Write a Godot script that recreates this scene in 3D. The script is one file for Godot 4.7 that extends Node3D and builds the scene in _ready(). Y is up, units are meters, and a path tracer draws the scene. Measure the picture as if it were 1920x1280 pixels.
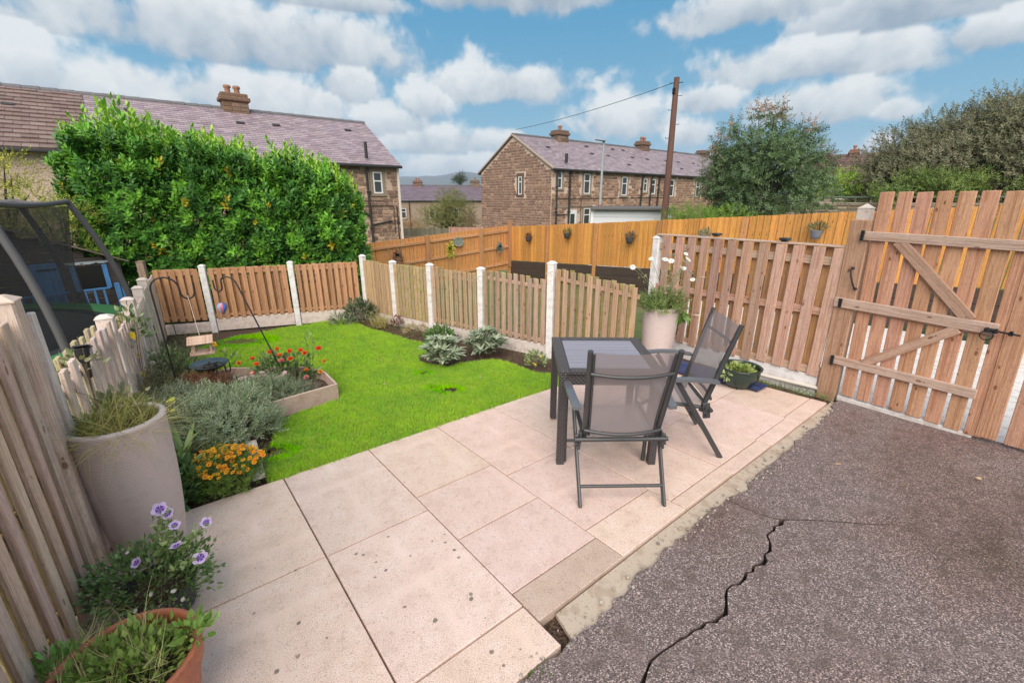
extends Node3D
# A small terraced-house back garden: slab patio, lawn, timber fences, stone terraces behind.
# Metres, y up; the patio frame: AX runs along the lawn edge, BX across the patio towards the drive.

const AX := Vector3(0.777, 0.0, -0.629)
const BX := Vector3(0.629, 0.0, 0.777)
const P0 := Vector3(-1.52, 0.0, -2.52)
const EXPOSURE := 3.0

var rng := RandomNumberGenerator.new()
var M := {}
var counts := {}
var mesh_cache := {}
var leafs := {}


# ---------------------------------------------------------------- mesh building
class MB:
	var v := PackedVector3Array()
	var n := PackedVector3Array()
	var uv := PackedVector2Array()
	var c := PackedColorArray()
	var idx := PackedInt32Array()
	var col := Color(1, 1, 1)
	var off := Vector2.ZERO

	func tri(a: Vector3, b: Vector3, d: Vector3, out: Vector3, ua := Vector2.ZERO, ub := Vector2.ZERO, ud := Vector2.ZERO) -> void:
		var g := (b - a).cross(d - a)
		if g.length_squared() < 1e-16:
			return
		var nn := g.normalized()
		var s := v.size()
		if nn.dot(out) < 0.0:
			nn = -nn
			v.append_array([a, b, d])
			uv.append_array([ua + off, ub + off, ud + off])
		else:
			v.append_array([a, d, b])
			uv.append_array([ua + off, ud + off, ub + off])
		n.append_array([nn, nn, nn])
		c.append_array([col, col, col])
		idx.append_array([s, s + 1, s + 2])

	func quad(a: Vector3, b: Vector3, d: Vector3, e: Vector3, out: Vector3, ua := Vector2.ZERO, ub := Vector2.ZERO, ud := Vector2.ZERO, ue := Vector2.ZERO) -> void:
		var nn := (d - a).cross(e - b)
		if nn.length_squared() < 1e-16:
			return
		nn = nn.normalized()
		var s := v.size()
		if nn.dot(out) < 0.0:
			nn = -nn
			v.append_array([a, b, d, e])
			uv.append_array([ua + off, ub + off, ud + off, ue + off])
		else:
			v.append_array([a, e, d, b])
			uv.append_array([ua + off, ue + off, ud + off, ub + off])
		n.append_array([nn, nn, nn, nn])
		c.append_array([col, col, col, col])
		idx.append_array([s, s + 1, s + 2, s, s + 2, s + 3])

	# a box with bevelled edges; the grain of its uv runs along the local y axis
	func box(x: Transform3D, size: Vector3, ch := 0.0, back := true) -> void:
		var h := size * 0.5
		var ax := [x.basis.x, x.basis.y, x.basis.z]
		var o := x.origin
		for k in 3:
			var k1: int = (k + 1) % 3
			var k2: int = (k + 2) % 3
			for s in [-1.0, 1.0]:
				if not back and k == 2 and s < 0.0:
					continue
				var cs := []
				var us := []
				for q in [[-1, -1], [1, -1], [1, 1], [-1, 1]]:
					var l := Vector3.ZERO
					l[k] = s * h[k]
					l[k1] = q[0] * (h[k1] - ch)
					l[k2] = q[1] * (h[k2] - ch)
					cs.append(o + ax[0] * l.x + ax[1] * l.y + ax[2] * l.z)
					us.append(Vector2(l.z + h.x, l.y) if k == 0 else (Vector2(l.x, l.z) if k == 1 else Vector2(l.x, l.y)))
				quad(cs[0], cs[1], cs[2], cs[3], ax[k] * s, us[0], us[1], us[2], us[3])
		if ch <= 0.0:
			return
		for k in 3:
			var k1: int = (k + 1) % 3
			var k2: int = (k + 2) % 3
			for s1 in [-1.0, 1.0]:
				for s2 in [-1.0, 1.0]:
					if not back and ((k1 == 2 and s1 < 0.0) or (k2 == 2 and s2 < 0.0)):
						continue
					var cs := []
					var us := []
					for q in [[-1, 0], [1, 0], [1, 1], [-1, 1]]:
						var l := Vector3.ZERO
						l[k] = q[0] * (h[k] - ch)
						l[k1] = s1 * (h[k1] - (ch if q[1] == 1 else 0.0))
						l[k2] = s2 * (h[k2] - (0.0 if q[1] == 1 else ch))
						cs.append(o + ax[0] * l.x + ax[1] * l.y + ax[2] * l.z)
						us.append(Vector2(l.x + l.z, l.y))
					quad(cs[0], cs[1], cs[2], cs[3], ax[k1] * s1 + ax[k2] * s2, us[0], us[1], us[2], us[3])
		for sx in [-1.0, 1.0]:
			for sy in [-1.0, 1.0]:
				for sz in [-1.0, 1.0]:
					if not back and sz < 0.0:
						continue
					var pts := []
					for k in 3:
						var l := Vector3(sx * (h.x - ch), sy * (h.y - ch), sz * (h.z - ch))
						l[k] = [sx, sy, sz][k] * h[k]
						pts.append(o + ax[0] * l.x + ax[1] * l.y + ax[2] * l.z)
					tri(pts[0], pts[1], pts[2], ax[0] * sx + ax[1] * sy + ax[2] * sz)

	func ring_strip(rings: Array, norms: Array, us: Array, vs: Array) -> void:
		var s := v.size()
		var m: int = rings[0].size()
		for i in rings.size():
			for j in m:
				v.append(rings[i][j])
				n.append(norms[i][j])
				uv.append(Vector2(us[j], vs[i]) + off)
				c.append(col)
		for i in rings.size() - 1:
			for j in m - 1:
				var a := s + i * m + j
				var b := a + 1
				var d := a + m + 1
				var e := a + m
				var g := (v[d] - v[a]).cross(v[e] - v[b])
				if g.dot(n[a] + n[d]) < 0.0:
					idx.append_array([a, b, d, a, d, e])
				else:
					idx.append_array([a, d, b, a, e, d])

	func tube(path: Array, radii: Array, sides := 8, cap := true) -> void:
		var rings := []
		var norms := []
		var us := []
		var vs := []
		var side := Vector3.ZERO
		var run := 0.0
		for j in sides + 1:
			us.append(TAU * float(radii[0]) * j / sides)
		for i in path.size():
			var p: Vector3 = path[i]
			var t: Vector3 = (path[mini(i + 1, path.size() - 1)] - path[maxi(i - 1, 0)]).normalized()
			if side == Vector3.ZERO:
				side = t.cross(Vector3.UP if absf(t.y) < 0.9 else Vector3.RIGHT)
			side = (side - t * side.dot(t)).normalized()
			var up := t.cross(side)
			var ring := []
			var nr := []
			for j in sides + 1:
				var a := TAU * j / sides
				var d := side * cos(a) + up * sin(a)
				ring.append(p + d * float(radii[i] if i < radii.size() else radii[-1]))
				nr.append(d)
			rings.append(ring)
			norms.append(nr)
			if i > 0:
				run += (p - path[i - 1]).length()
			vs.append(run)
		ring_strip(rings, norms, us, vs)
		if cap:
			for e in [0, path.size() - 1]:
				var t: Vector3 = (path[1] - path[0]) * -1.0 if e == 0 else path[-1] - path[-2]
				for j in sides:
					tri(path[e], rings[e][j], rings[e][j + 1], t)

	# turned shape about the vertical through o; profile of Vector2(radius, height)
	func lathe(o: Vector3, prof: Array, sides := 32, wob := 0.0) -> void:
		var rings := []
		var norms := []
		var us := []
		var vs := []
		var run := 0.0
		for j in sides + 1:
			us.append(float(j) / sides)
		for i in prof.size():
			var p: Vector2 = prof[i]
			var q: Vector2 = prof[mini(i + 1, prof.size() - 1)] - prof[maxi(i - 1, 0)]
			var ring := []
			var nr := []
			for j in sides + 1:
				var a := TAU * j / sides
				var r := p.x * (1.0 + wob * sin(a * 3.0 + p.y * 9.0))
				ring.append(o + Vector3(cos(a) * r, p.y, sin(a) * r))
				nr.append(Vector3(cos(a) * q.y, -q.x, sin(a) * q.y).normalized())
			rings.append(ring)
			norms.append(nr)
			if i > 0:
				run += (p - prof[i - 1]).length()
			vs.append(run)
		ring_strip(rings, norms, us, vs)

	# flat polygon (x, z) with a height function, its rim dropped by depth
	func slab(poly: PackedVector2Array, top: Callable, depth: float, lift := 0.0) -> void:
		var t := Geometry2D.triangulate_polygon(poly)
		for i in range(0, t.size(), 3):
			var p := []
			for k in 3:
				var q := poly[t[i + k]]
				p.append(Vector3(q.x, float(top.call(q.x, q.y)) + lift, q.y))
			tri(p[0], p[1], p[2], Vector3.UP, poly[t[i]], poly[t[i + 1]], poly[t[i + 2]])
		if depth <= 0.0:
			return
		var cw := 1.0 if Geometry2D.is_polygon_clockwise(poly) else -1.0
		for i in poly.size():
			var a := poly[i]
			var b := poly[(i + 1) % poly.size()]
			var d := (b - a).orthogonal() * cw
			var ya := float(top.call(a.x, a.y)) + lift
			var yb := float(top.call(b.x, b.y)) + lift
			quad(Vector3(a.x, ya, a.y), Vector3(b.x, yb, b.y), Vector3(b.x, yb - depth, b.y), Vector3(a.x, ya - depth, a.y), Vector3(-d.x, 0, -d.y), a, b, b + Vector2(0, depth), a + Vector2(0, depth))

	func mesh() -> ArrayMesh:
		var arr := []
		arr.resize(Mesh.ARRAY_MAX)
		arr[Mesh.ARRAY_VERTEX] = v
		arr[Mesh.ARRAY_NORMAL] = n
		arr[Mesh.ARRAY_TEX_UV] = uv
		arr[Mesh.ARRAY_COLOR] = c
		arr[Mesh.ARRAY_INDEX] = idx
		var m := ArrayMesh.new()
		m.add_surface_from_arrays(Mesh.PRIMITIVE_TRIANGLES, arr)
		return m


# ---------------------------------------------------------------- naming and placing
func numbered(parent: Node, called: String) -> String:
	var k := "%d/%s" % [parent.get_instance_id(), called]
	counts[k] = counts.get(k, 0) + 1
	return called if counts[k] == 1 else "%s_%03d" % [called, counts[k] - 1]


func tag(o: Node, label: String, category: String, group := "", kind := "") -> void:
	if label:
		o.set_meta("label", label)
	if category:
		o.set_meta("category", category)
	if group:
		o.set_meta("group", group)
	if kind:
		o.set_meta("kind", kind)


func thing(called: String, label: String, category: String, x := Transform3D(), group := "") -> Node3D:
	var o := Node3D.new()
	o.name = numbered(self, called)
	o.transform = x
	add_child(o, true)
	tag(o, label, category, group)
	return o


func put(parent: Node, called: String, mesh: Mesh, mat: Material, x := Transform3D(), kind := "") -> MeshInstance3D:
	var o := MeshInstance3D.new()
	o.name = numbered(parent, called)
	o.mesh = mesh
	o.material_override = mat
	o.transform = x
	parent.add_child(o, true)
	if kind:
		o.set_meta("kind", kind)
	return o


func setting(called: String, mesh: Mesh, mat: Material, label := "") -> MeshInstance3D:
	var o := put(self, called, mesh, mat)
	o.set_meta("kind", "structure")
	if label:
		o.set_meta("label", label)
	return o


func scatter(parent: Node, called: String, leaf: Mesh, mat: Material, xs: Array, cols: Array, kind := "stuff") -> MultiMeshInstance3D:
	var mm := MultiMesh.new()
	mm.transform_format = MultiMesh.TRANSFORM_3D
	mm.use_colors = true
	mm.mesh = leaf
	mm.instance_count = xs.size()
	for i in xs.size():
		mm.set_instance_transform(i, xs[i])
		mm.set_instance_color(i, cols[i])
	var o := MultiMeshInstance3D.new()
	o.name = numbered(parent, called)
	o.multimesh = mm
	o.material_override = mat
	parent.add_child(o, true)
	if kind:
		o.set_meta("kind", kind)
	return o


func at(x: float, y: float, z: float, turn := 0.0) -> Transform3D:
	return Transform3D(Basis(Vector3.UP, turn), Vector3(x, y, z))


func frame(o: Vector3, along: Vector3) -> Transform3D:
	var x := Vector3(along.x, 0, along.z).normalized()
	return Transform3D(Basis(x, Vector3.UP, x.cross(Vector3.UP)), o)


func rod(a: Vector3, b: Vector3, roll := 0.0) -> Transform3D:   # y axis from a to b, origin half-way
	var y := (b - a).normalized()
	var x := y.cross(Vector3.FORWARD if absf(y.z) < 0.9 else Vector3.RIGHT).normalized()
	return Transform3D(Basis(x, y, x.cross(y)).rotated(y, roll), (a + b) * 0.5)


func orient(p: Vector3, up: Vector3, spin: float, s: Vector3) -> Transform3D:
	var y := up.normalized()
	var x := y.cross(Vector3(0.3, 0.2, 0.9)).normalized()
	var b := Basis(x, y, x.cross(y)).rotated(y, spin)
	return Transform3D(Basis(b.x * s.x, b.y * s.y, b.z * s.z), p)


func rr(a: float, b: float) -> float:
	return rng.randf_range(a, b)


func rv() -> Vector3:
	return Vector3(rng.randfn(), rng.randfn(), rng.randfn()).normalized()


func tone(c: Color, v: float) -> Color:
	var k := 1.0 + rr(-v, v)
	return Color(c.r * k * (1.0 + rr(-v, v) * 0.25), c.g * k, c.b * k * (1.0 + rr(-v, v) * 0.3))


func near_y(x: float, z: float) -> float:      # the gently falling plane of patio, drive and gardens
	return 0.01276 * x + 0.0412 * z


var hill_noise := FastNoiseLite.new()


func land_y(x: float, z: float) -> float:      # the land: garden plane, then down to the houses, up to the right
	var r := sqrt(x * x + z * z)
	var lo := -1.9 - 1.9 * smoothstep(28.0, 62.0, r)
	var side := smoothstep(5.0, 13.0, x - 0.10 * (-z - 10.0))
	var far := lerpf(lo, 1.05 + 0.02 * (x - 12.0), side * smoothstep(60.0, -5.0, -z - 20.0))
	var y := lerpf(near_y(x, z), far, smoothstep(11.5, 19.0, r))
	return y - 55.0 * smoothstep(70.0, 900.0, r)


func pt(a: float, b: float, lift := 0.0) -> Vector3:
	var p := P0 + AX * a + BX * b
	return Vector3(p.x, near_y(p.x, p.z) + lift, p.z)


func g3(x: float, z: float, lift := 0.0) -> Vector3:
	return Vector3(x, near_y(x, z) + lift, z)


# ---------------------------------------------------------------- textures and materials
func noise_bytes(w: int, h: int, freq: float, sd: int, kind := FastNoiseLite.TYPE_SIMPLEX_SMOOTH, oct := 3, sw := 0, sh := 0, cell := FastNoiseLite.RETURN_DISTANCE) -> PackedByteArray:
	var f := FastNoiseLite.new()
	f.noise_type = kind
	f.seed = sd
	f.frequency = freq
	f.cellular_return_type = cell
	f.fractal_type = FastNoiseLite.FRACTAL_FBM if oct > 1 else FastNoiseLite.FRACTAL_NONE
	f.fractal_octaves = oct
	var im := f.get_seamless_image(sw if sw else w, sh if sh else h, false, false, 0.12, true)
	if sw or sh:
		im.resize(w, h, Image.INTERPOLATE_CUBIC)
	im.convert(Image.FORMAT_L8)
	return im.get_data()


# layers: [bytes, lo, hi, colour, strength]: each lerps the colour towards its own where its noise runs from lo to hi
func layered(w: int, h: int, base: Color, layers: Array) -> ImageTexture:
	var n := w * h
	var out := PackedByteArray()
	out.resize(n * 3)
	var rr_ := PackedFloat32Array()
	var gg := PackedFloat32Array()
	var bb := PackedFloat32Array()
	rr_.resize(n)
	gg.resize(n)
	bb.resize(n)
	rr_.fill(base.r)
	gg.fill(base.g)
	bb.fill(base.b)
	for l in layers:
		var by: PackedByteArray = l[0]
		var lut := PackedFloat32Array()
		for k in 256:
			lut.append(smoothstep(l[1], l[2], k / 255.0) * l[4])
		var cr: float = l[3].r
		var cg: float = l[3].g
		var cb: float = l[3].b
		for i in n:
			var t := lut[by[i]]
			if t > 0.0:
				rr_[i] += (cr - rr_[i]) * t
				gg[i] += (cg - gg[i]) * t
				bb[i] += (cb - bb[i]) * t
	for i in n:
		out[i * 3] = clampi(int(rr_[i] * 255.0), 0, 255)
		out[i * 3 + 1] = clampi(int(gg[i] * 255.0), 0, 255)
		out[i * 3 + 2] = clampi(int(bb[i] * 255.0), 0, 255)
	return ImageTexture.create_from_image(Image.create_from_data(w, h, false, Image.FORMAT_RGB8, out))


func grey(w: int, h: int, b: PackedByteArray) -> ImageTexture:
	return ImageTexture.create_from_image(Image.create_from_data(w, h, false, Image.FORMAT_L8, b))


func knots(w: int, h: int, count: int, sd: int) -> PackedByteArray:
	var b := PackedByteArray()
	b.resize(w * h)
	var r := RandomNumberGenerator.new()
	r.seed = sd
	for k in count:
		var cx := r.randi_range(0, w - 1)
		var cy := r.randi_range(0, h - 1)
		var rx := r.randf_range(3.5, 8.0)
		var ry := rx * r.randf_range(1.2, 2.0)
		for y in range(int(-ry * 2), int(ry * 2) + 1):
			for x in range(int(-rx * 2), int(rx * 2) + 1):
				var d := sqrt(x * x / (rx * rx) + y * y / (ry * ry))
				var val := 0.0
				if d < 1.0:
					val = 0.75 + 0.25 * sin(d * 14.0)
				elif d < 2.0:
					val = (2.0 - d) * 0.35 * (0.6 + 0.4 * sin(d * 16.0))
				var i := posmod(cy + y, h) * w + posmod(cx + x, w)
				b[i] = maxi(b[i], int(val * 255.0))
	return b


func std(called: String, c: Color, rough := 0.8, tex: Texture2D = null, scale := 1.0, use_vc := true) -> StandardMaterial3D:
	var m := StandardMaterial3D.new()
	m.resource_name = called
	m.albedo_color = Color(c.r, c.g, c.b).linear_to_srgb()
	m.roughness = rough
	m.vertex_color_use_as_albedo = use_vc
	if tex:
		m.albedo_texture = tex
		m.uv1_scale = Vector3(scale, scale, scale)
	M[called] = m
	return m


func relief(m: StandardMaterial3D, t: Texture2D, cm: float) -> void:
	m.heightmap_enabled = true
	m.heightmap_texture = t
	m.heightmap_scale = cm


func tri_map(m: StandardMaterial3D, world := true) -> void:
	m.uv1_triplanar = true
	m.uv1_world_triplanar = world


func leaf_mat(called: String, back: Color, rough := 0.5) -> void:
	var m := std(called, Color(1, 1, 1), rough)
	m.cull_mode = BaseMaterial3D.CULL_DISABLED
	m.backlight_enabled = true
	m.backlight = back.linear_to_srgb()
	m.metallic_specular = 0.4
	if called == "grass_blade":
		m.specular_mode = BaseMaterial3D.SPECULAR_DISABLED


func make_materials() -> void:
	# timber: fine grain stretched along the board, growth bands, knots
	var fine := noise_bytes(256, 1024, 0.16, 11, FastNoiseLite.TYPE_SIMPLEX_SMOOTH, 3, 256, 40)
	var band := noise_bytes(256, 1024, 0.05, 12, FastNoiseLite.TYPE_SIMPLEX_SMOOTH, 2, 256, 24)
	var blot := noise_bytes(256, 1024, 0.02, 13, FastNoiseLite.TYPE_SIMPLEX_SMOOTH, 4)
	var kn := knots(256, 1024, 9, 14)
	var fib := noise_bytes(256, 1024, 0.4, 15, FastNoiseLite.TYPE_SIMPLEX, 1, 256, 90)
	var wood := layered(256, 1024, Color(0.97, 0.97, 0.97), [
		[fine, 0.35, 0.85, Color(0.8, 0.77, 0.74), 0.85], [band, 0.4, 0.75, Color(1.0, 0.99, 0.985), 0.6], [band, 0.5, 0.1, Color(0.8, 0.7, 0.63), 0.6],
		[blot, 0.55, 0.85, Color(0.86, 0.83, 0.86), 0.5], [fib, 0.62, 0.9, Color(0.72, 0.67, 0.63), 0.45], [kn, 0.05, 0.9, Color(0.5, 0.36, 0.29), 0.75]])
	var wood_h := grey(256, 1024, fine)
	var w := std("timber", Color(1, 1, 1), 0.82, wood)
	w.uv1_scale = Vector3(3.2, 0.62, 1)
	relief(w, wood_h, 0.16)
	var alg := noise_bytes(256, 1024, 0.014, 17, FastNoiseLite.TYPE_SIMPLEX_SMOOTH, 5)
	var mossy := layered(256, 1024, Color(0.97, 0.96, 0.94), [[fine, 0.35, 0.85, Color(0.82, 0.8, 0.76), 0.8], [alg, 0.42, 0.7, Color(0.82, 0.88, 0.6), 0.75], [fib, 0.6, 0.9, Color(0.55, 0.52, 0.46), 0.5], [kn, 0.05, 0.9, Color(0.4, 0.3, 0.24), 0.7]])
	var w2 := std("timber_mossy", Color(1, 1, 1), 0.86, mossy)
	w2.uv1_scale = Vector3(3.2, 0.62, 1)
	relief(w2, wood_h, 0.16)
	# pale concrete paving: exposed fine aggregate, stains, lichen spots
	var a1 := noise_bytes(768, 768, 0.22, 21, FastNoiseLite.TYPE_SIMPLEX, 2)
	var a2 := noise_bytes(768, 768, 0.09, 22, FastNoiseLite.TYPE_CELLULAR, 1)
	var a3 := noise_bytes(768, 768, 0.008, 23, FastNoiseLite.TYPE_SIMPLEX_SMOOTH, 5)
	var a4 := noise_bytes(768, 768, 0.03, 24, FastNoiseLite.TYPE_SIMPLEX_SMOOTH, 4)
	var a5 := noise_bytes(768, 768, 0.026, 25, FastNoiseLite.TYPE_CELLULAR, 1)
	var slab_t := layered(768, 768, Color(0.93, 0.815, 0.755), [
		[a3, 0.5, 0.9, Color(0.86, 0.74, 0.68), 0.6], [a3, 0.45, 0.1, Color(0.96, 0.86, 0.815), 0.6], [a4, 0.62, 0.9, Color(0.74, 0.63, 0.565), 0.4],
		[a1, 0.55, 0.85, Color(0.98, 0.9, 0.84), 0.45], [a1, 0.38, 0.12, Color(0.6, 0.5, 0.44), 0.7], [a2, 0.16, 0.02, Color(0.62, 0.52, 0.48), 0.25], [a5, 0.085, 0.03, Color(0.55, 0.46, 0.42), 0.28]])
	var sl := std("paving", Color(1, 1, 1), 0.88, slab_t, 0.95)
	relief(sl, grey(768, 768, a1), 0.1)
	# rough concrete: posts, gravel boards, haunching
	var con_t := layered(512, 512, Color(0.98, 0.97, 0.97), [[noise_bytes(512, 512, 0.012, 31, FastNoiseLite.TYPE_SIMPLEX_SMOOTH, 5), 0.5, 0.8, Color(0.87, 0.83, 0.81), 0.8], [noise_bytes(512, 512, 0.3, 32, FastNoiseLite.TYPE_SIMPLEX, 2), 0.58, 0.85, Color(0.76, 0.71, 0.68), 0.5], [noise_bytes(512, 512, 0.05, 33, FastNoiseLite.TYPE_SIMPLEX_SMOOTH, 3), 0.66, 0.85, Color(0.6, 0.6, 0.5), 0.5]])
	var con_h := grey(512, 512, noise_bytes(512, 512, 0.12, 34, FastNoiseLite.TYPE_SIMPLEX, 3))
	var co := std("concrete", Color(1, 1, 1), 0.9, con_t, 1.3)
	tri_map(co)
	relief(co, con_h, 0.12)
	# old tarmac: pale chippings in a dark binder
	var t1 := noise_bytes(1024, 1024, 0.155, 41, FastNoiseLite.TYPE_CELLULAR, 1)
	var t2 := noise_bytes(1024, 1024, 0.155, 41, FastNoiseLite.TYPE_CELLULAR, 1, 0, 0, FastNoiseLite.RETURN_CELL_VALUE)
	var t3 := noise_bytes(1024, 1024, 0.006, 43, FastNoiseLite.TYPE_SIMPLEX_SMOOTH, 5)
	var t4 := noise_bytes(1024, 1024, 0.05, 44, FastNoiseLite.TYPE_SIMPLEX, 3)
	var tar := layered(1024, 1024, Color(0.46, 0.395, 0.385), [
		[t2, 0.45, 0.95, Color(0.68, 0.6, 0.585), 0.95], [t2, 0.9, 0.98, Color(0.84, 0.77, 0.75), 0.7], [t2, 0.3, 0.05, Color(0.33, 0.28, 0.275), 0.7], [t1, 0.42, 0.75, Color(0.27, 0.22, 0.22), 0.8],
		[t3, 0.55, 0.85, Color(0.38, 0.32, 0.3), 0.5], [t4, 0.6, 0.9, Color(0.66, 0.6, 0.59), 0.3]])
	var ta := std("tarmac", Color(1, 1, 1), 0.86, tar, 1.15)
	relief(ta, grey(1024, 1024, t1), -0.35)
	# soil and turf base
	var s1 := noise_bytes(512, 512, 0.05, 51, FastNoiseLite.TYPE_SIMPLEX, 4)
	var soil := layered(512, 512, Color(0.3, 0.22, 0.18), [[s1, 0.5, 0.8, Color(0.44, 0.35, 0.28), 0.8], [s1, 0.4, 0.1, Color(0.17, 0.13, 0.11), 0.8], [noise_bytes(512, 512, 0.1, 52, FastNoiseLite.TYPE_CELLULAR, 1), 0.2, 0.02, Color(0.55, 0.46, 0.38), 0.5]])
	var so := std("soil", Color(1, 1, 1), 0.95, soil, 1.4)
	tri_map(so)
	relief(so, grey(512, 512, s1), 1.6)
	var gr_t := layered(512, 512, Color(0.34, 0.37, 0.12), [[s1, 0.45, 0.75, Color(0.29, 0.29, 0.11), 0.8], [noise_bytes(512, 512, 0.01, 54, FastNoiseLite.TYPE_SIMPLEX_SMOOTH, 3), 0.5, 0.8, Color(0.46, 0.44, 0.2), 0.7]])
	var gr := std("turf", Color(1, 1, 1), 0.9, gr_t, 0.8)
	tri_map(gr)
	relief(gr, grey(512, 512, s1), 1.2)
	var field := layered(512, 512, Color(0.36, 0.42, 0.22), [[s1, 0.4, 0.8, Color(0.3, 0.33, 0.2), 0.8], [noise_bytes(512, 512, 0.008, 56), 0.5, 0.7, Color(0.46, 0.43, 0.3), 0.8]])
	var fi := std("field", Color(1, 1, 1), 0.95, field, 0.08)
	tri_map(fi)
	# stone, slate, brick: tone comes with each piece
	var st_n := noise_bytes(256, 256, 0.05, 61, FastNoiseLite.TYPE_SIMPLEX, 4)
	var st_t := layered(256, 256, Color(0.92, 0.92, 0.92), [[st_n, 0.45, 0.8, Color(0.66, 0.64, 0.62), 0.8], [st_n, 0.35, 0.1, Color(1, 0.99, 0.96), 0.6]])
	var st := std("stone", Color(1, 1, 1), 0.9, st_t, 1.1)
	tri_map(st)
	relief(st, grey(256, 256, st_n), 1.0)
	var sk := std("slate", Color(1, 1, 1), 0.55, st_t, 1.6)
	tri_map(sk)
	std("render", Color(1, 1, 1), 0.85)
	std("plain", Color(1, 1, 1), 0.7)
	std("gloss", Color(1, 1, 1), 0.3)
	var upvc := std("white_frame", Color(0.8, 0.8, 0.8), 0.35)
	upvc.metallic_specular = 0.5
	var gl := std("window_glass", Color(0.05, 0.055, 0.06), 0.06)
	gl.metallic_specular = 0.9
	var ir := std("black_iron", Color(0.03, 0.03, 0.032), 0.5)
	ir.metallic = 0.4
	std("cast_pipe", Color(0.03, 0.028, 0.028), 0.55)
	# garden furniture
	var al := std("grey_metal", Color(0.085, 0.085, 0.09), 0.42)
	al.metallic = 0.5
	var arm := std("arm_plastic", Color(0.13, 0.13, 0.145), 0.28)
	arm.metallic_specular = 0.6
	var wv := PackedByteArray()
	wv.resize(64 * 64)
	for y in 64:
		for x in 64:
			var over := (int(x / 16.0) + int(y / 16.0)) % 2 == 0
			var k := sin(PI * fmod(y, 16.0) / 16.0) if over else sin(PI * fmod(x, 16.0) / 16.0)
			wv[y * 64 + x] = int(70 + 185 * sqrt(maxf(k, 0.0)))
	var weave_h := grey(64, 64, wv)
	var wi := std("wicker", Color(0.085, 0.075, 0.08), 0.33)
	wi.heightmap_enabled = true
	relief(wi, weave_h, 1.3)
	wi.uv1_scale = Vector3(18, 18, 1)
	var fab := layered(64, 64, Color(0.8, 0.78, 0.78), [[wv, 0.3, 0.9, Color(0.98, 0.96, 0.97), 1.0]])
	var te := std("mesh_fabric", Color(0.33, 0.29, 0.29), 0.6, fab, 60.0)
	te.cull_mode = BaseMaterial3D.CULL_DISABLED
	te.transparency = BaseMaterial3D.TRANSPARENCY_ALPHA
	te.albedo_color.a = 0.7
	var top := std("table_slats", Color(0.27, 0.245, 0.29), 0.42)
	top.metallic_specular = 0.6
	# pots
	var rib := PackedByteArray()
	var rn := noise_bytes(256, 256, 0.02, 71, FastNoiseLite.TYPE_SIMPLEX_SMOOTH, 4)
	rib.resize(256 * 256)
	for y in 256:
		for x in 256:
			rib[y * 256 + x] = clampi(int(128 + 95 * sin((y + rn[y * 256 + x] * 0.008) * TAU / 10.6667) + (rn[y * 256 + x] - 128) * 0.4), 0, 255)
	var pt_t := layered(256, 256, Color(0.86, 0.8, 0.77), [[rn, 0.5, 0.9, Color(0.76, 0.7, 0.67), 0.3], [rib, 0.45, 0.05, Color(0.8, 0.74, 0.71), 0.28]])
	var po := std("ribbed_pot", Color(0.83, 0.81, 0.85), 0.75, pt_t, 1.0)
	po.uv1_scale = Vector3(3, 3.2, 1)
	relief(po, grey(256, 256, rib), 0.1)
	var tc_t := layered(256, 256, Color(0.9, 0.9, 0.9), [[rn, 0.5, 0.85, Color(1, 0.98, 0.95), 0.8], [st_n, 0.6, 0.9, Color(0.7, 0.66, 0.62), 0.5]])
	std("terracotta", Color(0.52, 0.17, 0.09), 0.55, tc_t, 3.0)
	var gp := std("green_glaze", Color(0.008, 0.03, 0.022), 0.16)
	gp.clearcoat_enabled = true
	gp.clearcoat = 0.5
	var net := std("black_net", Color(0.012, 0.012, 0.014), 0.9)
	net.cull_mode = BaseMaterial3D.CULL_DISABLED
	net.transparency = BaseMaterial3D.TRANSPARENCY_ALPHA
	net.albedo_color.a = 0.6
	std("foam", Color(0.1, 0.095, 0.1), 0.75)
	var tp := std("tarp", Color(0.06, 0.09, 0.28), 0.35)
	relief(tp, con_h, 1.5)
	tp.uv1_scale = Vector3(2.4, 2.4, 1)
	leaf_mat("leaf", Color(0.16, 0.24, 0.05), 0.42)
	leaf_mat("leaf_shiny", Color(0.12, 0.2, 0.03), 0.3)
	leaf_mat("leaf_dull", Color(0.1, 0.12, 0.07), 0.65)
	leaf_mat("grass_blade", Color(0.26, 0.5, 0.0), 1.0)
	leaf_mat("petal", Color(0.3, 0.22, 0.2), 0.6)
	leaf_mat("straw", Color(0.2, 0.17, 0.08), 0.7)
	var bk := std("bark", Color(0.1, 0.085, 0.07), 0.95, st_t, 2.0, false)
	tri_map(bk)
	relief(bk, grey(256, 256, st_n), 2.0)


# ---------------------------------------------------------------- sky: blue air and fair-weather cumulus all round
var cloud_field := PackedFloat32Array()
var cloud_rise := PackedFloat32Array()
var cloud_dark := PackedFloat32Array()
const SKW := 4096
const SKH := 2048
const FINE := 520          # rows of the fine part, from the horizon up
const CW := 1024
const CH := 130


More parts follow.
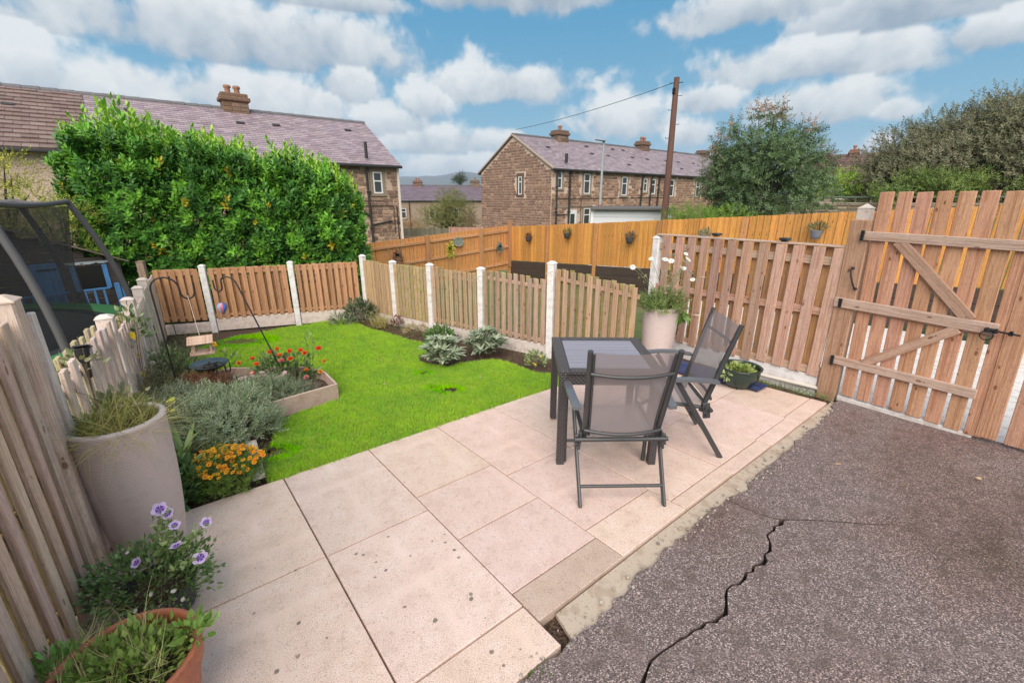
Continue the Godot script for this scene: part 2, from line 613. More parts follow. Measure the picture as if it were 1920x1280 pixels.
func cloud(az: float, el: float, w: float, h: float, dark := 0.3) -> void:
	var cx := (az + 180.0) / 360.0 * CW
	var cy := el / 180.0 * SKH / 4.0
	var rx := w / 360.0 * CW * 1.18
	var ry := h / 180.0 * SKH / 4.0 * 1.25
	for j in range(maxi(0, int(cy - ry * 1.5)), mini(CH - 1, int(cy + ry * 1.5)) + 1):
		for i in range(int(cx - rx * 1.5), int(cx + rx * 1.5) + 1):
			var dx := (i - cx) / rx
			var dy := (j - cy) / ry
			var yy := dy * (1.0 if dy > 0.0 else 1.35)
			var f := 1.0 - sqrt(dx * dx + yy * yy)
			var k := j * CW + posmod(i, CW)
			if f > cloud_field[k]:
				cloud_field[k] = f
				cloud_rise[k] = dy
				cloud_dark[k] = dark


func lifted(a: PackedFloat32Array) -> PackedFloat32Array:
	var im := Image.create_from_data(CW, CH, false, Image.FORMAT_RF, a.to_byte_array())
	im.resize(SKW, CH * 4, Image.INTERPOLATE_BILINEAR)
	return im.get_data().to_float32_array()


func make_sky() -> PanoramaSkyMaterial:
	cloud_field.resize(CW * CH)
	cloud_field.fill(-0.8)
	cloud_rise.resize(CW * CH)
	cloud_dark.resize(CW * CH)
	# the clouds over the houses, west to east
	cloud(-27.4, 14.6, 15.0, 3.1, 0.62)
	cloud(-21.9, 18.8, 9.0, 1.5, 0.85)
	cloud(0.6, 20.2, 12.5, 1.7, 0.85)
	cloud(-43.9, 9.4, 2.3, 2.9, 0.2)
	cloud(-38.7, 8.8, 5.4, 2.9, 0.2)
	cloud(-27.2, 9.6, 8.6, 2.4, 0.25)
	cloud(-21.3, 9.0, 2.6, 2.0, 0.2)
	cloud(-18.4, 11.4, 2.9, 2.1, 0.35)
	cloud(-10.3, 9.8, 2.9, 2.2, 0.25)
	cloud(-13.8, 7.9, 5.0, 1.8, 0.25)
	cloud(-1.0, 11.9, 8.3, 2.0, 0.35)
	cloud(-4.6, 12.2, 3.6, 2.3, 0.3)
	cloud(-8.7, 6.2, 7.4, 1.7, 0.3)
	cloud(-0.6, 6.2, 2.0, 1.1, 0.2)
	cloud(12.5, 8.2, 5.2, 2.5, 0.25)
	cloud(20.9, 9.7, 3.2, 1.5, 0.35)
	cloud(20.0, 6.5, 2.6, 1.8, 0.25)
	cloud(31.5, 12.3, 10.6, 2.1, 0.45)
	cloud(26.1, 17.2, 9.2, 1.8, 0.6)
	cloud(36.9, 15.3, 8.3, 2.1, 0.9)
	cloud(42.9, 12.5, 3.4, 1.4, 0.6)
	cloud(31.8, 8.6, 5.8, 2.0, 0.4)
	cloud(37.8, 7.5, 1.6, 1.1, 0.2)
	cloud(37.3, 4.5, 1.8, 1.3, 0.2)
	cloud(2.9, 3.0, 20.0, 1.9, 0.35)
	cloud(-34.0, 4.5, 14.0, 2.4, 0.4)
	# and more of the same round the rest of the sky
	var r := RandomNumberGenerator.new()
	r.seed = 5
	for k in 120:
		var el := pow(r.randf(), 1.3) * 42.0 + 2.5
		var az := r.randf_range(52.0, 306.0)
		if el > 26.0:
			az = r.randf_range(-180.0, 180.0)
		var s := r.randf_range(0.5, 1.5) * (0.6 + el * 0.035)
		cloud(wrapf(az, -180.0, 180.0), el, 6.5 * s, 2.2 * s, r.randf_range(0.2, 0.7))
	var f := lifted(cloud_field)
	var rise := lifted(cloud_rise)
	var dark := lifted(cloud_dark)
	var fn := FastNoiseLite.new()
	fn.seed = 77
	fn.frequency = 0.016
	fn.fractal_octaves = 6
	fn.fractal_gain = 0.55
	fn.domain_warp_enabled = true
	fn.domain_warp_amplitude = 22.0
	fn.domain_warp_frequency = 0.012
	fn.domain_warp_fractal_octaves = 3
	var nb := fn.get_image(SKW, CH * 4, false, false, true).get_data()
	fn.seed = 78
	fn.frequency = 0.008
	var n2 := fn.get_image(SKW, CH * 4, false, false, true).get_data()
	var px := PackedByteArray()
	px.resize(SKW * SKH * 3)
	var inv := 1.0 / EXPOSURE
	for j in FINE:
		var row := SKH / 2 - 1 - j
		var e := float(j) / SKH * 180.0
		var t := smoothstep(0.0, 26.0, e)
		var sky := Color(0.72, 0.84, 0.90).lerp(Color(0.33, 0.62, 0.80), pow(t, 0.62)).srgb_to_linear()
		var haze := 1.0 - smoothstep(0.5, 6.5, e)
		for i in SKW:
			var k := j * SKW + i
			var nv := nb[k] / 255.0
			var d := f[k] + 0.16 + (nv - 0.5) * 0.95 + (n2[k] / 255.0 - 0.5) * 0.42
			var cr := sky.r
			var cg := sky.g
			var cb := sky.b
			if d > -0.04:
				var al := smoothstep(-0.04, 0.52, d) * 0.96
				var l := clampf(0.95 + rise[k] * 0.6 - dark[k] * 0.55 + (nv - 0.5) * 0.9 - d * 0.16, 0.0, 1.0)
				cr += (lerpf(0.37, 0.88, l) - cr) * al
				cg += (lerpf(0.46, 0.91, l) - cg) * al
				cb += (lerpf(0.56, 0.92, l) - cb) * al
			if haze > 0.0:
				cr += (0.70 - cr) * haze * 0.55
				cg += (0.77 - cg) * haze * 0.55
				cb += (0.83 - cb) * haze * 0.55
			var q := (row * SKW + i) * 3
			px[q] = int(pow(cr * inv, 0.4545) * 255.0)
			px[q + 1] = int(pow(cg * inv, 0.4545) * 255.0)
			px[q + 2] = int(pow(cb * inv, 0.4545) * 255.0)
	# higher up: coarser cloud of the same kind
	var hi := FastNoiseLite.new()
	hi.seed = 79
	hi.frequency = 0.9
	hi.fractal_octaves = 5
	var up_h := 64
	var up := Image.create(512, up_h, false, Image.FORMAT_RGB8)
	for j in up_h:
		var e := lerpf(90.0, FINE * 180.0 / SKH, float(j) / (up_h - 1))
		for i in 512:
			var az := deg_to_rad((i + 0.5) / 512.0 * 360.0 - 180.0)
			var p := Vector3(cos(deg_to_rad(e)) * sin(az), sin(deg_to_rad(e)), -cos(deg_to_rad(e)) * cos(az))
			var nv := hi.get_noise_3d(p.x * 3.0, p.y * 3.0, p.z * 3.0) + 0.2
			var al := smoothstep(0.0, 0.3, nv)
			var c := Color(0.085, 0.34, 0.6).lerp(Color(0.7, 0.76, 0.81), al)
			up.set_pixel(i, j, Color(c.r * inv, c.g * inv, c.b * inv).linear_to_srgb())
	up.resize(SKW, SKH / 2 - FINE, Image.INTERPOLATE_BILINEAR)
	var ub := up.get_data()
	for i in ub.size():
		px[i] = ub[i]
	var gc := Color(0.12 * inv, 0.13 * inv, 0.09 * inv).linear_to_srgb()
	var low := Image.create(SKW, SKH / 2, false, Image.FORMAT_RGB8)
	low.fill(gc)
	var im := Image.create_from_data(SKW, SKH, false, Image.FORMAT_RGB8, px)
	im.blit_rect(low, Rect2i(0, 0, SKW, SKH / 2), Vector2i(0, SKH / 2))
	# a panorama begins straight ahead, so the halves change places
	var turned := Image.create(SKW, SKH, false, Image.FORMAT_RGB8)
	turned.blit_rect(im, Rect2i(SKW / 2, 0, SKW / 2, SKH), Vector2i(0, 0))
	turned.blit_rect(im, Rect2i(0, 0, SKW / 2, SKH), Vector2i(SKW / 2, 0))
	var m := PanoramaSkyMaterial.new()
	m.panorama = ImageTexture.create_from_image(turned)
	return m


func _ready() -> void:
	rng.seed = 20240
	# ---- camera
	var cam := Camera3D.new()
	cam.name = "camera"
	cam.position = Vector3(0, 1.65, 0)
	cam.rotation_degrees = Vector3(-18.0, 0, 0)
	cam.fov = 75.58
	cam.near = 0.05
	cam.far = 9000.0
	add_child(cam)
	cam.current = true
	# ---- sky, air, exposure
	var env := Environment.new()
	env.background_mode = Environment.BG_SKY
	var sky := Sky.new()
	sky.sky_material = make_sky()
	env.sky = sky
	env.ambient_light_source = Environment.AMBIENT_SOURCE_SKY
	env.tonemap_mode = Environment.TONE_MAPPER_LINEAR
	env.tonemap_exposure = EXPOSURE
	env.sdfgi_enabled = true
	env.ssao_enabled = true
	env.ssil_enabled = true
	env.fog_enabled = true
	env.fog_density = 0.00018
	env.fog_light_color = Color(0.78, 0.88, 1.0)
	var we := WorldEnvironment.new()
	we.name = "world"
	we.environment = env
	add_child(we)
	# ---- sun behind thin cloud: broad and soft, high behind the camera
	var sun := DirectionalLight3D.new()
	sun.name = "sun"
	sun.light_energy = 0.5
	sun.light_angular_distance = 60.0
	sun.light_color = Color(1.0, 0.96, 0.9)
	sun.shadow_enabled = true
	sun.rotation_degrees = Vector3(-43, -7, 0)
	add_child(sun)

	make_materials()
	make_leaves()
	build_land()
	build_garden_ground()
	build_patio()
	build_drive()
	build_fences()
	build_gate()
	build_orange_fence()
	build_left_terrace()
	build_right_terrace()
	build_distance()
	build_street()
	build_furniture()
	build_pots()
	build_bed()
	build_ornaments()
	build_neighbours()
	build_wall_pots()
	build_trees()
	build_border_plants()
	build_pot_plants()


# ---------------------------------------------------------------- land
func build_land() -> void:
	hill_noise.seed = 3
	hill_noise.frequency = 1.0
	hill_noise.fractal_octaves = 4
	var rad := [0.0, 1.5, 3.0, 5.0, 7.0, 9.0, 10.5, 11.5, 12.5, 13.5, 14.5, 15.5, 16.5, 17.5, 18.5, 20.0, 23.0, 27.0, 32.0, 38.0, 46.0, 58.0, 75.0, 110.0, 180.0, 320.0, 600.0, 1000.0, 2000.0]
	var m := MB.new()
	var seg := 120
	for i in rad.size() - 1:
		for j in seg:
			var q := []
			for k in [[i, j], [i, j + 1], [i + 1, j + 1], [i + 1, j]]:
				var a: float = TAU * k[1] / seg
				var x: float = rad[k[0]] * sin(a)
				var z: float = -rad[k[0]] * cos(a)
				q.append(Vector3(x, land_y(x, z) - 0.08, z))
			m.quad(q[0], q[1], q[2], q[3], Vector3.UP)
	setting("ground", m.mesh(), M.field, "grassy ground falling away behind the gardens")
	var h := MB.new()
	h.col = Color(0.16, 0.17, 0.11)
	var hs := 420
	var hr := [900.0, 1500.0, 2000.0, 2400.0, 2700.0, 2900.0, 3050.0, 3300.0, 3800.0]
	var hk := [0.0, 0.12, 0.35, 0.62, 0.85, 0.97, 1.0, 0.9, 0.5]
	for i in hr.size() - 1:
		for j in hs:
			var q := []
			for k in [[i, j], [i, j + 1], [i + 1, j + 1], [i + 1, j]]:
				var a: float = TAU * k[1] / hs
				var x: float = hr[k[0]] * sin(a)
				var z: float = -hr[k[0]] * cos(a)
				var top := 140.0 + 60.0 * hill_noise.get_noise_2d(sin(a) * 2.2, cos(a) * 2.2) + 14.0 * hill_noise.get_noise_2d(x * 0.004, z * 0.004)
				q.append(Vector3(x, lerpf(-57.0, top, hk[k[0]]), z))
			h.col = Color(0.12, 0.145, 0.13).lerp(Color(0.17, 0.165, 0.16), clampf(0.5 + hill_noise.get_noise_2d(q[0].x * 0.0012, q[0].z * 0.0012), 0, 1))
			h.quad(q[0], q[1], q[2], q[3], Vector3.UP)
	setting("hills", h.mesh(), M.render, "blue hazy hills on the horizon")


func poly(a: Array) -> PackedVector2Array:
	var p := PackedVector2Array()
	for q in a:
		p.append(Vector2(q[0], q[1]))
	return p


# subdivide an outline and roughen it
func rough(p: Array, step: float, amp: float, sd: int) -> Array:
	var r := RandomNumberGenerator.new()
	r.seed = sd
	var out := []
	for i in p.size() - 1:
		var a: Vector2 = p[i]
		var b: Vector2 = p[i + 1]
		var nseg := maxi(1, int((b - a).length() / step))
		var o := (b - a).orthogonal().normalized()
		for k in nseg:
			var q := a.lerp(b, float(k) / nseg)
			if k > 0 or i > 0:
				q += o * r.randf_range(-amp, amp) + (b - a).normalized() * r.randf_range(-amp, amp) * 0.5
			out.append(q)
	out.append(p[-1])
	return out


var lawn_poly: PackedVector2Array


func build_garden_ground() -> void:
	var soil := MB.new()
	soil.slab(poly([[-1.0, 0.6], [-1.9, -1.5], [-5.45, -6.55], [-2.55, -7.6], [0.5, -5.25], [1.5, -4.6], [1.9, -5.6], [3.1, -3.7], [1.0, -2.0], [0.0, -1.0]]), near_y, 0.05, -0.045)
	setting("garden_soil", soil.mesh(), M.soil, "bare brown soil of the flower borders")
	var edge := []
	for q in [[-1.60, -2.47], [-1.72, -2.7], [-1.86, -3.0], [-2.0, -3.38], [-1.66, -3.86], [-1.92, -4.27], [-2.25, -4.46], [-3.05, -4.46], [-3.45, -4.5], [-3.95, -5.0], [-4.3, -5.55], [-4.2, -6.2], [-3.5, -6.95], [-2.95, -7.4], [-2.75, -7.25], [-2.3, -6.72], [-1.85, -6.35], [-1.25, -5.8], [-1.05, -5.45], [-1.2, -5.2], [-1.05, -4.9], [-0.75, -4.78], [-0.5, -4.95], [-0.2, -4.98], [0.02, -4.8], [0.26, -4.52], [0.6, -4.42]]:
		edge.append(Vector2(q[0], q[1]))
	var e2 := rough(edge, 0.12, 0.02, 9)
	for a in [2.9, 2.4, 1.8, 1.2, 0.6, 0.0]:
		var p := pt(a, 0.012)
		e2.append(Vector2(p.x, p.z))
	lawn_poly = PackedVector2Array(e2)
	var m := MB.new()
	m.slab(lawn_poly, near_y, 0.03, -0.012)
	setting("lawn", m.mesh(), M.turf, "bright green lawn between the patio and the fences")
	# worn places where the earth or dry thatch shows
	var k := 0
	for s in [[-0.62, -4.05, 0.11, Color(0.2, 0.15, 0.09)], [-0.72, -4.12, 0.05, Color(0.4, 0.33, 0.2)], [-0.95, -4.58, 0.075, Color(0.62, 0.5, 0.3)], [-1.1, -4.66, 0.05, Color(0.58, 0.5, 0.28)], [-1.86, -2.95, 0.1, Color(0.26, 0.2, 0.13)], [-1.72, -2.7, 0.07, Color(0.3, 0.24, 0.14)]]:
		k += 1
		var ring := []
		for i in 15:
			var q := TAU * i / 14.0
			ring.append(Vector2(s[0] + cos(q) * s[2] * 1.25, s[1] + sin(q) * s[2] * 0.7))
		var rough_ring := rough(ring, 0.02, 0.012, 60 + k)
		rough_ring.pop_back()
		var bm := MB.new()
		bm.col = Color(s[3].r * 2.2, s[3].g * 2.2, s[3].b * 2.2)
		bm.slab(PackedVector2Array(rough_ring), near_y, 0.004, -0.006)
		var bo := put(self, "bare_patch", bm.mesh(), M.soil)
		bo.set_meta("kind", "structure")
		bo.set_meta("label", "worn bare patch in the lawn")
	var xs := []
	var cs := []
	var gn := FastNoiseLite.new()
	gn.seed = 8
	gn.frequency = 1.3
	var tries := 0
	while xs.size() < 56000 and tries < 190000:
		tries += 1
		var x := rr(-4.6, 0.95)
		var z := rr(-7.5, -2.4)
		if not Geometry2D.is_point_in_polygon(Vector2(x, z), lawn_poly):
			continue
		var dist := Vector2(x, z).length()
		if dist > 5.0 and rng.randf() < 0.45:
			continue
		var bare := 0.0
		for s in [[-0.62, -4.05, 0.16], [-0.98, -4.55, 0.12], [-0.8, -4.1, 0.1], [-1.78, -2.85, 0.2], [-3.9, -6.0, 0.55]]:
			bare = maxf(bare, 1.0 - Vector2(x - s[0], (z - s[1]) * 1.5).length() / s[2])
		if bare > 0.0 and rng.randf() < bare * 1.5:
			continue
		var g := gn.get_noise_2d(x, z) * 0.5 + gn.get_noise_2d(x * 3.7, z * 3.7) * 0.4
		var h := rr(0.024, 0.055) * (1.0 + g * 0.7)
		xs.append(Transform3D(Basis(Vector3.UP, rr(0, TAU)).scaled(Vector3(1.0, h / 0.04, 1.0)), g3(x, z, -0.014)))
		var c := Color(0.2, 0.6, 0.0).lerp(Color(0.46, 0.8, 0.0), clampf(0.42 + g * 1.5, 0, 1))
		if bare > -0.4 and bare <= 0.0 or rng.randf() < 0.06:
			c = c.lerp(Color(0.5, 0.46, 0.16), rr(0.15, 0.7))
		cs.append(tone(c, 0.22))
	var o := scatter(self, "lawn_grass", leafs.tuft, M.grass_blade, xs, cs)
	tag(o, "short bright green grass blades of the lawn", "grass", "", "stuff")


# ---------------------------------------------------------------- patio
func build_patio() -> void:
	var bed := MB.new()
	bed.slab(PackedVector2Array([flat(pt(-1.3, 0.02)), flat(pt(3.3, 0.02)), flat(pt(3.45, -0.2)), flat(pt(4.2, -0.3)), flat(pt(4.2, 1.86)), flat(pt(0.6, 1.86)), flat(pt(0.55, 2.0)), flat(pt(-1.3, 2.6))]), near_y, 0.03, -0.03)
	var patio := Node3D.new()
	patio.name = "patio"
	add_child(patio)
	tag(patio, "patio of pale pinkish concrete slabs", "", "", "structure")
	put(patio, "joint_bed", bed.mesh(), M.soil)
	var cols := [
		[-1.19, -0.605, [-0.0, 0.92, 1.85, 2.6]], [-0.605, -0.01, [0.0, 0.92, 1.8, 2.45]], [-0.01, 0.572, [0.0, 0.925, 1.79, 2.03]], [0.572, 1.15, [0.0, 0.77, 1.25, 1.71, 1.895]],
		[1.15, 1.737, [0.0, 0.94, 1.635, 1.89]], [1.737, 2.32, [0.0, 0.95, 1.79, 1.89]], [2.32, 2.908, [0.0, 0.62, 1.23, 1.79, 1.895]], [2.908, 3.5, [0.05, 0.62, 1.22, 1.78, 1.9]], [3.5, 4.1, [-0.25, 0.3, 0.75, 1.22, 1.765, 1.9]]]
	for c in cols:
		var bs: Array = c[2]
		for i in bs.size() - 1:
			var w: float = c[1] - c[0] - 0.008
			var d: float = bs[i + 1] - bs[i] - 0.008
			var m := MB.new()
			var k := 1.0 + rr(-0.05, 0.05)
			m.col = Color(0.9 * k, 0.9 * k * rr(0.97, 1.01), 0.91 * k * rr(0.97, 1.03))
			if absf(c[0] - 0.572) < 0.01 and i == 3:
				m.col = Color(0.66, 0.65, 0.63)
			m.off = Vector2(rr(0, 5), rr(0, 5))
			var t := Transform3D(Basis(Vector3.RIGHT, rr(-0.004, 0.004)) * Basis(Vector3.FORWARD, rr(-0.004, 0.004)), Vector3.ZERO)
			slab_shape(m, t, Vector3(w, 0.045, d))
			var mid := pt((c[0] + c[1]) * 0.5, (bs[i] + bs[i + 1]) * 0.5)
			var up := Vector3(-0.01276, 1.0, -0.0412).normalized()
			var xa := (AX - up * AX.dot(up)).normalized()
			put(patio, "paving_slab", m.mesh(), M.paving, Transform3D(Basis(xa, up, xa.cross(up)), mid + up * (-0.0225 + rr(-0.0015, 0.0025))))
	# moss and grit in the joints, lichen spots on the slabs
	var xs := []
	var cs := []
	for k in 260:
		var j: Array = [[0.572, 0.572, 0.9, 1.35], [0.572, 0.572, 0.9, 1.35], [-0.01, -0.01, 0.95, 2.0], [-0.01, 0.5, 1.79, 1.79], [0.572, 0.572, 1.5, 1.95]][rng.randi_range(0, 4)]
		var p := pt(rr(j[0], j[1]) + rr(-0.006, 0.006), rr(j[2], j[3]), -0.022)
		xs.append(Transform3D(Basis(Vector3.UP, rr(0, TAU)).scaled(Vector3.ONE * rr(0.2, 0.5)), p))
		cs.append(tone(Color(0.16, 0.17, 0.05), 0.4))
	scatter(patio, "joint_moss", leafs.tuft, M.leaf_dull, xs, cs)
	var sm := MB.new()
	for k in 46:
		var a := rr(0.05, 0.55)
		var b := rr(0.98, 1.95)
		if k > 22:
			a = rr(-0.6, 1.7)
			b = rr(0.1, 1.7)
		if k > 38:
			a = rr(-0.5, -0.1)
			b = rr(1.0, 1.6)
		var p := pt(a, b, 0.0035)
		var r := rr(0.003, 0.011) * (1.0 if k < 22 or k > 38 else 0.6)
		sm.col = Color(0.2, 0.16, 0.13).lerp(Color(0.36, 0.29, 0.24), rng.randf())
		var ring := []
		for i in 9:
			var q := TAU * i / 9.0
			ring.append(p + Vector3(cos(q) * r * rr(0.7, 1.3), cos(q) * r * 0.0128 + sin(q) * r * 0.0412, sin(q) * r * rr(0.7, 1.3)))
		for i in 9:
			sm.tri(p, ring[i], ring[(i + 1) % 9], Vector3.UP)
	put(patio, "lichen_spot", sm.mesh(), M.render, Transform3D(), "stuff")


func flat(p: Vector3) -> Vector2:
	return Vector2(p.x, p.z)


func slab_shape(m: MB, x: Transform3D, s: Vector3) -> void:      # uv lies in the slab's own plane
	var h := s * 0.5
	var ch := 0.0025
	var t := [Vector3(-h.x + ch, h.y, -h.z + ch), Vector3(h.x - ch, h.y, -h.z + ch), Vector3(h.x - ch, h.y, h.z - ch), Vector3(-h.x + ch, h.y, h.z - ch)]
	var u := [Vector3(-h.x, h.y - ch, -h.z), Vector3(h.x, h.y - ch, -h.z), Vector3(h.x, h.y - ch, h.z), Vector3(-h.x, h.y - ch, h.z)]
	var uv := []
	for p in t:
		uv.append(Vector2(p.x, p.z))
	m.quad(x * t[0], x * t[1], x * t[2], x * t[3], Vector3.UP, uv[0], uv[1], uv[2], uv[3])
	for i in 4:
		var j := (i + 1) % 4
		var o: Vector3 = (t[i] + t[j]) * 0.5
		o.y = 0
		m.quad(x * t[i], x * t[j], x * u[j], x * u[i], o.normalized() + Vector3.UP, uv[i], uv[j], uv[j], uv[i])
		m.quad(x * u[i], x * u[j], x * (u[j] - Vector3(0, s.y - ch, 0)), x * (u[i] - Vector3(0, s.y - ch, 0)), o.normalized(), uv[i], uv[j], uv[j] + Vector2(0.04, 0.04), uv[i] + Vector2(0.04, 0.04))


# ---------------------------------------------------------------- drive
var drive_noise := FastNoiseLite.new()


func drive_tone(p: Vector2) -> Color:
	var a := drive_noise.get_noise_2d(p.x, p.y)
	var b := drive_noise.get_noise_2d(p.x * 3.1 + 9.0, p.y * 3.1)
	var c := Color(0.86, 0.78, 0.745).lerp(Color(1.36, 1.29, 1.255), clampf(0.5 + a * 1.5 + b * 0.5, 0, 1))
	# moss and leaf dirt, blotchy, at the foot of the far wall
	var moss := clampf(1.3 - Vector2((p.x - 2.75) * 0.8, p.y + 1.85).length() / 0.7, 0, 1) * clampf(0.35 + b * 2.6 + a, 0, 1)
	return c.lerp(Color(0.42, 0.36, 0.27), moss * 0.85)


func drive_y(x: float, z: float) -> float:
	return near_y(x, z) + 0.006 * drive_noise.get_noise_2d(x * 0.8, z * 0.8)


func gridded(m: MB, pl: PackedVector2Array, cell: float, lift: float, depth: float) -> void:
	var lo := pl[0]
	var hi := pl[0]
	for p in pl:
		lo = lo.min(p)
		hi = hi.max(p)
	for i in range(int(floor(lo.x / cell)), int(ceil(hi.x / cell))):
		for j in range(int(floor(lo.y / cell)), int(ceil(hi.y / cell))):
			var c := PackedVector2Array([Vector2(i, j) * cell, Vector2(i + 1, j) * cell, Vector2(i + 1, j + 1) * cell, Vector2(i, j + 1) * cell])
			for part in Geometry2D.intersect_polygons(pl, c):
				var t := Geometry2D.triangulate_polygon(part)
				for k in range(0, t.size(), 3):
					var s := m.v.size()
					var q := []
					for e in 3:
						var f: Vector2 = part[t[k + e]]
						q.append(Vector3(f.x, drive_y(f.x, f.y) + lift, f.y))
					m.tri(q[0], q[1], q[2], Vector3.UP, part[t[k]], part[t[k + 1]], part[t[k + 2]])
					for e in range(s, m.v.size()):
						m.c[e] = drive_tone(Vector2(m.v[e].x, m.v[e].z))
						m.n[e] = Vector3(-0.013, 1, -0.041).normalized()
	var cw := 1.0 if Geometry2D.is_polygon_clockwise(pl) else -1.0
	m.col = Color(0.5, 0.47, 0.46)
	for i in pl.size():
		var a := pl[i]
		var b := pl[(i + 1) % pl.size()]
		var d := (b - a).orthogonal() * cw
		var pa := Vector3(a.x, drive_y(a.x, a.y) + lift, a.y)
		var pb := Vector3(b.x, drive_y(b.x, b.y) + lift, b.y)
		m.quad(pa, pb, pb - Vector3(0, depth, 0), pa - Vector3(0, depth, 0), Vector3(-d.x, 0, -d.y), a, b, b + Vector2(0.03, 0.02), a + Vector2(0.03, 0.02))
	m.col = Color(1, 1, 1)


func v2s(a: Array) -> Array:
	var o := []
	for q in a:
		o.append(Vector2(q[0], q[1]))
	return o


func build_drive() -> void:
	drive_noise.seed = 15
	drive_noise.frequency = 0.9
	drive_noise.fractal_octaves = 3
	var base := MB.new()
	base.col = Color(0.16, 0.15, 0.15)
	base.slab(poly([[-0.6, -0.4], [2.95, -3.62], [3.6, -3.0], [8.0, 4.0], [2.0, 4.0]]), near_y, 0.02, -0.034)
	setting("drive_base", base.mesh(), M.soil, "dark ground under the cracked tarmac")
	var brk := rough(v2s([[2.94, -3.64], [2.78, -3.46], [2.45, -3.16], [2.15, -2.93], [1.83, -2.65], [1.62, -2.5], [1.47, -2.34], [1.29, -2.23]]), 0.05, 0.016, 31)
	var brk2 := rough(v2s([[1.29, -2.23], [1.14, -2.12], [0.99, -1.98], [0.79, -1.82], [0.61, -1.66], [0.39, -1.44], [0.21, -1.29], [0.1, -1.21], [0.03, -1.15], [-0.3, -0.8], [-0.6, -0.5]]), 0.045, 0.014, 32)
	var crk := rough(v2s([[0.36, -0.5], [0.44, -0.9], [0.48, -1.15], [0.53, -1.24], [0.65, -1.31], [0.75, -1.36], [0.91, -1.45], [0.98, -1.56], [1.12, -1.66], [1.28, -1.78], [1.36, -1.91], [1.5, -2.04]]), 0.035, 0.011, 33)
	var arm := rough(v2s([[1.5, -2.04], [1.4, -2.1], [1.29, -2.23]]), 0.03, 0.007, 34)
	var lp := brk2.duplicate()
	for q in crk:
		lp.append(q)
	for i in range(1, arm.size() - 1):
		lp.append(arm[i])
	var left := MB.new()
	gridded(left, PackedVector2Array(lp), 0.22, -0.002, 0.03)
	# the other side of the crack stands off by a finger's width
	var rp := brk.duplicate()
	for i in range(arm.size() - 2, 0, -1):
		rp.append(arm[i] + Vector2(0.004, -0.005))
	rp.append(Vector2(1.506, -2.052))
	for q in rough(v2s([[1.53, -2.05], [1.72, -2.035], [1.99, -1.995], [2.1, -1.99]]), 0.05, 0.006, 35):
		rp.append(q)
	for q in rough(v2s([[1.99, -1.99], [1.72, -2.027], [1.53, -2.036]]), 0.05, 0.002, 36):
		rp.append(q)
	var n := crk.size()
	var r := RandomNumberGenerator.new()
	r.seed = 6
	for i in range(n - 2, -1, -1):
		rp.append(crk[i] + Vector2(0.75, 0.66) * (0.009 + 0.015 * r.randf() * (0.6 + 0.4 * sin(i * 0.5))))
	for q in [[2.0, 3.9], [7.9, 3.9], [3.62, -2.9], [3.1, -3.72]]:
		rp.append(Vector2(q[0], q[1]))
	gridded(left, PackedVector2Array(rp), 0.22, -0.002, 0.03)
	setting("drive", left.mesh(), M.tarmac, "old grey tarmac drive with a long open crack")
	# concrete haunch between slabs and tarmac
	var st := []
	for q in [[4.2, 1.905], [3.2, 1.905], [2.2, 1.9], [1.4, 1.9], [0.66, 1.905]]:
		st.append(flat(pt(q[0], q[1])))
	st.append(flat(pt(0.62, 2.06)))
	st.append(Vector2(0.24, -1.26))
	for i in range(brk2.size() - 1, -1, -1):
		var q: Vector2 = brk2[i]
		if q.x > 0.25:
			st.append(q + Vector2(0.035, 0.04))
	for i in range(brk.size() - 1, -1, -1):
		st.append(brk[i] + Vector2(0.035, 0.04))
	var sp := MB.new()
	sp.col = Color(0.56, 0.46, 0.37)
	sp.slab(PackedVector2Array(st), near_y, 0.02, -0.012)
	setting("concrete_strip", sp.mesh(), M.concrete, "rough sandy concrete strip along the edge of the slabs")
	# red brick and mortar at the near end of the strip
	var edging := Node3D.new()
	edging.name = "brick_edging"
	add_child(edging)
	tag(edging, "reddish brick edging beside the last slab", "", "", "structure")
	for k in 3:
		var b := MB.new()
		b.col = Color(0.33, 0.2, 0.155).lerp(Color(0.42, 0.3, 0.25), rng.randf())
		b.box(Transform3D(), Vector3(0.215, 0.06, 0.085), 0.006)
		var p := pt(0.46 - k * 0.228, 2.09 + rr(-0.004, 0.004))
		put(edging, "brick", b.mesh(), M.stone, frame(p + Vector3(0, -0.037, 0), AX))
	# debris: crumbs of tarmac along the broken edge, a leaf or two
	var xs := []
	var cs := []
	for k in 160:
		var q: Vector2 = (brk if rng.randf() < 0.5 else brk2)[rng.randi_range(0, 40)]
		q += Vector2(rr(-0.05, 0.05), rr(-0.05, 0.05))
		xs.append(orient(g3(q.x, q.y, 0.0), rv(), rr(0, 6), Vector3.ONE * rr(0.003, 0.011)))
		cs.append(tone(Color(0.2, 0.18, 0.17).lerp(Color(0.45, 0.38, 0.32), rng.randf()), 0.2))
	var crumb := SphereMesh.new()
	crumb.radius = 1.0
	crumb.height = 1.5
	crumb.radial_segments = 6
	crumb.rings = 3
	var o := scatter(self, "tarmac_crumbs", crumb, M.render, xs, cs)
	tag(o, "loose grey crumbs along the broken tarmac edge", "rubble", "", "stuff")
	# pale concrete path on the other side of gate and tall fence
	var path := MB.new()
	path.col = Color(0.84, 0.83, 0.82)
	path.slab(poly([[1.95, -5.75], [3.12, -3.8], [3.66, -2.86], [5.2, -0.4], [9.0, -1.0], [5.6, -6.45], [3.1, -9.8]]), near_y, 0.05, -0.02)
	setting("path", path.mesh(), M.concrete, "pale concrete path seen through the gate's gaps")


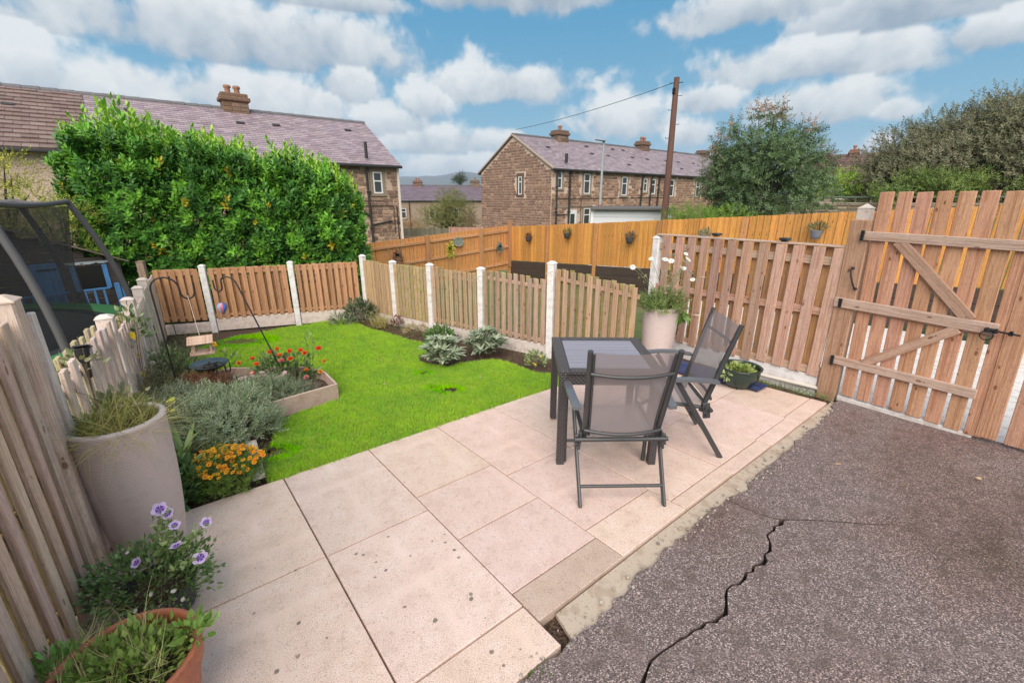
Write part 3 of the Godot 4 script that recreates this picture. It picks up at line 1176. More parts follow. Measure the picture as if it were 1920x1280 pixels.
# ---------------------------------------------------------------- fences
# boards of a few tones and grains, shared between alike pieces
func board(w: float, h: float, t: float, tint: Color, variant: int, ch := 0.003) -> ArrayMesh:
	var k := "%d_%d_%d_%s_%d" % [int(w * 1000), int(h * 1000), int(t * 1000), tint.to_html(), variant]
	if not mesh_cache.has(k):
		var r := RandomNumberGenerator.new()
		r.seed = hash(k)
		var m := MB.new()
		var f := 1.0 + r.randf_range(-0.22, 0.14)
		m.col = Color(tint.r * f * r.randf_range(0.95, 1.04), tint.g * f * r.randf_range(0.97, 1.03), tint.b * f * r.randf_range(0.94, 1.1))
		m.off = Vector2(r.randf() * 3.0, r.randf() * 5.0)
		m.box(Transform3D(Basis(), Vector3(0, h * 0.5, 0)), Vector3(w, h, t), ch)
		mesh_cache[k] = m.mesh()
	return mesh_cache[k]


func rail_mesh(m: MB, a: Vector3, b: Vector3, w: float, t: float) -> void:   # a plank from a to b, w high and t thick
	var y := (b - a).normalized()
	var z := Vector3(0, 0, 1)
	var x := y.cross(z).normalized()
	m.box(Transform3D(Basis(x, y, x.cross(y)), (a + b) * 0.5), Vector3(w, (b - a).length(), t), 0.004)


func plank(parent: Node, called: String, a: Vector3, b: Vector3, w: float, t: float, tint: Color, mat: Material, called_label := "") -> MeshInstance3D:
	var m := MB.new()
	var f := 1.0 + rr(-0.1, 0.1)
	m.col = Color(tint.r * f, tint.g * f, tint.b * f)
	m.off = Vector2(rr(0, 3), rr(0, 5))
	rail_mesh(m, a, b, w, t)
	var o := put(parent, called, m.mesh(), mat)
	if called_label:
		o.set_meta("label", called_label)
	return o


func post_shape(w: float, h: float, cap: float, tint: Color) -> ArrayMesh:
	var m := MB.new()
	m.col = tint
	m.off = Vector2(rr(0, 3), rr(0, 3))
	m.box(Transform3D(Basis(), Vector3(0, (h - cap) * 0.5, 0)), Vector3(w, h - cap, w), 0.006)
	var e := w * 0.5 + 0.004
	var q := [Vector3(-e, h - cap, -e), Vector3(e, h - cap, -e), Vector3(e, h - cap, e), Vector3(-e, h - cap, e)]
	var s := w * 0.22
	var u := [Vector3(-s, h, -s), Vector3(s, h, -s), Vector3(s, h, s), Vector3(-s, h, s)]
	for i in 4:
		var j := (i + 1) % 4
		m.quad(q[i], q[j], u[j], u[i], (q[i] + q[j]) * 0.5 - Vector3(0, h - cap, 0) + Vector3(0, 0.03, 0))
		m.quad(q[i], q[j], q[j] - Vector3(0, 0.006, 0), q[i] - Vector3(0, 0.006, 0), (q[i] + q[j]) * 0.5 - Vector3(0, h - cap, 0))
	m.quad(u[0], u[1], u[2], u[3], Vector3.UP)
	return m.mesh()


# one hit-and-miss bay between x0 and x1 of the fence's own frame; tops may slope
func bay(t: Node3D, x0: float, x1: float, y0: float, top0: float, top1: float, count: int, bw: float, front: Color, rear: Color, mat: Material, mat_rear: Material, rails: Array, gap := 0.021, thick := 0.016) -> void:
	var pitch := (x1 - x0) / count
	for i in count:
		var x := x0 + pitch * (i + 0.5)
		var f := (x - x0) / (x1 - x0)
		var h := snappedf(lerpf(top0, top1, f) - y0, 0.02)
		var b := put(t, "board", board(bw, h, thick, front, rng.randi_range(0, 5)), mat, Transform3D(Basis(Vector3.BACK, rr(-0.006, 0.006)), Vector3(x + rr(-0.003, 0.003), y0 + rr(-0.006, 0.006), gap)))
		b.rotation.y = rr(-0.03, 0.03)
		var x2 := x0 + pitch * (i + 1.0)
		if i < count - 1:
			put(t, "board", board(bw, h, thick, rear, rng.randi_range(0, 3)), mat_rear, Transform3D(Basis(Vector3.BACK, rr(-0.006, 0.006)), Vector3(x2, y0 + rr(-0.006, 0.006), -gap - 0.006)))
	for r in rails:
		plank(t, "rail", Vector3(x0, lerpf(y0, top0, r), 0), Vector3(x1, lerpf(y0, top1, r), 0), 0.045, gap * 2.0 - thick - 0.001, front, mat)


func gravel(t: Node3D, x0: float, x1: float, y0: float, h: float, tint: Color, slope := 0.0) -> void:
	var m := MB.new()
	m.col = tint
	rail_mesh(m, Vector3(x0, y0 + h * 0.5, 0), Vector3(x1, y0 + h * 0.5 + slope, 0), h, 0.045)
	put(t, "gravel_board", m.mesh(), M.concrete)


func build_fences() -> void:
	var warm := Color(0.62, 0.34, 0.19)
	var pale := Color(0.60, 0.42, 0.31)
	var pinkish := Color(0.66, 0.41, 0.31)
	var dim := Color(0.58, 0.31, 0.16)
	var green := Color(0.50, 0.39, 0.2)
	var white := Color(0.93, 0.91, 0.92)
	# back fence, in front of the laurel
	var a := g3(-5.42, -6.5)
	var t := thing("back_fence", "warm brown board fence at the end of the lawn below the laurel hedge", "fence", frame(a, Vector3(0.94, 0, -0.34)))
	var xs := [0.03, 0.72, 1.94, 3.02]
	var gy0 := []
	for x in xs:
		var p := t.transform * Vector3(x, 0, 0)
		gy0.append(near_y(p.x, p.z) - a.y)
	for i in 3:
		gravel(t, xs[i] + 0.05, xs[i + 1] - 0.05, gy0[i + 1] - 0.02 if i > 0 else gy0[i] - 0.03, 0.2 if i > 0 else 0.16, Color(0.8, 0.7, 0.65))
		bay(t, xs[i] + 0.05, xs[i + 1] - 0.05, gy0[i] + 0.17, gy0[i] + 0.97, gy0[i + 1] + 0.98, [6, 10, 10][i], 0.068, warm, dim, M.timber, M.timber, [0.9, 0.07])
	for i in [1, 2]:
		put(t, "post", post_shape(0.085, 1.08, 0.02, white), M.concrete, Transform3D(Basis(), Vector3(xs[i], gy0[i] - 0.05, 0.0)))
	put(t, "post", post_shape(0.09, 1.18, 0.01, Color(0.42, 0.31, 0.24)), M.timber, Transform3D(Basis(), Vector3(-0.03, -0.06, 0.0)), "").set_meta("label", "brown timber corner post")

	# diagonal fence along the right of the lawn
	var d := [Vector2(-2.55, -7.55), Vector2(-1.9, -7.06), Vector2(-1.2, -6.55), Vector2(-0.42, -5.9), Vector2(0.47, -5.2), Vector2(1.38, -4.5)]
	a = g3(d[0].x, d[0].y)
	var dir := Vector3(d[5].x - d[0].x, 0, d[5].y - d[0].y)
	t = thing("middle_fence", "weathered board fence with white concrete posts along the right side of the lawn", "fence", frame(a, dir))
	var inv := t.transform.affine_inverse()
	var px := []
	var py := []
	for q in d:
		var p := inv * g3(q.x, q.y)
		px.append(p.x)
		py.append(p.y)
	var hh := [1.09, 1.03, 1.03, 1.03, 1.16]
	var tops := [[1.0, 0.95], [0.98, 0.94], [0.98, 0.93], [1.0, 0.93], [1.08, 0.93]]
	var tones := [Color(0.59, 0.40, 0.24), Color(0.59, 0.42, 0.27), Color(0.6, 0.43, 0.28), pale, Color(0.6, 0.4, 0.27)]
	for i in 5:
		if i < 5:
			put(t, "post", post_shape(0.085, hh[i] + 0.05, 0.025, white), M.concrete, Transform3D(Basis(Vector3.BACK, rr(-0.008, 0.008)), Vector3(px[i], py[i] - 0.05, 0.0)))
		gravel(t, px[i] + 0.05, px[i + 1] - 0.05, py[i] - 0.05, 0.17, Color(0.78, 0.7, 0.66), py[i + 1] - py[i])
		bay(t, px[i] + 0.05, px[i + 1] - 0.05, py[i + 1] + 0.11, py[i] + tops[i][0], py[i + 1] + tops[i][1], 10, 0.062, tones[i], green, M.timber if i != 1 else M.timber_mossy, M.timber_mossy, [0.88, 0.06], 0.02)
	var wire := MB.new()
	for i in [1, 2, 3, 4]:
		var c := []
		for k in 9:
			var q := -0.4 + k * 0.16
			c.append(Vector3(px[i] - 0.05 + k * 0.0125, py[i] + hh[i] - 0.13 + 0.025 * sin(q * 2.0), 0.047))
		wire.tube(c, [0.003], 5)
	wire.col = Color(0.7, 0.68, 0.66)
	put(t, "tie_wire", wire.mesh(), M.plain)

	# tall fence beside the gate
	a = g3(1.82, -5.6)
	t = thing("tall_fence", "tall pinkish board fence between the daisy pot and the gate", "fence", frame(a, Vector3(0.545, 0, 0.838)))
	inv = t.transform.affine_inverse()
	var e := inv * g3(2.96, -3.86)
	var ty: float = 1.215 - a.y
	put(t, "post", post_shape(0.09, ty + 0.05, 0.03, white), M.concrete, Transform3D(Basis(), Vector3(0.0, -0.05, 0.0))).set_meta("label", "white concrete post behind the daisies")
	gravel(t, 0.06, e.x - 0.04, e.y - 0.18, 0.26, white, 0.08)
	var n := 12
	var pitch := (e.x - 0.1) / n
	for i in n:
		var x := 0.09 + pitch * (i + 0.5)
		var f := (x / e.x)
		var yb := lerpf(0.14, e.y + 0.17, f)
		var h := ty - yb + 0.02 * f
		put(t, "board", board(0.098, snappedf(h, 0.03), 0.018, pinkish, rng.randi_range(0, 5)), M.timber, Transform3D(Basis(Vector3.BACK, rr(-0.006, 0.006)), Vector3(x, ty + 0.02 * f - snappedf(h, 0.03), 0.03)))
		if i < n - 1:
			put(t, "board", board(0.1, snappedf(h + 0.02, 0.03), 0.018, Color(0.6, 0.34, 0.17), rng.randi_range(0, 3)), M.timber_mossy if i < 4 else M.timber, Transform3D(Basis(), Vector3(x + pitch * 0.5, ty + 0.02 * f - snappedf(h + 0.02, 0.03), -0.03)))
	plank(t, "rail", Vector3(0.05, ty - 0.12, 0), Vector3(e.x, ty - 0.1, 0), 0.075, 0.04, Color(0.62, 0.46, 0.35), M.timber)
	plank(t, "rail", Vector3(0.05, ty - 0.62, 0), Vector3(e.x, ty - 0.56, 0), 0.07, 0.04, pinkish, M.timber)
	plank(t, "rail", Vector3(0.05, 0.17, 0), Vector3(e.x, e.y + 0.21, 0), 0.075, 0.04, Color(0.62, 0.44, 0.32), M.timber)
	plank(t, "rail", Vector3(0.0, ty + 0.012, -0.005), Vector3(e.x, ty + 0.034, -0.005), 0.018, 0.085, Color(0.6, 0.45, 0.36), M.timber)
	for q in [1.5, 0.78]:      # small black caps on the top edge
		var cap := MB.new()
		cap.col = Color(0.03, 0.03, 0.035)
		cap.box(Transform3D(Basis(), Vector3(0, 0.02, 0)), Vector3(0.085, 0.025, 0.085), 0.008)
		cap.box(Transform3D(Basis(), Vector3(0, 0.004, 0)), Vector3(0.05, 0.012, 0.05), 0.0)
		var w := t.transform * Vector3(q, ty + 0.042, 0)
		var o := put(self, "solar_light", cap.mesh(), M.gloss, Transform3D(t.transform.basis, w))
		tag(o, ["flat black solar light on the tall fence, in line with an orange fence post", "flat black solar light on the tall fence nearest the gate"][0 if q < 1.0 else 1], "solar light", "solar lights along the tall fence")

	# left fence of pale pickets, running away from the camera
	a = g3(-1.97, -1.65)
	t = thing("picket_fence", "pale weathered double picket fence stepping down along the left border", "fence", frame(a, Vector3(-0.574, 0, -0.819)))
	inv = t.transform.affine_inverse()
	var ps := [0.0, 1.86, 3.15, 4.15, 4.8, 5.9]
	var ph := [1.39, 1.0, 0.95, 0.95, 0.98, 0.98]
	var pk := Color(0.82, 0.67, 0.6)
	for i in 5:
		var g0 := inv * g3((t.transform * Vector3(ps[i], 0, 0)).x, (t.transform * Vector3(ps[i], 0, 0)).z)
		var g1 := inv * g3((t.transform * Vector3(ps[i + 1], 0, 0)).x, (t.transform * Vector3(ps[i + 1], 0, 0)).z)
		put(t, "post", post_shape(0.1, ph[i] + 0.06, 0.02, Color(0.86, 0.74, 0.69) if i > 0 else Color(0.82, 0.66, 0.57)), M.timber if i == 0 else M.concrete, Transform3D(Basis(Vector3.BACK, [0.0, 0.01, -0.02, 0.0, 0.01][i]), Vector3(ps[i], g0.y - 0.06, 0)))
		gravel(t, ps[i] + 0.05, ps[i + 1] - 0.05, g1.y - 0.04, 0.16, Color(0.66, 0.58, 0.53))
		var nb: int = [9, 8, 7, 5, 8][i]
		bay(t, ps[i] + 0.06, ps[i + 1] - 0.06, g0.y + 0.12, g0.y + [0.98, 0.82, 0.8, 0.86, 0.9][i], g1.y + [0.97, 0.86, 0.84, 0.88, 0.92][i], nb, 0.068 if i < 2 else 0.06, pk, Color(0.66, 0.54, 0.38), M.timber, M.timber_mossy, [0.86, 0.45, 0.1], 0.032, 0.022)
	# added pale strip beside the pot: the near post's lit side as colour
	plank(t, "lit_edge_strip", Vector3(0.075, 0.0, 0.06), Vector3(0.07, 1.3, 0.055), 0.045, 0.025, Color(0.82, 0.76, 0.73), M.timber)
	# taller bay towards the camera
	var g := inv * g3(-1.0, -0.27)
	for i in 13:
		var x := -0.12 - i * 0.128
		var y0 := 0.13 - x * 0.012
		put(t, "board", board(0.07, 1.17, 0.018, Color(0.80, 0.62, 0.49), rng.randi_range(0, 5)), M.timber, Transform3D(Basis(Vector3.BACK, rr(-0.008, 0.008)), Vector3(x, y0, 0.02)))
		put(t, "board", board(0.1, 1.17, 0.018, Color(0.64, 0.52, 0.31), rng.randi_range(0, 3)), M.timber_mossy, Transform3D(Basis(), Vector3(x + 0.064, y0, -0.02)))
	for y in [0.25, 0.7, 1.15]:
		plank(t, "rail", Vector3(-1.75, y + 0.02, 0), Vector3(-0.05, y, 0), 0.05, 0.02, Color(0.4, 0.28, 0.12), M.timber_mossy)
	gravel(t, -1.75, -0.05, -0.06, 0.19, Color(0.6, 0.5, 0.45), 0.0)


# ---------------------------------------------------------------- the gate
func build_gate() -> void:
	var o := Vector3(2.99, 0, -3.74)
	var t := thing("garden_gate", "tall pinkish timber gate with diagonal braces and black bolt", "gate", frame(o, Vector3(0.51, 0, 0.80)))
	var wood := Color(0.60, 0.335, 0.215)
	var pale := Color(0.62, 0.45, 0.37)
	# boards have dropped a little towards the latch, so they lean
	for i in 8:
		var xb := 0.105 + i * 0.118
		var xt := xb - 0.075
		var m := MB.new()
		var f := 1.0 + rr(-0.1, 0.1)
		m.col = Color(wood.r * f, wood.g * f * rr(0.96, 1.04), wood.b * f * rr(0.92, 1.1))
		m.off = Vector2(rr(0, 3), rr(0, 5))
		rail_mesh(m, Vector3(xb, -0.055 + rr(-0.004, 0.004), 0), Vector3(xt, 1.70 + rr(-0.005, 0.005), 0), 0.094, 0.02)
		put(t, "board", m.mesh(), M.timber)
	var z := 0.027
	plank(t, "rail", Vector3(-0.06, 1.355, z), Vector3(1.06, 1.345, z), 0.072, 0.032, pale, M.timber)
	plank(t, "rail", Vector3(-0.15, 0.775, z), Vector3(0.88, 0.765, z), 0.085, 0.032, pale, M.timber)
	plank(t, "rail", Vector3(-0.06, 0.255, z), Vector3(0.885, 0.268, z), 0.072, 0.032, pale, M.timber)
	plank(t, "brace", Vector3(0.19, 1.33, z), Vector3(0.725, 0.80, z), 0.082, 0.030, Color(0.52, 0.33, 0.24), M.timber)
	plank(t, "brace", Vector3(0.17, 0.285, z), Vector3(0.68, 0.725, z), 0.072, 0.030, Color(0.58, 0.38, 0.28), M.timber)
	for h in [[-0.055, 1.355, 0.085], [-0.10, 0.775, 0.075], [-0.06, 0.25, 0.09]]:
		var m := MB.new()
		m.box(Transform3D(Basis(Vector3.BACK, 0.05), Vector3.ZERO), Vector3(0.026, h[2], 0.006), 0.001)
		m.tube([Vector3(0.01, -h[2] * 0.5, 0.004), Vector3(0.01, h[2] * 0.5, 0.004)], [0.006], 8)
		for s in [-0.3, 0.0, 0.3]:
			m.tube([Vector3(-0.006, s * h[2], 0.002), Vector3(-0.006, s * h[2], 0.0055)], [0.004], 6)
		put(t, "hinge", m.mesh(), M.black_iron, Transform3D(Basis(), Vector3(h[0], h[1], z + 0.02)))
	# ring latch and bolt
	var lt := MB.new()
	lt.box(Transform3D(Basis(), Vector3(0.0, 0, 0)), Vector3(0.07, 0.03, 0.006), 0.002)
	lt.tube([Vector3(-0.03, 0.005, 0.012), Vector3(0.145, 0.0, 0.012)], [0.007], 8)
	for q in [-0.02, 0.025, 0.095]:
		lt.box(Transform3D(Basis(), Vector3(q, 0.004, 0.012)), Vector3(0.012, 0.034, 0.024), 0.003)
	lt.tube([Vector3(0.105, -0.01, 0.012), Vector3(0.105, 0.022, 0.03)], [0.006], 6)
	var ring := []
	for k in 19:
		var q := TAU * k / 18.0
		ring.append(Vector3(-0.012 + cos(q) * 0.034, -0.036 + sin(q) * 0.032, 0.02))
	lt.tube(ring, [0.0042], 6, false)
	put(t, "bolt", lt.mesh(), M.black_iron, Transform3D(Basis(), Vector3(0.85, 0.757, z + 0.02)))

	# hinge post
	var p := thing("gate_post", "square timber gate post with a white top, beside the tall fence", "post", frame(o + Vector3(-0.035, 0, -0.03), Vector3(0.51, 0, 0.80)))
	var pm := MB.new()
	pm.col = Color(0.52, 0.315, 0.21)
	pm.off = Vector2(0.7, 0.2)
	pm.box(Transform3D(Basis(Vector3.BACK, 0.022), Vector3(-0.035, 0.66, -0.04)), Vector3(0.15, 1.64, 0.09), 0.006)
	put(p, "shaft", pm.mesh(), M.timber)
	var pc := MB.new()
	pc.col = Color(0.68, 0.6, 0.56)
	pc.box(Transform3D(Basis(Vector3.BACK, 0.022), Vector3(-0.075, 1.475, -0.1)), Vector3(0.095, 0.2, 0.095), 0.006)
	var e := 0.05
	var b4 := []
	for q in [[-1, -1], [1, -1], [1, 1], [-1, 1]]:
		b4.append(Vector3(-0.075 + q[0] * e, 1.572, -0.1 + q[1] * e))
	for i in 4:
		pc.tri(b4[i], b4[(i + 1) % 4], Vector3(-0.075, 1.61, -0.1), Vector3.UP)
	put(p, "cap", pc.mesh(), M.concrete)
	var hd := MB.new()
	hd.tube([Vector3(0, 0.075, 0.0), Vector3(0, 0.07, 0.03), Vector3(0.012, 0.02, 0.038), Vector3(0.03, -0.03, 0.036), Vector3(0.05, -0.08, 0.03), Vector3(0.052, -0.085, 0.0)], [0.007], 8)
	for q in [Vector3(0, 0.082, 0.002), Vector3(0.054, -0.09, 0.002)]:
		hd.lathe(q, [Vector2(0.0, -0.012), Vector2(0.014, -0.006), Vector2(0.014, 0.006), Vector2(0.0, 0.012)], 10)
	put(p, "pull_handle", hd.mesh(), M.black_iron, Transform3D(Basis(), Vector3(-0.03, 1.0, 0.008)))

	# second leaf, running out of the picture
	var o2 := o + Vector3(0.51, 0, 0.80).normalized() * 1.0
	t = thing("gate_leaf", "second gate leaf of upright boards at the right edge", "gate", frame(o2, Vector3(0.51, 0, 0.80)))
	for i in 7:
		var x := -0.01 + i * 0.122 + (0.03 if i > 0 else 0.0)
		var m := MB.new()
		var f := 1.0 + rr(-0.08, 0.08)
		m.col = Color(wood.r * f, wood.g * f, wood.b * f * rr(0.95, 1.1))
		m.off = Vector2(rr(0, 3), rr(0, 5))
		rail_mesh(m, Vector3(x + 0.01, -0.045, 0.004 if i == 0 else 0.0), Vector3(x - 0.06, 1.71, 0.004 if i == 0 else 0.0), 0.112, 0.024)
		put(t, "board", m.mesh(), M.timber)
	plank(t, "rail", Vector3(0.02, 1.35, -0.028), Vector3(0.9, 1.35, -0.028), 0.075, 0.03, pale, M.timber)
	plank(t, "rail", Vector3(0.08, 0.3, -0.028), Vector3(0.9, 0.3, -0.028), 0.075, 0.03, pale, M.timber)
	# threshold board under the gate
	var th := MB.new()
	th.col = Color(0.78, 0.74, 0.72)
	rail_mesh(th, Vector3(0.03, -0.105, -0.04), Vector3(0.93, -0.075, -0.04), 0.05, 0.09)
	var ts := put(self, "threshold", th.mesh(), M.concrete, frame(o, Vector3(0.51, 0, 0.80)))
	tag(ts, "pale concrete threshold strip under the gate", "threshold")


# ---------------------------------------------------------------- the neighbour's orange fence
func build_orange_fence() -> void:
	var orange := Color(0.76, 0.36, 0.09)
	var warm := Color(0.70, 0.34, 0.12)
	var c := Vector3(-0.05, 0, -14.2)
	var t := thing("orange_fence", "bright orange close-board fence on dark sleepers rising to the right", "fence", frame(c, Vector3(0.589, 0, 0.808)))
	var sl := 0.0725
	var bays := 7
	for b in bays:
		for i in 14:
			var x := b * 1.83 + 0.06 + (i + 0.5) * (1.83 - 0.1) / 14.0
			put(t, "board", board(0.112, 1.04, 0.016, orange, rng.randi_range(0, 9), 0.002), M.timber, Transform3D(Basis(Vector3.UP, 0.11), Vector3(x, -0.23 + sl * x + rr(-0.004, 0.004), 0.0)))
	for b in bays + 1:
		var x := b * 1.83
		put(t, "post", board(0.1 if b != 1 else 0.07, 1.65, 0.1, Color(0.6, 0.30, 0.12), b % 4), M.timber, Transform3D(Basis(), Vector3(x, -0.85 + sl * x, 0.0 if b % 2 == 0 else 0.012)))
	for b in bays:
		for k in 3:
			var x := b * 1.83
			var m := MB.new()
			m.col = Color(0.085, 0.06, 0.05)
			m.off = Vector2(rr(0, 3), rr(0, 5))
			rail_mesh(m, Vector3(x + 0.05, -0.34 + sl * x - k * 0.205, 0.0), Vector3(x + 1.78, -0.34 + sl * (x + 1.78) - k * 0.205, 0.0), 0.198, 0.05)
			put(t, "sleeper", m.mesh(), M.timber)
	# left run: its back, with posts and rails
	var start := c - Vector3(0.777, 0, -0.629) * 7.4
	t = thing("rail_fence", "orange fence with posts and rails towards us, behind the lawn's right-hand fence", "fence", frame(start, AX))
	var s2 := 0.062
	var base := -0.60
	for i in 62:
		var x := 0.06 + i * 0.119
		put(t, "board", board(0.108, 1.36, 0.014, warm, rng.randi_range(0, 5), 0.002), M.timber, Transform3D(Basis(Vector3.BACK, rr(-0.004, 0.004)), Vector3(x, -0.96 + s2 * x, -0.03)))
	for x in [0.9, 2.7, 4.45, 6.24, 7.36]:
		put(t, "post", board(0.1, 1.42, 0.1, Color(0.6, 0.33, 0.16), int(x) % 3), M.timber, Transform3D(Basis(), Vector3(x, -1.0 + s2 * x + (0.12 if x > 7.0 else 0.0), 0.03)))
	for y in [1.2, 0.72, 0.2]:
		for q in [[0.0, 2.65], [2.75, 4.4], [4.5, 6.19], [6.29, 7.3]]:
			plank(t, "rail", Vector3(q[0], -0.96 + s2 * q[0] + y, 0.0), Vector3(q[1], -0.96 + s2 * q[1] + y, 0.0), 0.07, 0.04, Color(0.62, 0.34, 0.17), M.timber)


# ---------------------------------------------------------------- stone terraces
func stones(x0: float, x1: float, y0: float, y1: float, holes: Array, course: float, len_lo: float, len_hi: float, dark: Color, light: Color, top: Callable, light_share := 0.3) -> ArrayMesh:
	var m := MB.new()
	var y := y0
	while y < y1:
		var h := course * rr(0.9, 1.1)
		var x := x0
		while x < x1 - 0.03:
			var w := minf(rr(len_lo, len_hi), x1 - x)
			var ym := y + h
			var skip := ym > float(top.call(x + w * 0.5)) or ym > float(top.call(x)) or ym > float(top.call(x + w))
			for o in holes:
				if x + w > o[0] and x < o[1] and y + h > o[2] and y < o[3]:
					skip = true
			if not skip:
				var c := dark.lerp(light, rng.randf()) if rng.randf() < light_share else dark.lerp(light, rr(0, 0.3))
				m.col = tone(c, 0.16)
				var g := 0.019
				var z := rr(0.03, 0.045)
				var e := 0.008
				var a := [Vector3(x + g, y + g, 0), Vector3(x + w - g, y + g, 0), Vector3(x + w - g, y + h - g, 0), Vector3(x + g, y + h - g, 0)]
				var f := [a[0] + Vector3(e, e, z), a[1] + Vector3(-e, e, z), a[2] + Vector3(-e, -e, z), a[3] + Vector3(e, -e, z)]
				m.quad(f[0], f[1], f[2], f[3], Vector3.BACK)
				var mid: Vector3 = (a[0] + a[2]) * 0.5
				for i in 4:
					var j := (i + 1) % 4
					m.quad(a[i], a[j], f[j], f[i], (a[i] + a[j]) * 0.5 - mid)
			x += w
		y += h
	return m.mesh()


func slates(x0: float, x1: float, ye: float, ze: float, yr: float, zr: float, course: float, w: float, dark: Color, light: Color, proud := 0.012) -> ArrayMesh:
	var m := MB.new()
	var e := Vector3(0, ye, ze)
	var r := Vector3(0, yr, zr)
	var up := (r - e).normalized()
	var out := Vector3.RIGHT.cross(up)
	if out.y < 0.0:
		out = -out
	var n := int((r - e).length() / course)
	var k := (r - e).length() / n
	for i in n:
		var x := x0 - w * (0.5 if i % 2 else 0.0)
		while x < x1:
			var xa := maxf(x + 0.004, x0)
			var xb := minf(x + w - 0.004, x1)
			if xb > xa:
				m.col = tone(dark.lerp(light, rng.randf()), 0.08)
				var lift := proud * rr(1.6, 2.4)
				var a := Vector3(xa, 0, 0) + e + up * (k * i - 0.01) + out * lift
				var b := Vector3(xb, 0, 0) + e + up * (k * i - 0.01) + out * lift * rr(0.9, 1.1)
				var c := Vector3(xb, 0, 0) + e + up * k * (i + 1) + out * proud * 0.6
				var d := Vector3(xa, 0, 0) + e + up * k * (i + 1) + out * proud * 0.6
				m.quad(a, b, c, d, out)
				m.quad(a, b, b - out * lift, a - out * lift, -up)
			x += w
	return m.mesh()


func window(t: Node3D, x: float, y: float, w: float, h: float, split := 0.36, z := 0.0, stone := Color(0.45, 0.32, 0.24), sill := true, xf := Transform3D()) -> Node3D:
	var m := MB.new()
	var b := 0.055
	for q in [[x, y + b * 0.5, w, b], [x, y + h - b * 0.5, w, b], [x, y + h * (1.0 - split), w, b]]:
		m.box(Transform3D(Basis(), Vector3(q[0], q[1], z + 0.028)), Vector3(q[2], q[3], 0.035), 0.004)
	for s in [-1, 1]:
		m.box(Transform3D(Basis(), Vector3(x + s * (w - b) * 0.5, y + h * 0.5, z + 0.03)), Vector3(b, h, 0.035), 0.004)
	var o := put(t, "window", m.mesh(), M.white_frame, xf)
	var g := MB.new()
	g.box(Transform3D(Basis(), Vector3(x, y + h * 0.5, z + 0.012)), Vector3(w - 0.03, h - 0.03, 0.008))
	put(o, "pane", g.mesh(), M.window_glass)
	var s := MB.new()
	s.col = tone(stone, 0.1)
	s.box(Transform3D(Basis(), Vector3(x, y + h + 0.1, z + 0.03)), Vector3(w + 0.35, 0.2, 0.06), 0.006)
	for q in [-1, 1]:
		s.box(Transform3D(Basis(), Vector3(x + q * (w * 0.5 + 0.07), y + h * 0.5, z + 0.026)), Vector3(0.14, h - 0.004, 0.052), 0.006)
	if sill:
		s.box(Transform3D(Basis(), Vector3(x, y - 0.06, z + 0.04)), Vector3(w + 0.35, 0.115, 0.1), 0.006)
	put(o, "stone_surround", s.mesh(), M.stone)
	return o


func chimney(t: Node3D, x: float, y: float, z: float, w: float, d: float, h: float, pots: int, c: Color, xf := Transform3D()) -> void:
	var m := MB.new()
	m.col = tone(c, 0.05)
	m.box(Transform3D(Basis(), Vector3(x, y + (h - 0.8) * 0.5 - 0.1, z)), Vector3(w, h + 0.8 - 0.2, d), 0.015)
	for k in int(h / 0.16):
		for i in 3:
			m.col = tone(c.lerp(Color(0.42, 0.3, 0.22), rng.randf() * 0.6), 0.15)
			m.box(Transform3D(Basis(), Vector3(x + (i - 1) * w / 3.0, y + 0.08 + k * 0.16 - 0.2, z)), Vector3(w / 3.0 - 0.025, 0.135, d + 0.03), 0.008)
	m.col = tone(c, 0.05)
	m.box(Transform3D(Basis(), Vector3(x, y + h - 0.2, z)), Vector3(w + 0.18, 0.16, d + 0.18), 0.03)
	m.box(Transform3D(Basis(), Vector3(x, y + h - 0.05, z)), Vector3(w + 0.04, 0.16, d + 0.04), 0.03)
	var o := put(t, "chimney", m.mesh(), M.stone, xf)
	for i in pots:
		var p := MB.new()
		p.col = Color(0.36, 0.17, 0.11)
		p.lathe(Vector3(x + (i - (pots - 1) * 0.5) * 0.34, y + h + 0.02, z), [Vector2(0.11, 0), Vector2(0.1, 0.2), Vector2(0.14, 0.22), Vector2(0.14, 0.3), Vector2(0.1, 0.32), Vector2(0.09, 0.2)], 14)
		put(o, "chimney_pot", p.mesh(), M.render)


func pipe(t: Node3D, pts: Array, r: float, called := "drainpipe") -> MeshInstance3D:
	var m := MB.new()
	m.tube(pts, [r], 8)
	var a: Vector3 = pts[0]
	var b: Vector3 = pts[-1]
	if absf(a.y - b.y) > 1.0:
		for k in 3:
			var p := a.lerp(b, 0.2 + 0.3 * k)
			m.box(Transform3D(Basis(), Vector3(b.x, p.y, b.z)), Vector3(r * 3.2, 0.05, r * 2.4), 0.004)
	return put(t, called, m.mesh(), M.cast_pipe)


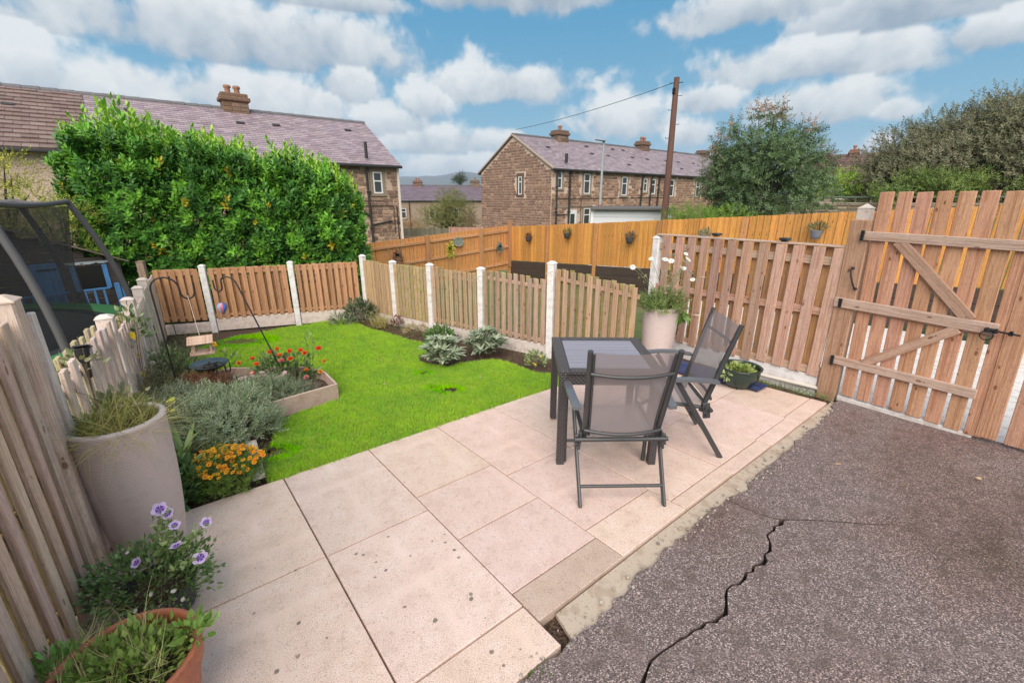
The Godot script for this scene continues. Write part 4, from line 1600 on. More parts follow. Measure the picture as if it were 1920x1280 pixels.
# body of a terrace: front wall at z = 0, ridge at z = -half, in the frame of t
func terrace_shell(t: Node3D, x0: float, x1: float, yg: float, ye: float, yr: float, half: float, wall: Color, hip := 0.28) -> void:
	var m := MB.new()
	m.col = wall
	var d := half * 2.0
	var w := [Vector3(x0, yg, 0), Vector3(x1, yg, 0), Vector3(x1, yg, -d), Vector3(x0, yg, -d)]
	var u := Vector3(0, ye - yg, 0)
	for i in 4:
		var j := (i + 1) % 4
		m.quad(w[i], w[j], w[j] + u, w[i] + u, (w[i] + w[j]) * 0.5 - (w[0] + w[2]) * 0.5)
	for x in [x0, x1]:
		m.tri(Vector3(x, ye, 0), Vector3(x, ye, -d), Vector3(x, yr - 0.06, -half), Vector3(signf(x - (x0 + x1) * 0.5), 0, 0))
	put(t, "wall", m.mesh(), M.stone)
	var r := MB.new()
	r.col = Color(0.15, 0.12, 0.14)
	var sl := (yr - ye) / half
	var o := 0.12
	for s in [0, 1]:
		var ze := hip if s == 0 else -d - hip
		var yl := ye - sl * hip
		var a := Vector3(x0 - o, yl, ze)
		var b := Vector3(x1 + o, yl, ze)
		var c := Vector3(x1 + o, yr, -half)
		var e := Vector3(x0 - o, yr, -half)
		r.quad(a, b, c, e, Vector3(0, 1, 0.3 if s == 0 else -0.3))
		var k := Vector3(0, -0.09, 0)
		r.quad(a, b, b + k, a + k, Vector3(0, 0, 1 if s == 0 else -1))
		r.quad(a + k, b + k, c + k, e + k, Vector3(0, -1, 0))
		r.quad(a, e, e + k, a + k, Vector3.LEFT)
		r.quad(b, c, c + k, b + k, Vector3.RIGHT)
	put(t, "roof", r.mesh(), M.slate)
	var g := MB.new()
	var gy := ye - sl * hip - 0.06
	g.box(Transform3D(Basis(Vector3.BACK, PI / 2), Vector3((x0 + x1) * 0.5, gy, hip + 0.02)), Vector3(0.11, x1 - x0 + 0.3, 0.11), 0.03)
	put(t, "gutter", g.mesh(), M.cast_pipe)


func ridge(t: Node3D, x0: float, x1: float, yr: float, z: float, c: Color) -> void:
	var m := MB.new()
	var x := x0
	while x < x1:
		m.col = tone(c, 0.12)
		var l := minf(0.45, x1 - x)
		m.tube([Vector3(x, yr - 0.03 + rr(0, 0.01), z), Vector3(x + l - 0.01, yr - 0.03 + rr(0, 0.012), z)], [0.11, 0.125], 8)
		x += 0.45
	put(t, "ridge_tile", m.mesh(), M.slate, Transform3D(), "stuff")


func roof_vents(t: Node3D, list: Array, ye: float, yr: float, half: float, xf := Transform3D()) -> void:
	for q in list:
		var f: float = q[1]
		var m := MB.new()
		var tilt := atan2(yr - ye, half)
		m.col = Color(0.05, 0.045, 0.05)
		m.box(Transform3D(Basis(Vector3.RIGHT, tilt), Vector3(q[0], lerpf(ye, yr, f) + 0.05, -half * f)), Vector3(0.3, 0.05, 0.14), 0.01)
		put(t, "roof_vent", m.mesh(), M.slate, xf)


func build_left_terrace() -> void:
	var c := Vector3(-5.25, 0, -21.4)
	var t := thing("stone_terrace", "stone terrace with a long purple slate roof behind the laurel hedge", "house", frame(c, AX))
	var ye := 3.2
	var yr := 5.2
	var half := 3.5
	terrace_shell(t, -17.0, 0.0, -2.2, ye, yr, half, Color(0.74, 0.56, 0.43))
	var sl := (yr - ye) / half
	var holes := [[-1.34, -0.55, 1.68, 3.0], [-3.4, -1.75, -2.2, 1.0], [-5.2, -3.9, 1.6, 3.0]]
	put(t, "stone_course", stones(-9.0, 0.0, -2.2, ye - 0.2, holes, 0.165, 0.2, 0.42, Color(0.27, 0.16, 0.12), Color(0.74, 0.49, 0.35), func(_x): return ye - 0.15, 0.62), M.stone, Transform3D(), "stuff")
	put(t, "roof_slate", slates(-10.2, 0.12, ye - sl * 0.28, 0.28, yr, -half, 0.17, 0.3, Color(0.38, 0.285, 0.33), Color(0.55, 0.44, 0.48)), M.slate, Transform3D(), "stuff")
	put(t, "roof_tile", slates(-17.1, -10.21, ye - sl * 0.28, 0.28, yr, -half, 0.29, 0.36, Color(0.27, 0.175, 0.16), Color(0.37, 0.26, 0.235), 0.03), M.slate, Transform3D(), "stuff")
	ridge(t, -17.1, 0.12, yr, -half, Color(0.2, 0.185, 0.2))
	chimney(t, -5.45, yr - 0.05, -half, 0.95, 0.6, 0.62, 2, Color(0.27, 0.155, 0.105))
	roof_vents(t, [[-9.0, 0.72], [-5.55, 0.66], [-4.2, 0.68], [-1.1, 0.72], [-12.0, 0.62]], ye, yr, half)
	window(t, -0.95, 1.86, 0.42, 0.9, 0.42)
	window(t, -4.5, 1.86, 0.8, 1.0, 0.4)
	# French window half hidden by the hedge
	var m := MB.new()
	for q in [-2.0, -2.34, -2.75, -3.1]:
		m.box(Transform3D(Basis(), Vector3(q, -0.65, 0.03)), Vector3(0.09, 3.1, 0.05), 0.005)
	m.box(Transform3D(Basis(), Vector3(-2.55, 0.88, 0.03)), Vector3(1.2, 0.1, 0.05), 0.005)
	var d := put(t, "french_window", m.mesh(), M.white_frame)
	var g := MB.new()
	g.box(Transform3D(Basis(), Vector3(-2.55, -0.6, 0.012)), Vector3(1.15, 3.0, 0.01))
	put(d, "pane", g.mesh(), M.window_glass)
	pipe(t, [Vector3(-1.45, 2.95, 0.28), Vector3(-1.45, 2.8, 0.1), Vector3(-1.42, -2.2, 0.1)], 0.055)
	pipe(t, [Vector3(-1.9, 1.05, 0.1), Vector3(-1.65, 1.0, 0.1), Vector3(-1.45, 0.9, 0.1)], 0.055, "waste_pipe")
	pipe(t, [Vector3(-1.38, 0.52, 0.08), Vector3(-0.45, 0.66, 0.08)], 0.035, "waste_pipe")
	pipe(t, [Vector3(-7.0, 1.32, 0.06), Vector3(-0.3, 1.32, 0.06), Vector3(-0.3, 0.1, 0.06)], 0.016, "cable")
	pipe(t, [Vector3(-0.14, 1.3, 0.06), Vector3(-0.12, -2.2, 0.06)], 0.03, "cable")
	var e := MB.new()
	e.col = Color(0.72, 0.64, 0.58)
	e.box(Transform3D(Basis(), Vector3(0.03, 0.45, 0.03)), Vector3(0.1, 5.3, 0.12), 0.01)
	put(t, "corner_strip", e.mesh(), M.render)
	pipe(t, [Vector3(-1.35, 3.3, 0.02), Vector3(-1.35, 3.95, 0.02)], 0.07, "soil_vent")
	var s := MB.new()
	s.col = Color(0.42, 0.28, 0.2)
	s.box(Transform3D(Basis(), Vector3(-4.0, 1.62, 0.03)), Vector3(6.5, 0.14, 0.05), 0.01)
	put(t, "string_course", s.mesh(), M.stone)


func build_right_terrace() -> void:
	var c := Vector3(2.28, 0, -26.9)
	var t := thing("stone_terrace", "brown stone terrace with its coursed gable end towards us, behind the orange fence", "house", frame(c, AX))
	var ye := 3.4
	var yr := 5.38
	var half := 3.5
	var len := 25.5
	terrace_shell(t, 0.0, len, -2.2, ye, yr, half, Color(0.9, 0.7, 0.58), 0.22)
	var sl := (yr - ye) / half
	var dark := Color(0.33, 0.195, 0.145)
	var light := Color(0.6, 0.38, 0.28)
	var wins := [[0.62, 2.2, 0.36, 0.9], [2.98, 1.92, 0.55, 1.16], [6.68, 1.84, 0.55, 1.16], [9.0, 2.1, 0.4, 0.85], [9.95, 1.95, 0.5, 0.98], [12.3, 1.8, 0.55, 1.16], [16.0, 1.8, 0.55, 1.1], [19.0, 1.8, 0.55, 1.1], [3.1, -0.05, 0.6, 1.12], [22.0, 1.8, 0.55, 1.1]]
	var holes := []
	for w in wins:
		holes.append([w[0] - w[2] * 0.5 - 0.16, w[0] + w[2] * 0.5 + 0.16, w[1] - 0.12, w[1] + w[3] + 0.2])
	holes.append([1.4, 2.2, -2.2, 1.05])
	put(t, "stone_course", stones(0.0, len, -1.2, ye - 0.2, holes, 0.165, 0.22, 0.42, dark, Color(0.72, 0.46, 0.31), func(_x): return ye - 0.14, 0.7), M.stone, Transform3D(), "stuff")
	# gable: its own plane, x along the gable from back to front
	var gf := Transform3D(Basis(Vector3(0, 0, 1), Vector3.UP, Vector3(-1, 0, 0)), Vector3(0, 0, -7.0))
	put(t, "gable_stone", stones(0.0, 7.0, -1.6, yr - 0.1, [[3.9, 4.55, 1.75, 3.1]], 0.158, 0.2, 0.36, dark, light, func(x): return lerpf(ye, yr, 1.0 - absf(x - 3.5) / 3.5) - 0.12, 0.35), M.stone, gf, "stuff")
	window(t, 4.22, 1.88, 0.34, 1.06, 0.3, 0.0, Color(0.2, 0.12, 0.09), true, gf)
	put(t, "roof_slate", slates(-0.12, len + 0.1, ye - sl * 0.22, 0.22, yr, -half, 0.18, 0.3, Color(0.36, 0.275, 0.31), Color(0.52, 0.42, 0.46)), M.slate, Transform3D(), "stuff")
	ridge(t, -0.1, len, yr, -half, Color(0.17, 0.165, 0.175))
	var bg := MB.new()
	bg.col = Color(0.4, 0.3, 0.23)
	for s in [0, 1]:
		var a := Vector3(-0.09, ye - sl * 0.24, 0.24 if s == 0 else -7.24)
		var b := Vector3(-0.09, yr - 0.02, -half)
		bg.box(rod(a, b), Vector3(0.11, (b - a).length(), 0.09), 0.01)
	put(t, "verge", bg.mesh(), M.render)
	chimney(t, 4.0, yr - 0.1, -half, 0.98, 0.7, 0.62, 1, Color(0.24, 0.15, 0.11))
	chimney(t, 13.2, yr - 0.1, -half, 0.98, 0.7, 0.62, 2, Color(0.24, 0.15, 0.11))
	chimney(t, 22.4, yr - 0.1, -half, 0.98, 0.7, 0.5, 0, Color(0.22, 0.15, 0.12))
	var vents := []
	for q in [[1.7, 0.62], [5.4, 0.52], [7.0, 0.5], [5.9, 0.8], [9.8, 0.52], [11.5, 0.5], [8.7, 0.8], [9.9, 0.8], [8.0, 0.2], [14.0, 0.5], [15.7, 0.5], [14.6, 0.2], [18.0, 0.5], [20.0, 0.6]]:
		vents.append(q)
	roof_vents(t, vents, ye, yr, half)
	for w in wins:
		window(t, w[0], w[1], w[2], w[3], 0.36)
	# back door
	var d := MB.new()
	d.box(Transform3D(Basis(), Vector3(1.8, -0.55, 0.03)), Vector3(0.72, 3.0, 0.05), 0.01)
	var o := put(t, "door", d.mesh(), M.white_frame)
	var g := MB.new()
	g.box(Transform3D(Basis(), Vector3(1.78, 0.45, 0.06)), Vector3(0.36, 0.6, 0.012), 0.0)
	put(o, "pane", g.mesh(), M.window_glass)
	for q in [[0.35, 0.05], [1.42, 0.06], [8.55, 0.055], [9.62, 0.05], [10.55, 0.055]]:
		pipe(t, [Vector3(q[0] + 0.12, 3.2, 0.24), Vector3(q[0], 2.95, 0.1), Vector3(q[0], -1.4, 0.1)], q[1])
	pipe(t, [Vector3(0.4, 0.72, 0.09), Vector3(1.4, 0.74, 0.09)], 0.03, "cable")
	pipe(t, [Vector3(0.4, 1.62, 0.06), Vector3(12.0, 1.72, 0.06)], 0.018, "cable")
	pipe(t, [Vector3(1.6, 1.12, 0.06), Vector3(5.6, 1.18, 0.06)], 0.016, "cable")
	pipe(t, [Vector3(2.5, 1.6, 0.06), Vector3(2.5, -1.2, 0.06)], 0.018, "cable")
	pipe(t, [Vector3(1.35, 3.65, -0.2), Vector3(1.35, 4.15, -0.2)], 0.09, "soil_vent")
	var sc := MB.new()
	sc.col = Color(0.42, 0.3, 0.22)
	sc.box(Transform3D(Basis(), Vector3(0.9, 1.2, 0.03)), Vector3(1.4, 0.2, 0.05), 0.01)
	put(t, "string_course", sc.mesh(), M.stone)


func build_distance() -> void:
	# farther row between the two terraces
	var t := thing("far_terrace", "distant slate-roofed row beyond the bushes, between the two stone terraces", "house", frame(Vector3(-22.0, 0, -56.6), Vector3(1, 0, -0.12)))
	terrace_shell(t, 0.0, 26.0, -4.4, 1.5, 3.25, 3.6, Color(0.42, 0.31, 0.24), 0.2)
	put(t, "roof_slate", slates(-0.1, 26.1, 1.4, 0.2, 3.25, -3.6, 0.3, 0.6, Color(0.19, 0.14, 0.18), Color(0.25, 0.19, 0.235)), M.slate, Transform3D(), "stuff")
	ridge(t, 0, 26.0, 3.27, -3.6, Color(0.14, 0.14, 0.15))
	chimney(t, 10.1, 3.1, -3.6, 1.1, 0.7, 0.75, 2, Color(0.25, 0.15, 0.12))
	chimney(t, 17.6, 3.1, -3.6, 1.2, 0.7, 0.85, 1, Color(0.26, 0.18, 0.15))
	for x in [8.4, 12.0, 15.0]:
		window(t, x, -0.75, 0.7, 1.2, 0.35)
	pipe(t, [Vector3(9.2, 1.5, 0.1), Vector3(9.2, -4.0, 0.1)], 0.06)
	# tiled roof over the bushes on the right
	t = thing("tiled_house", "brown tiled house roof showing between the two big trees on the right", "house", frame(Vector3(23.2, 0, -38.6), Vector3(0.8, 0, 0.6)))
	terrace_shell(t, 0.0, 9.0, 0.2, 3.5, 5.0, 3.0, Color(0.4, 0.3, 0.25), 0.2)
	put(t, "roof_tile", slates(-0.1, 9.1, 3.4, 0.2, 5.0, -3.0, 0.3, 0.34, Color(0.17, 0.1, 0.085), Color(0.25, 0.16, 0.14), 0.03), M.slate, Transform3D(), "stuff")
	ridge(t, 0, 9.0, 5.02, -3.0, Color(0.2, 0.12, 0.1))
	chimney(t, 3.6, 4.85, -3.0, 0.6, 0.5, 0.55, 1, Color(0.3, 0.15, 0.11))
	window(t, 3.5, 1.6, 1.0, 1.1)
	# fence and wall at the foot of the far gardens
	var f := thing("grey_fence", "grey-green board fence below the round bush, between the terraces", "fence", frame(Vector3(-7.4, 0, -27.0), Vector3(1, 0, -0.08)))
	var m := MB.new()
	for i in 36:
		m.col = tone(Color(0.2, 0.185, 0.13), 0.18)
		m.box(Transform3D(Basis(), Vector3(i * 0.105, -1.0, 0)), Vector3(0.095, 1.9, 0.02), 0.0)
	put(f, "board", m.mesh(), M.render, Transform3D(), "stuff")
	for x in [0.0, 1.85, 3.7]:
		var p := MB.new()
		p.col = Color(0.22, 0.2, 0.15)
		p.box(Transform3D(Basis(), Vector3(x, -0.98, 0.06)), Vector3(0.09, 2.0, 0.09), 0.01)
		put(f, "post", p.mesh(), M.render)
	m = MB.new()
	m.col = Color(0.3, 0.23, 0.18)
	m.box(Transform3D(Basis(), Vector3(1.85, -0.55, 0.12)), Vector3(3.8, 0.1, 0.04), 0.01)
	put(f, "rail", m.mesh(), M.render)
	f = thing("pink_fence", "pinkish panel fence left of the stone gable", "fence", frame(Vector3(-3.55, 0, -25.8), Vector3(1, 0, 0.02)))
	m = MB.new()
	for i in 18:
		m.col = tone(Color(0.46, 0.25, 0.19), 0.1)
		m.box(Transform3D(Basis(), Vector3(0.06 + i * 0.105, -0.9, 0)), Vector3(0.1, 1.98, 0.02), 0.0)
	put(f, "board", m.mesh(), M.render, Transform3D(), "stuff")
	for x in [0.0, 1.9]:
		var p := MB.new()
		p.col = Color(0.42, 0.26, 0.2)
		p.box(Transform3D(Basis(), Vector3(x, -0.9, 0.05)), Vector3(0.09, 2.05, 0.09), 0.01)
		put(f, "post", p.mesh(), M.render)
	# low stone wall with a rail on the rising ground to the right
	var w := thing("field_wall", "low pale stone wall with a green rail behind the gate and the green tree", "wall", frame(Vector3(11.2, 0.5, -19.6), Vector3(0.75, 0, 0.66)))
	m = MB.new()
	m.col = Color(0.4, 0.33, 0.26)
	m.box(Transform3D(Basis(), Vector3(6.0, 0.35, -0.2)), Vector3(12.0, 1.3, 0.3), 0.02)
	put(w, "core", m.mesh(), M.stone)
	put(w, "stone", stones(0.0, 12.0, -0.2, 1.0, [], 0.13, 0.18, 0.5, Color(0.3, 0.22, 0.16), Color(0.55, 0.45, 0.35), func(_x): return 1.01, 0.7), M.stone, Transform3D(Basis(), Vector3(0, 0, -0.05)), "stuff")
	m = MB.new()
	m.col = Color(0.1, 0.13, 0.09)
	m.tube([Vector3(0, 1.18, -0.2), Vector3(12, 1.2, -0.2)], [0.04], 8)
	for k in 6:
		m.tube([Vector3(0.5 + k * 2.2, 0.95, -0.2), Vector3(0.5 + k * 2.2, 1.2, -0.2)], [0.03], 6)
	put(w, "rail", m.mesh(), M.plain)


func build_street() -> void:
	# white garage
	var t := thing("garage", "white clad flat-roofed garage in front of the brown stone terrace", "garage", frame(Vector3(3.72, 0, -20.9), Vector3(1, 0, 0.22)))
	var m := MB.new()
	m.col = Color(0.55, 0.53, 0.5)
	m.box(Transform3D(Basis(), Vector3(1.7, -0.6, -2.7)), Vector3(3.3, 3.5, 5.0), 0.01)
	put(t, "wall", m.mesh(), M.render)
	for i in 9:
		var b := MB.new()
		b.col = tone(Color(0.8, 0.82, 0.86), 0.03)
		b.box(Transform3D(Basis(Vector3.RIGHT, -0.05), Vector3(1.7, 0.98 - i * 0.285, -0.17)), Vector3(3.42, 0.28, 0.03), 0.004)
		put(t, "cladding_board", b.mesh(), M.white_frame)
	m = MB.new()
	m.col = Color(0.13, 0.12, 0.12)
	m.box(Transform3D(Basis(), Vector3(1.7, 1.2, -2.6)), Vector3(3.7, 0.09, 5.4), 0.01)
	put(t, "roof", m.mesh(), M.render)
	m = MB.new()
	m.col = Color(0.78, 0.78, 0.8)
	m.box(Transform3D(Basis(), Vector3(-0.06, -0.5, -0.15)), Vector3(0.14, 3.3, 0.1), 0.01)
	put(t, "corner_post", m.mesh(), M.render)
	# telegraph pole with step irons
	t = thing("telegraph_pole", "tall brown wooden telegraph pole with step irons", "pole", at(6.33, 0, -19.0))
	m = MB.new()
	m.col = Color(0.2, 0.105, 0.085)
	m.tube([Vector3(0.03, -2.0, 0), Vector3(0.0, 2.0, 0), Vector3(-0.06, 6.02, 0)], [0.145, 0.128, 0.1], 14)
	put(t, "shaft", m.mesh(), M.timber)
	for k in 9:
		var s := MB.new()
		var y := 1.4 + k * 0.5
		var e := 1.0 if k % 2 == 0 else -1.0
		s.tube([Vector3(-0.04, y, 0), Vector3(-0.04 + e * 0.24, y, 0.02), Vector3(-0.04 + e * 0.24, y + 0.04, 0.02)], [0.011], 6)
		put(t, "step_iron", s.mesh(), M.black_iron)
	m = MB.new()
	m.col = Color(0.1, 0.1, 0.1)
	m.box(Transform3D(Basis(), Vector3(-0.14, 5.55, 0.05)), Vector3(0.1, 0.22, 0.12), 0.02)
	m.tube([Vector3(-0.3, 5.82, 0), Vector3(0.2, 5.86, 0)], [0.015], 6)
	put(t, "bracket", m.mesh(), M.black_iron)
	var wire := MB.new()
	wire.col = Color(0.13, 0.14, 0.13)
	var path := []
	var a := Vector3(6.1, 5.82, -19.0)
	var b := Vector3(0.2, 5.62, -29.4)
	for k in 17:
		var f := k / 16.0
		path.append(a.lerp(b, f) - Vector3(0, 0.14 * 4.0 * f * (1.0 - f), 0))
	wire.tube(path, [0.013], 5)
	var o := put(self, "overhead_wire", wire.mesh(), M.plain)
	tag(o, "thin telephone wire from the pole to the stone terrace's gable", "wire")
	# street lamp
	t = thing("street_lamp", "slim grey street lamp with a flat head, in front of the stone terrace", "street lamp", at(4.32, 0, -22.6))
	m = MB.new()
	m.col = Color(0.36, 0.39, 0.41)
	m.tube([Vector3(0, 1.35, 0), Vector3(0, 4.2, 0)], [0.062, 0.05], 12)
	put(t, "column", m.mesh(), M.plain)
	m = MB.new()
	m.col = Color(0.25, 0.15, 0.12)
	m.tube([Vector3(0, -2.0, 0), Vector3(0, 1.37, 0)], [0.085], 12)
	put(t, "base", m.mesh(), M.plain)
	m = MB.new()
	m.col = Color(0.22, 0.24, 0.26)
	m.box(Transform3D(Basis(Vector3.BACK, -0.12), Vector3(-0.17, 4.24, 0.06)), Vector3(0.5, 0.05, 0.2), 0.02)
	m.box(Transform3D(Basis(), Vector3(0, 4.19, 0.0)), Vector3(0.12, 0.12, 0.12), 0.03)
	put(t, "lantern", m.mesh(), M.plain)


# ---------------------------------------------------------------- table and chairs
func build_furniture() -> void:
	var t := thing("garden_table", "dark woven square garden table with a pale slatted top", "table", at(0.655, near_y(0.655, -3.0), -3.0, -0.02))
	var w := 0.69
	var d := 0.75
	var h := 0.705
	for i in 9:
		var m := MB.new()
		var k := rr(0.94, 1.06)
		m.col = Color(k, k, k)
		m.box(Transform3D(Basis(Vector3.BACK, PI / 2), Vector3(0, h - 0.014, -d * 0.5 + 0.078 + (i + 0.5) * (d - 0.156) / 9.0)), Vector3(0.022, w - 0.154, (d - 0.156) / 9.0 - 0.0028), 0.0015)
		put(t, "slat", m.mesh(), M.table_slats)
	for s in [-1, 1]:
		var m := MB.new()
		m.box(Transform3D(Basis(Vector3.RIGHT, PI / 2), Vector3(s * (w * 0.5 - 0.0375), h - 0.012, 0)), Vector3(0.075, d, 0.026), 0.006)
		put(t, "woven_border", m.mesh(), M.wicker)
		m = MB.new()
		m.box(Transform3D(Basis(Vector3.BACK, PI / 2) * Basis(Vector3.UP, PI / 2), Vector3(0, h - 0.012, s * (d * 0.5 - 0.0375))), Vector3(0.075, w - 0.152, 0.026), 0.006)
		put(t, "woven_border", m.mesh(), M.wicker)
		m = MB.new()
		m.box(Transform3D(Basis(Vector3.RIGHT, PI / 2), Vector3(s * (w * 0.5 - 0.022), h - 0.06, 0)), Vector3(0.02, d - 0.05, 0.075), 0.003)
		put(t, "apron", m.mesh(), M.wicker)
		m = MB.new()
		m.box(Transform3D(Basis(Vector3.BACK, PI / 2), Vector3(0, h - 0.06, s * (d * 0.5 - 0.022))), Vector3(0.075, w - 0.07, 0.02), 0.003)
		put(t, "apron", m.mesh(), M.wicker)
	var back := MB.new()
	back.col = Color(0.5, 0.5, 0.5)
	back.box(Transform3D(Basis(), Vector3(0, h - 0.032, 0)), Vector3(w - 0.1, 0.01, d - 0.1))
	put(t, "underside", back.mesh(), M.wicker)
	for sx in [-1, 1]:
		for sz in [-1, 1]:
			var m := MB.new()
			var p := Vector3(sx * (w * 0.5 - 0.03), 0, sz * (d * 0.5 - 0.03))
			m.box(Transform3D(Basis(), p + Vector3(0, (h - 0.026) * 0.5, 0)), Vector3(0.052, h - 0.026, 0.052), 0.005)
			put(t, "leg", m.mesh(), M.wicker)
	# two folding chairs
	var c := make_chair(M.mesh_fabric, "grey folding garden chair with see-through mesh back towards us", 0.07)
	c.transform = at(0.645, near_y(0.645, -2.44), -2.44, 0.02)
	var c2 := make_chair(M.mesh_fabric, "grey folding garden chair seen from the side, at the right of the table", 0.07)
	c2.transform = at(1.22, near_y(1.22, -2.97), -2.97, PI / 2 - 0.06)


func make_chair(fabric: Material, label: String, lean: float) -> Node3D:
	var t := thing("folding_chair", label, "chair", Transform3D(), "folding chairs at the garden table")
	var X := 0.245
	for s in [-1.0, 1.0]:
		# rear leg: from the back foot up and forward to under the arm
		var m := MB.new()
		m.box(rod(Vector3(s * (X + 0.004), 0.012, 0.27), Vector3(s * (X + 0.018), 0.6, -0.10)), Vector3(0.02, 0.70, 0.034), 0.006)
		put(t, "rear_leg", m.mesh(), M.grey_metal)
		m = MB.new()
		m.tube([Vector3(s * (X + 0.03), 0.0, -0.235), Vector3(s * (X + 0.034), 0.3, -0.225), Vector3(s * (X + 0.036), 0.605, -0.21)], [0.0135], 10)
		put(t, "front_leg", m.mesh(), M.grey_metal)
		# back upright
		m = MB.new()
		m.tube([Vector3(s * (X - 0.03), 0.36, 0.10), Vector3(s * (X - 0.022), 0.6, 0.145 + lean * 0.3), Vector3(s * (X - 0.005), 0.985, 0.20 + lean)], [0.0165, 0.0165, 0.015], 10)
		m.tube([Vector3(s * (X - 0.055), 0.40, 0.112), Vector3(s * (X - 0.045), 0.6, 0.142 + lean * 0.3), Vector3(s * (X - 0.026), 0.965, 0.195 + lean)], [0.008], 8)
		put(t, "back_upright", m.mesh(), M.grey_metal)
		m = MB.new()
		m.tube([Vector3(s * (X - 0.03), 0.385, 0.13), Vector3(s * (X - 0.03), 0.405, -0.05), Vector3(s * (X - 0.03), 0.425, -0.27), Vector3(s * (X - 0.03), 0.40, -0.31)], [0.0135], 10)
		put(t, "seat_rail", m.mesh(), M.grey_metal)
		# curved arm
		m = MB.new()
		var rows := []
		for k in 9:
			var f := k / 8.0
			rows.append(Vector3(s * (X + 0.03 + 0.012 * sin(f * PI)), 0.612 + 0.022 * sin(f * PI) - 0.01 * f, 0.165 - f * 0.44))
		for k in 8:
			var a: Vector3 = rows[k]
			var b: Vector3 = rows[k + 1]
			var hw := Vector3(0.024, 0, 0)
			var dn := Vector3(0, -0.02, 0)
			m.quad(a - hw, a + hw, b + hw, b - hw, Vector3.UP)
			m.quad(a - hw + dn, a + hw + dn, b + hw + dn, b - hw + dn, Vector3.DOWN)
			m.quad(a + hw, b + hw, b + hw + dn, a + hw + dn, Vector3.RIGHT)
			m.quad(a - hw, b - hw, b - hw + dn, a - hw + dn, Vector3.LEFT)
			if k == 0:
				m.quad(a - hw, a + hw, a + hw + dn, a - hw + dn, Vector3.BACK)
			if k == 7:
				m.quad(b - hw, b + hw, b + hw + dn, b - hw + dn, Vector3.FORWARD)
		put(t, "arm", m.mesh(), M.arm_plastic)
		# folding bracket
		m = MB.new()
		m.box(rod(Vector3(s * (X + 0.006), 0.33, 0.13), Vector3(s * (X - 0.004), 0.425, 0.12)), Vector3(0.014, 0.11, 0.05), 0.004)
		for q in [Vector3(s * (X + 0.02), 0.35, 0.125), Vector3(s * (X + 0.018), 0.40, 0.118)]:
			m.tube([q - Vector3(0.008, 0, 0), q + Vector3(0.008, 0, 0)], [0.011], 10)
		put(t, "bracket", m.mesh(), M.grey_metal)
	for q in [["stretcher", [Vector3(-X, 0.115, 0.213), Vector3(X, 0.115, 0.213)], 0.0105], ["stretcher", [Vector3(-X - 0.02, 0.16, -0.232), Vector3(X + 0.02, 0.16, -0.232)], 0.0105], ["seat_tube", [Vector3(-X - 0.03, 0.39, 0.145), Vector3(X + 0.03, 0.39, 0.145)], 0.014]]:
		var m := MB.new()
		m.tube(q[1], [q[2]], 10)
		put(t, q[0], m.mesh(), M.grey_metal)
	for q in [[0.845, 0.175 + lean * 0.78, 0.03], [0.455, 0.13 + lean * 0.12, 0.035]]:
		var m := MB.new()
		var c := []
		for k in 9:
			var f := k / 8.0 * 2.0 - 1.0
			c.append(Vector3(f * (X - 0.02), q[0] - 0.012 * (1.0 - f * f), q[1] + 0.012 + q[2] * (1.0 - f * f)))
		m.tube(c, [0.0105], 8)
		put(t, "back_bar", m.mesh(), M.grey_metal)
	# sling: back and seat
	var back := []
	for k in 11:
		var f := k / 10.0
		back.append(Vector3(0, 0.43 + f * 0.545, 0.118 + lean * (0.05 + 0.95 * f * f) + 0.075 * f))
	sling(t, "back_sling", back, X - 0.028, fabric, 0.02)
	var seat := []
	for k in 9:
		var f := k / 8.0
		seat.append(Vector3(0, 0.412 + 0.022 * f - 0.02 * sin(f * PI) - 0.03 * maxf(0.0, f - 0.85) * 6.0, 0.125 - f * 0.43))
	sling(t, "seat_sling", seat, X - 0.03, fabric, 0.016)
	return t


func sling(t: Node3D, called: String, line: Array, half: float, mat: Material, sag: float) -> void:
	var m := MB.new()
	var rows := []
	var norms := []
	var us := []
	var vs := []
	var n := 9
	for j in n:
		us.append((j / (n - 1.0)) * half * 2.0)
	for i in line.size():
		var tan: Vector3 = (line[mini(i + 1, line.size() - 1)] - line[maxi(i - 1, 0)]).normalized()
		var nn := Vector3.RIGHT.cross(tan)
		var r := []
		var q := []
		for j in n:
			var f := j / (n - 1.0) * 2.0 - 1.0
			r.append(line[i] + Vector3(f * half, 0, 0) + nn * sag * (1.0 - f * f) * (-1.0 if called == "seat_sling" else 1.0) * (1.0 if nn.y >= 0 or called != "seat_sling" else -1.0))
			q.append(nn)
		rows.append(r)
		norms.append(q)
		vs.append(i * 0.05)
	m.ring_strip(rows, norms, us, vs)
	put(t, called, m.mesh(), mat)


# ---------------------------------------------------------------- pots
func pot_profile(r0: float, r1: float, h: float, wall: float, bulge: float) -> Array:
	var p := [Vector2(0.001, 0.0), Vector2(r0 - 0.01, 0.0), Vector2(r0, 0.012)]
	for k in range(1, 13):
		var f := k / 12.0
		p.append(Vector2(lerpf(r0, r1, f) + bulge * sin(f * PI), 0.012 + (h - 0.03) * f))
	p.append(Vector2(r1 + 0.004, h - 0.008))
	p.append(Vector2(r1 - 0.006, h))
	p.append(Vector2(r1 - wall + 0.005, h))
	p.append(Vector2(r1 - wall, h - 0.012))
	p.append(Vector2(r1 - wall - 0.01, h - 0.13))
	return p


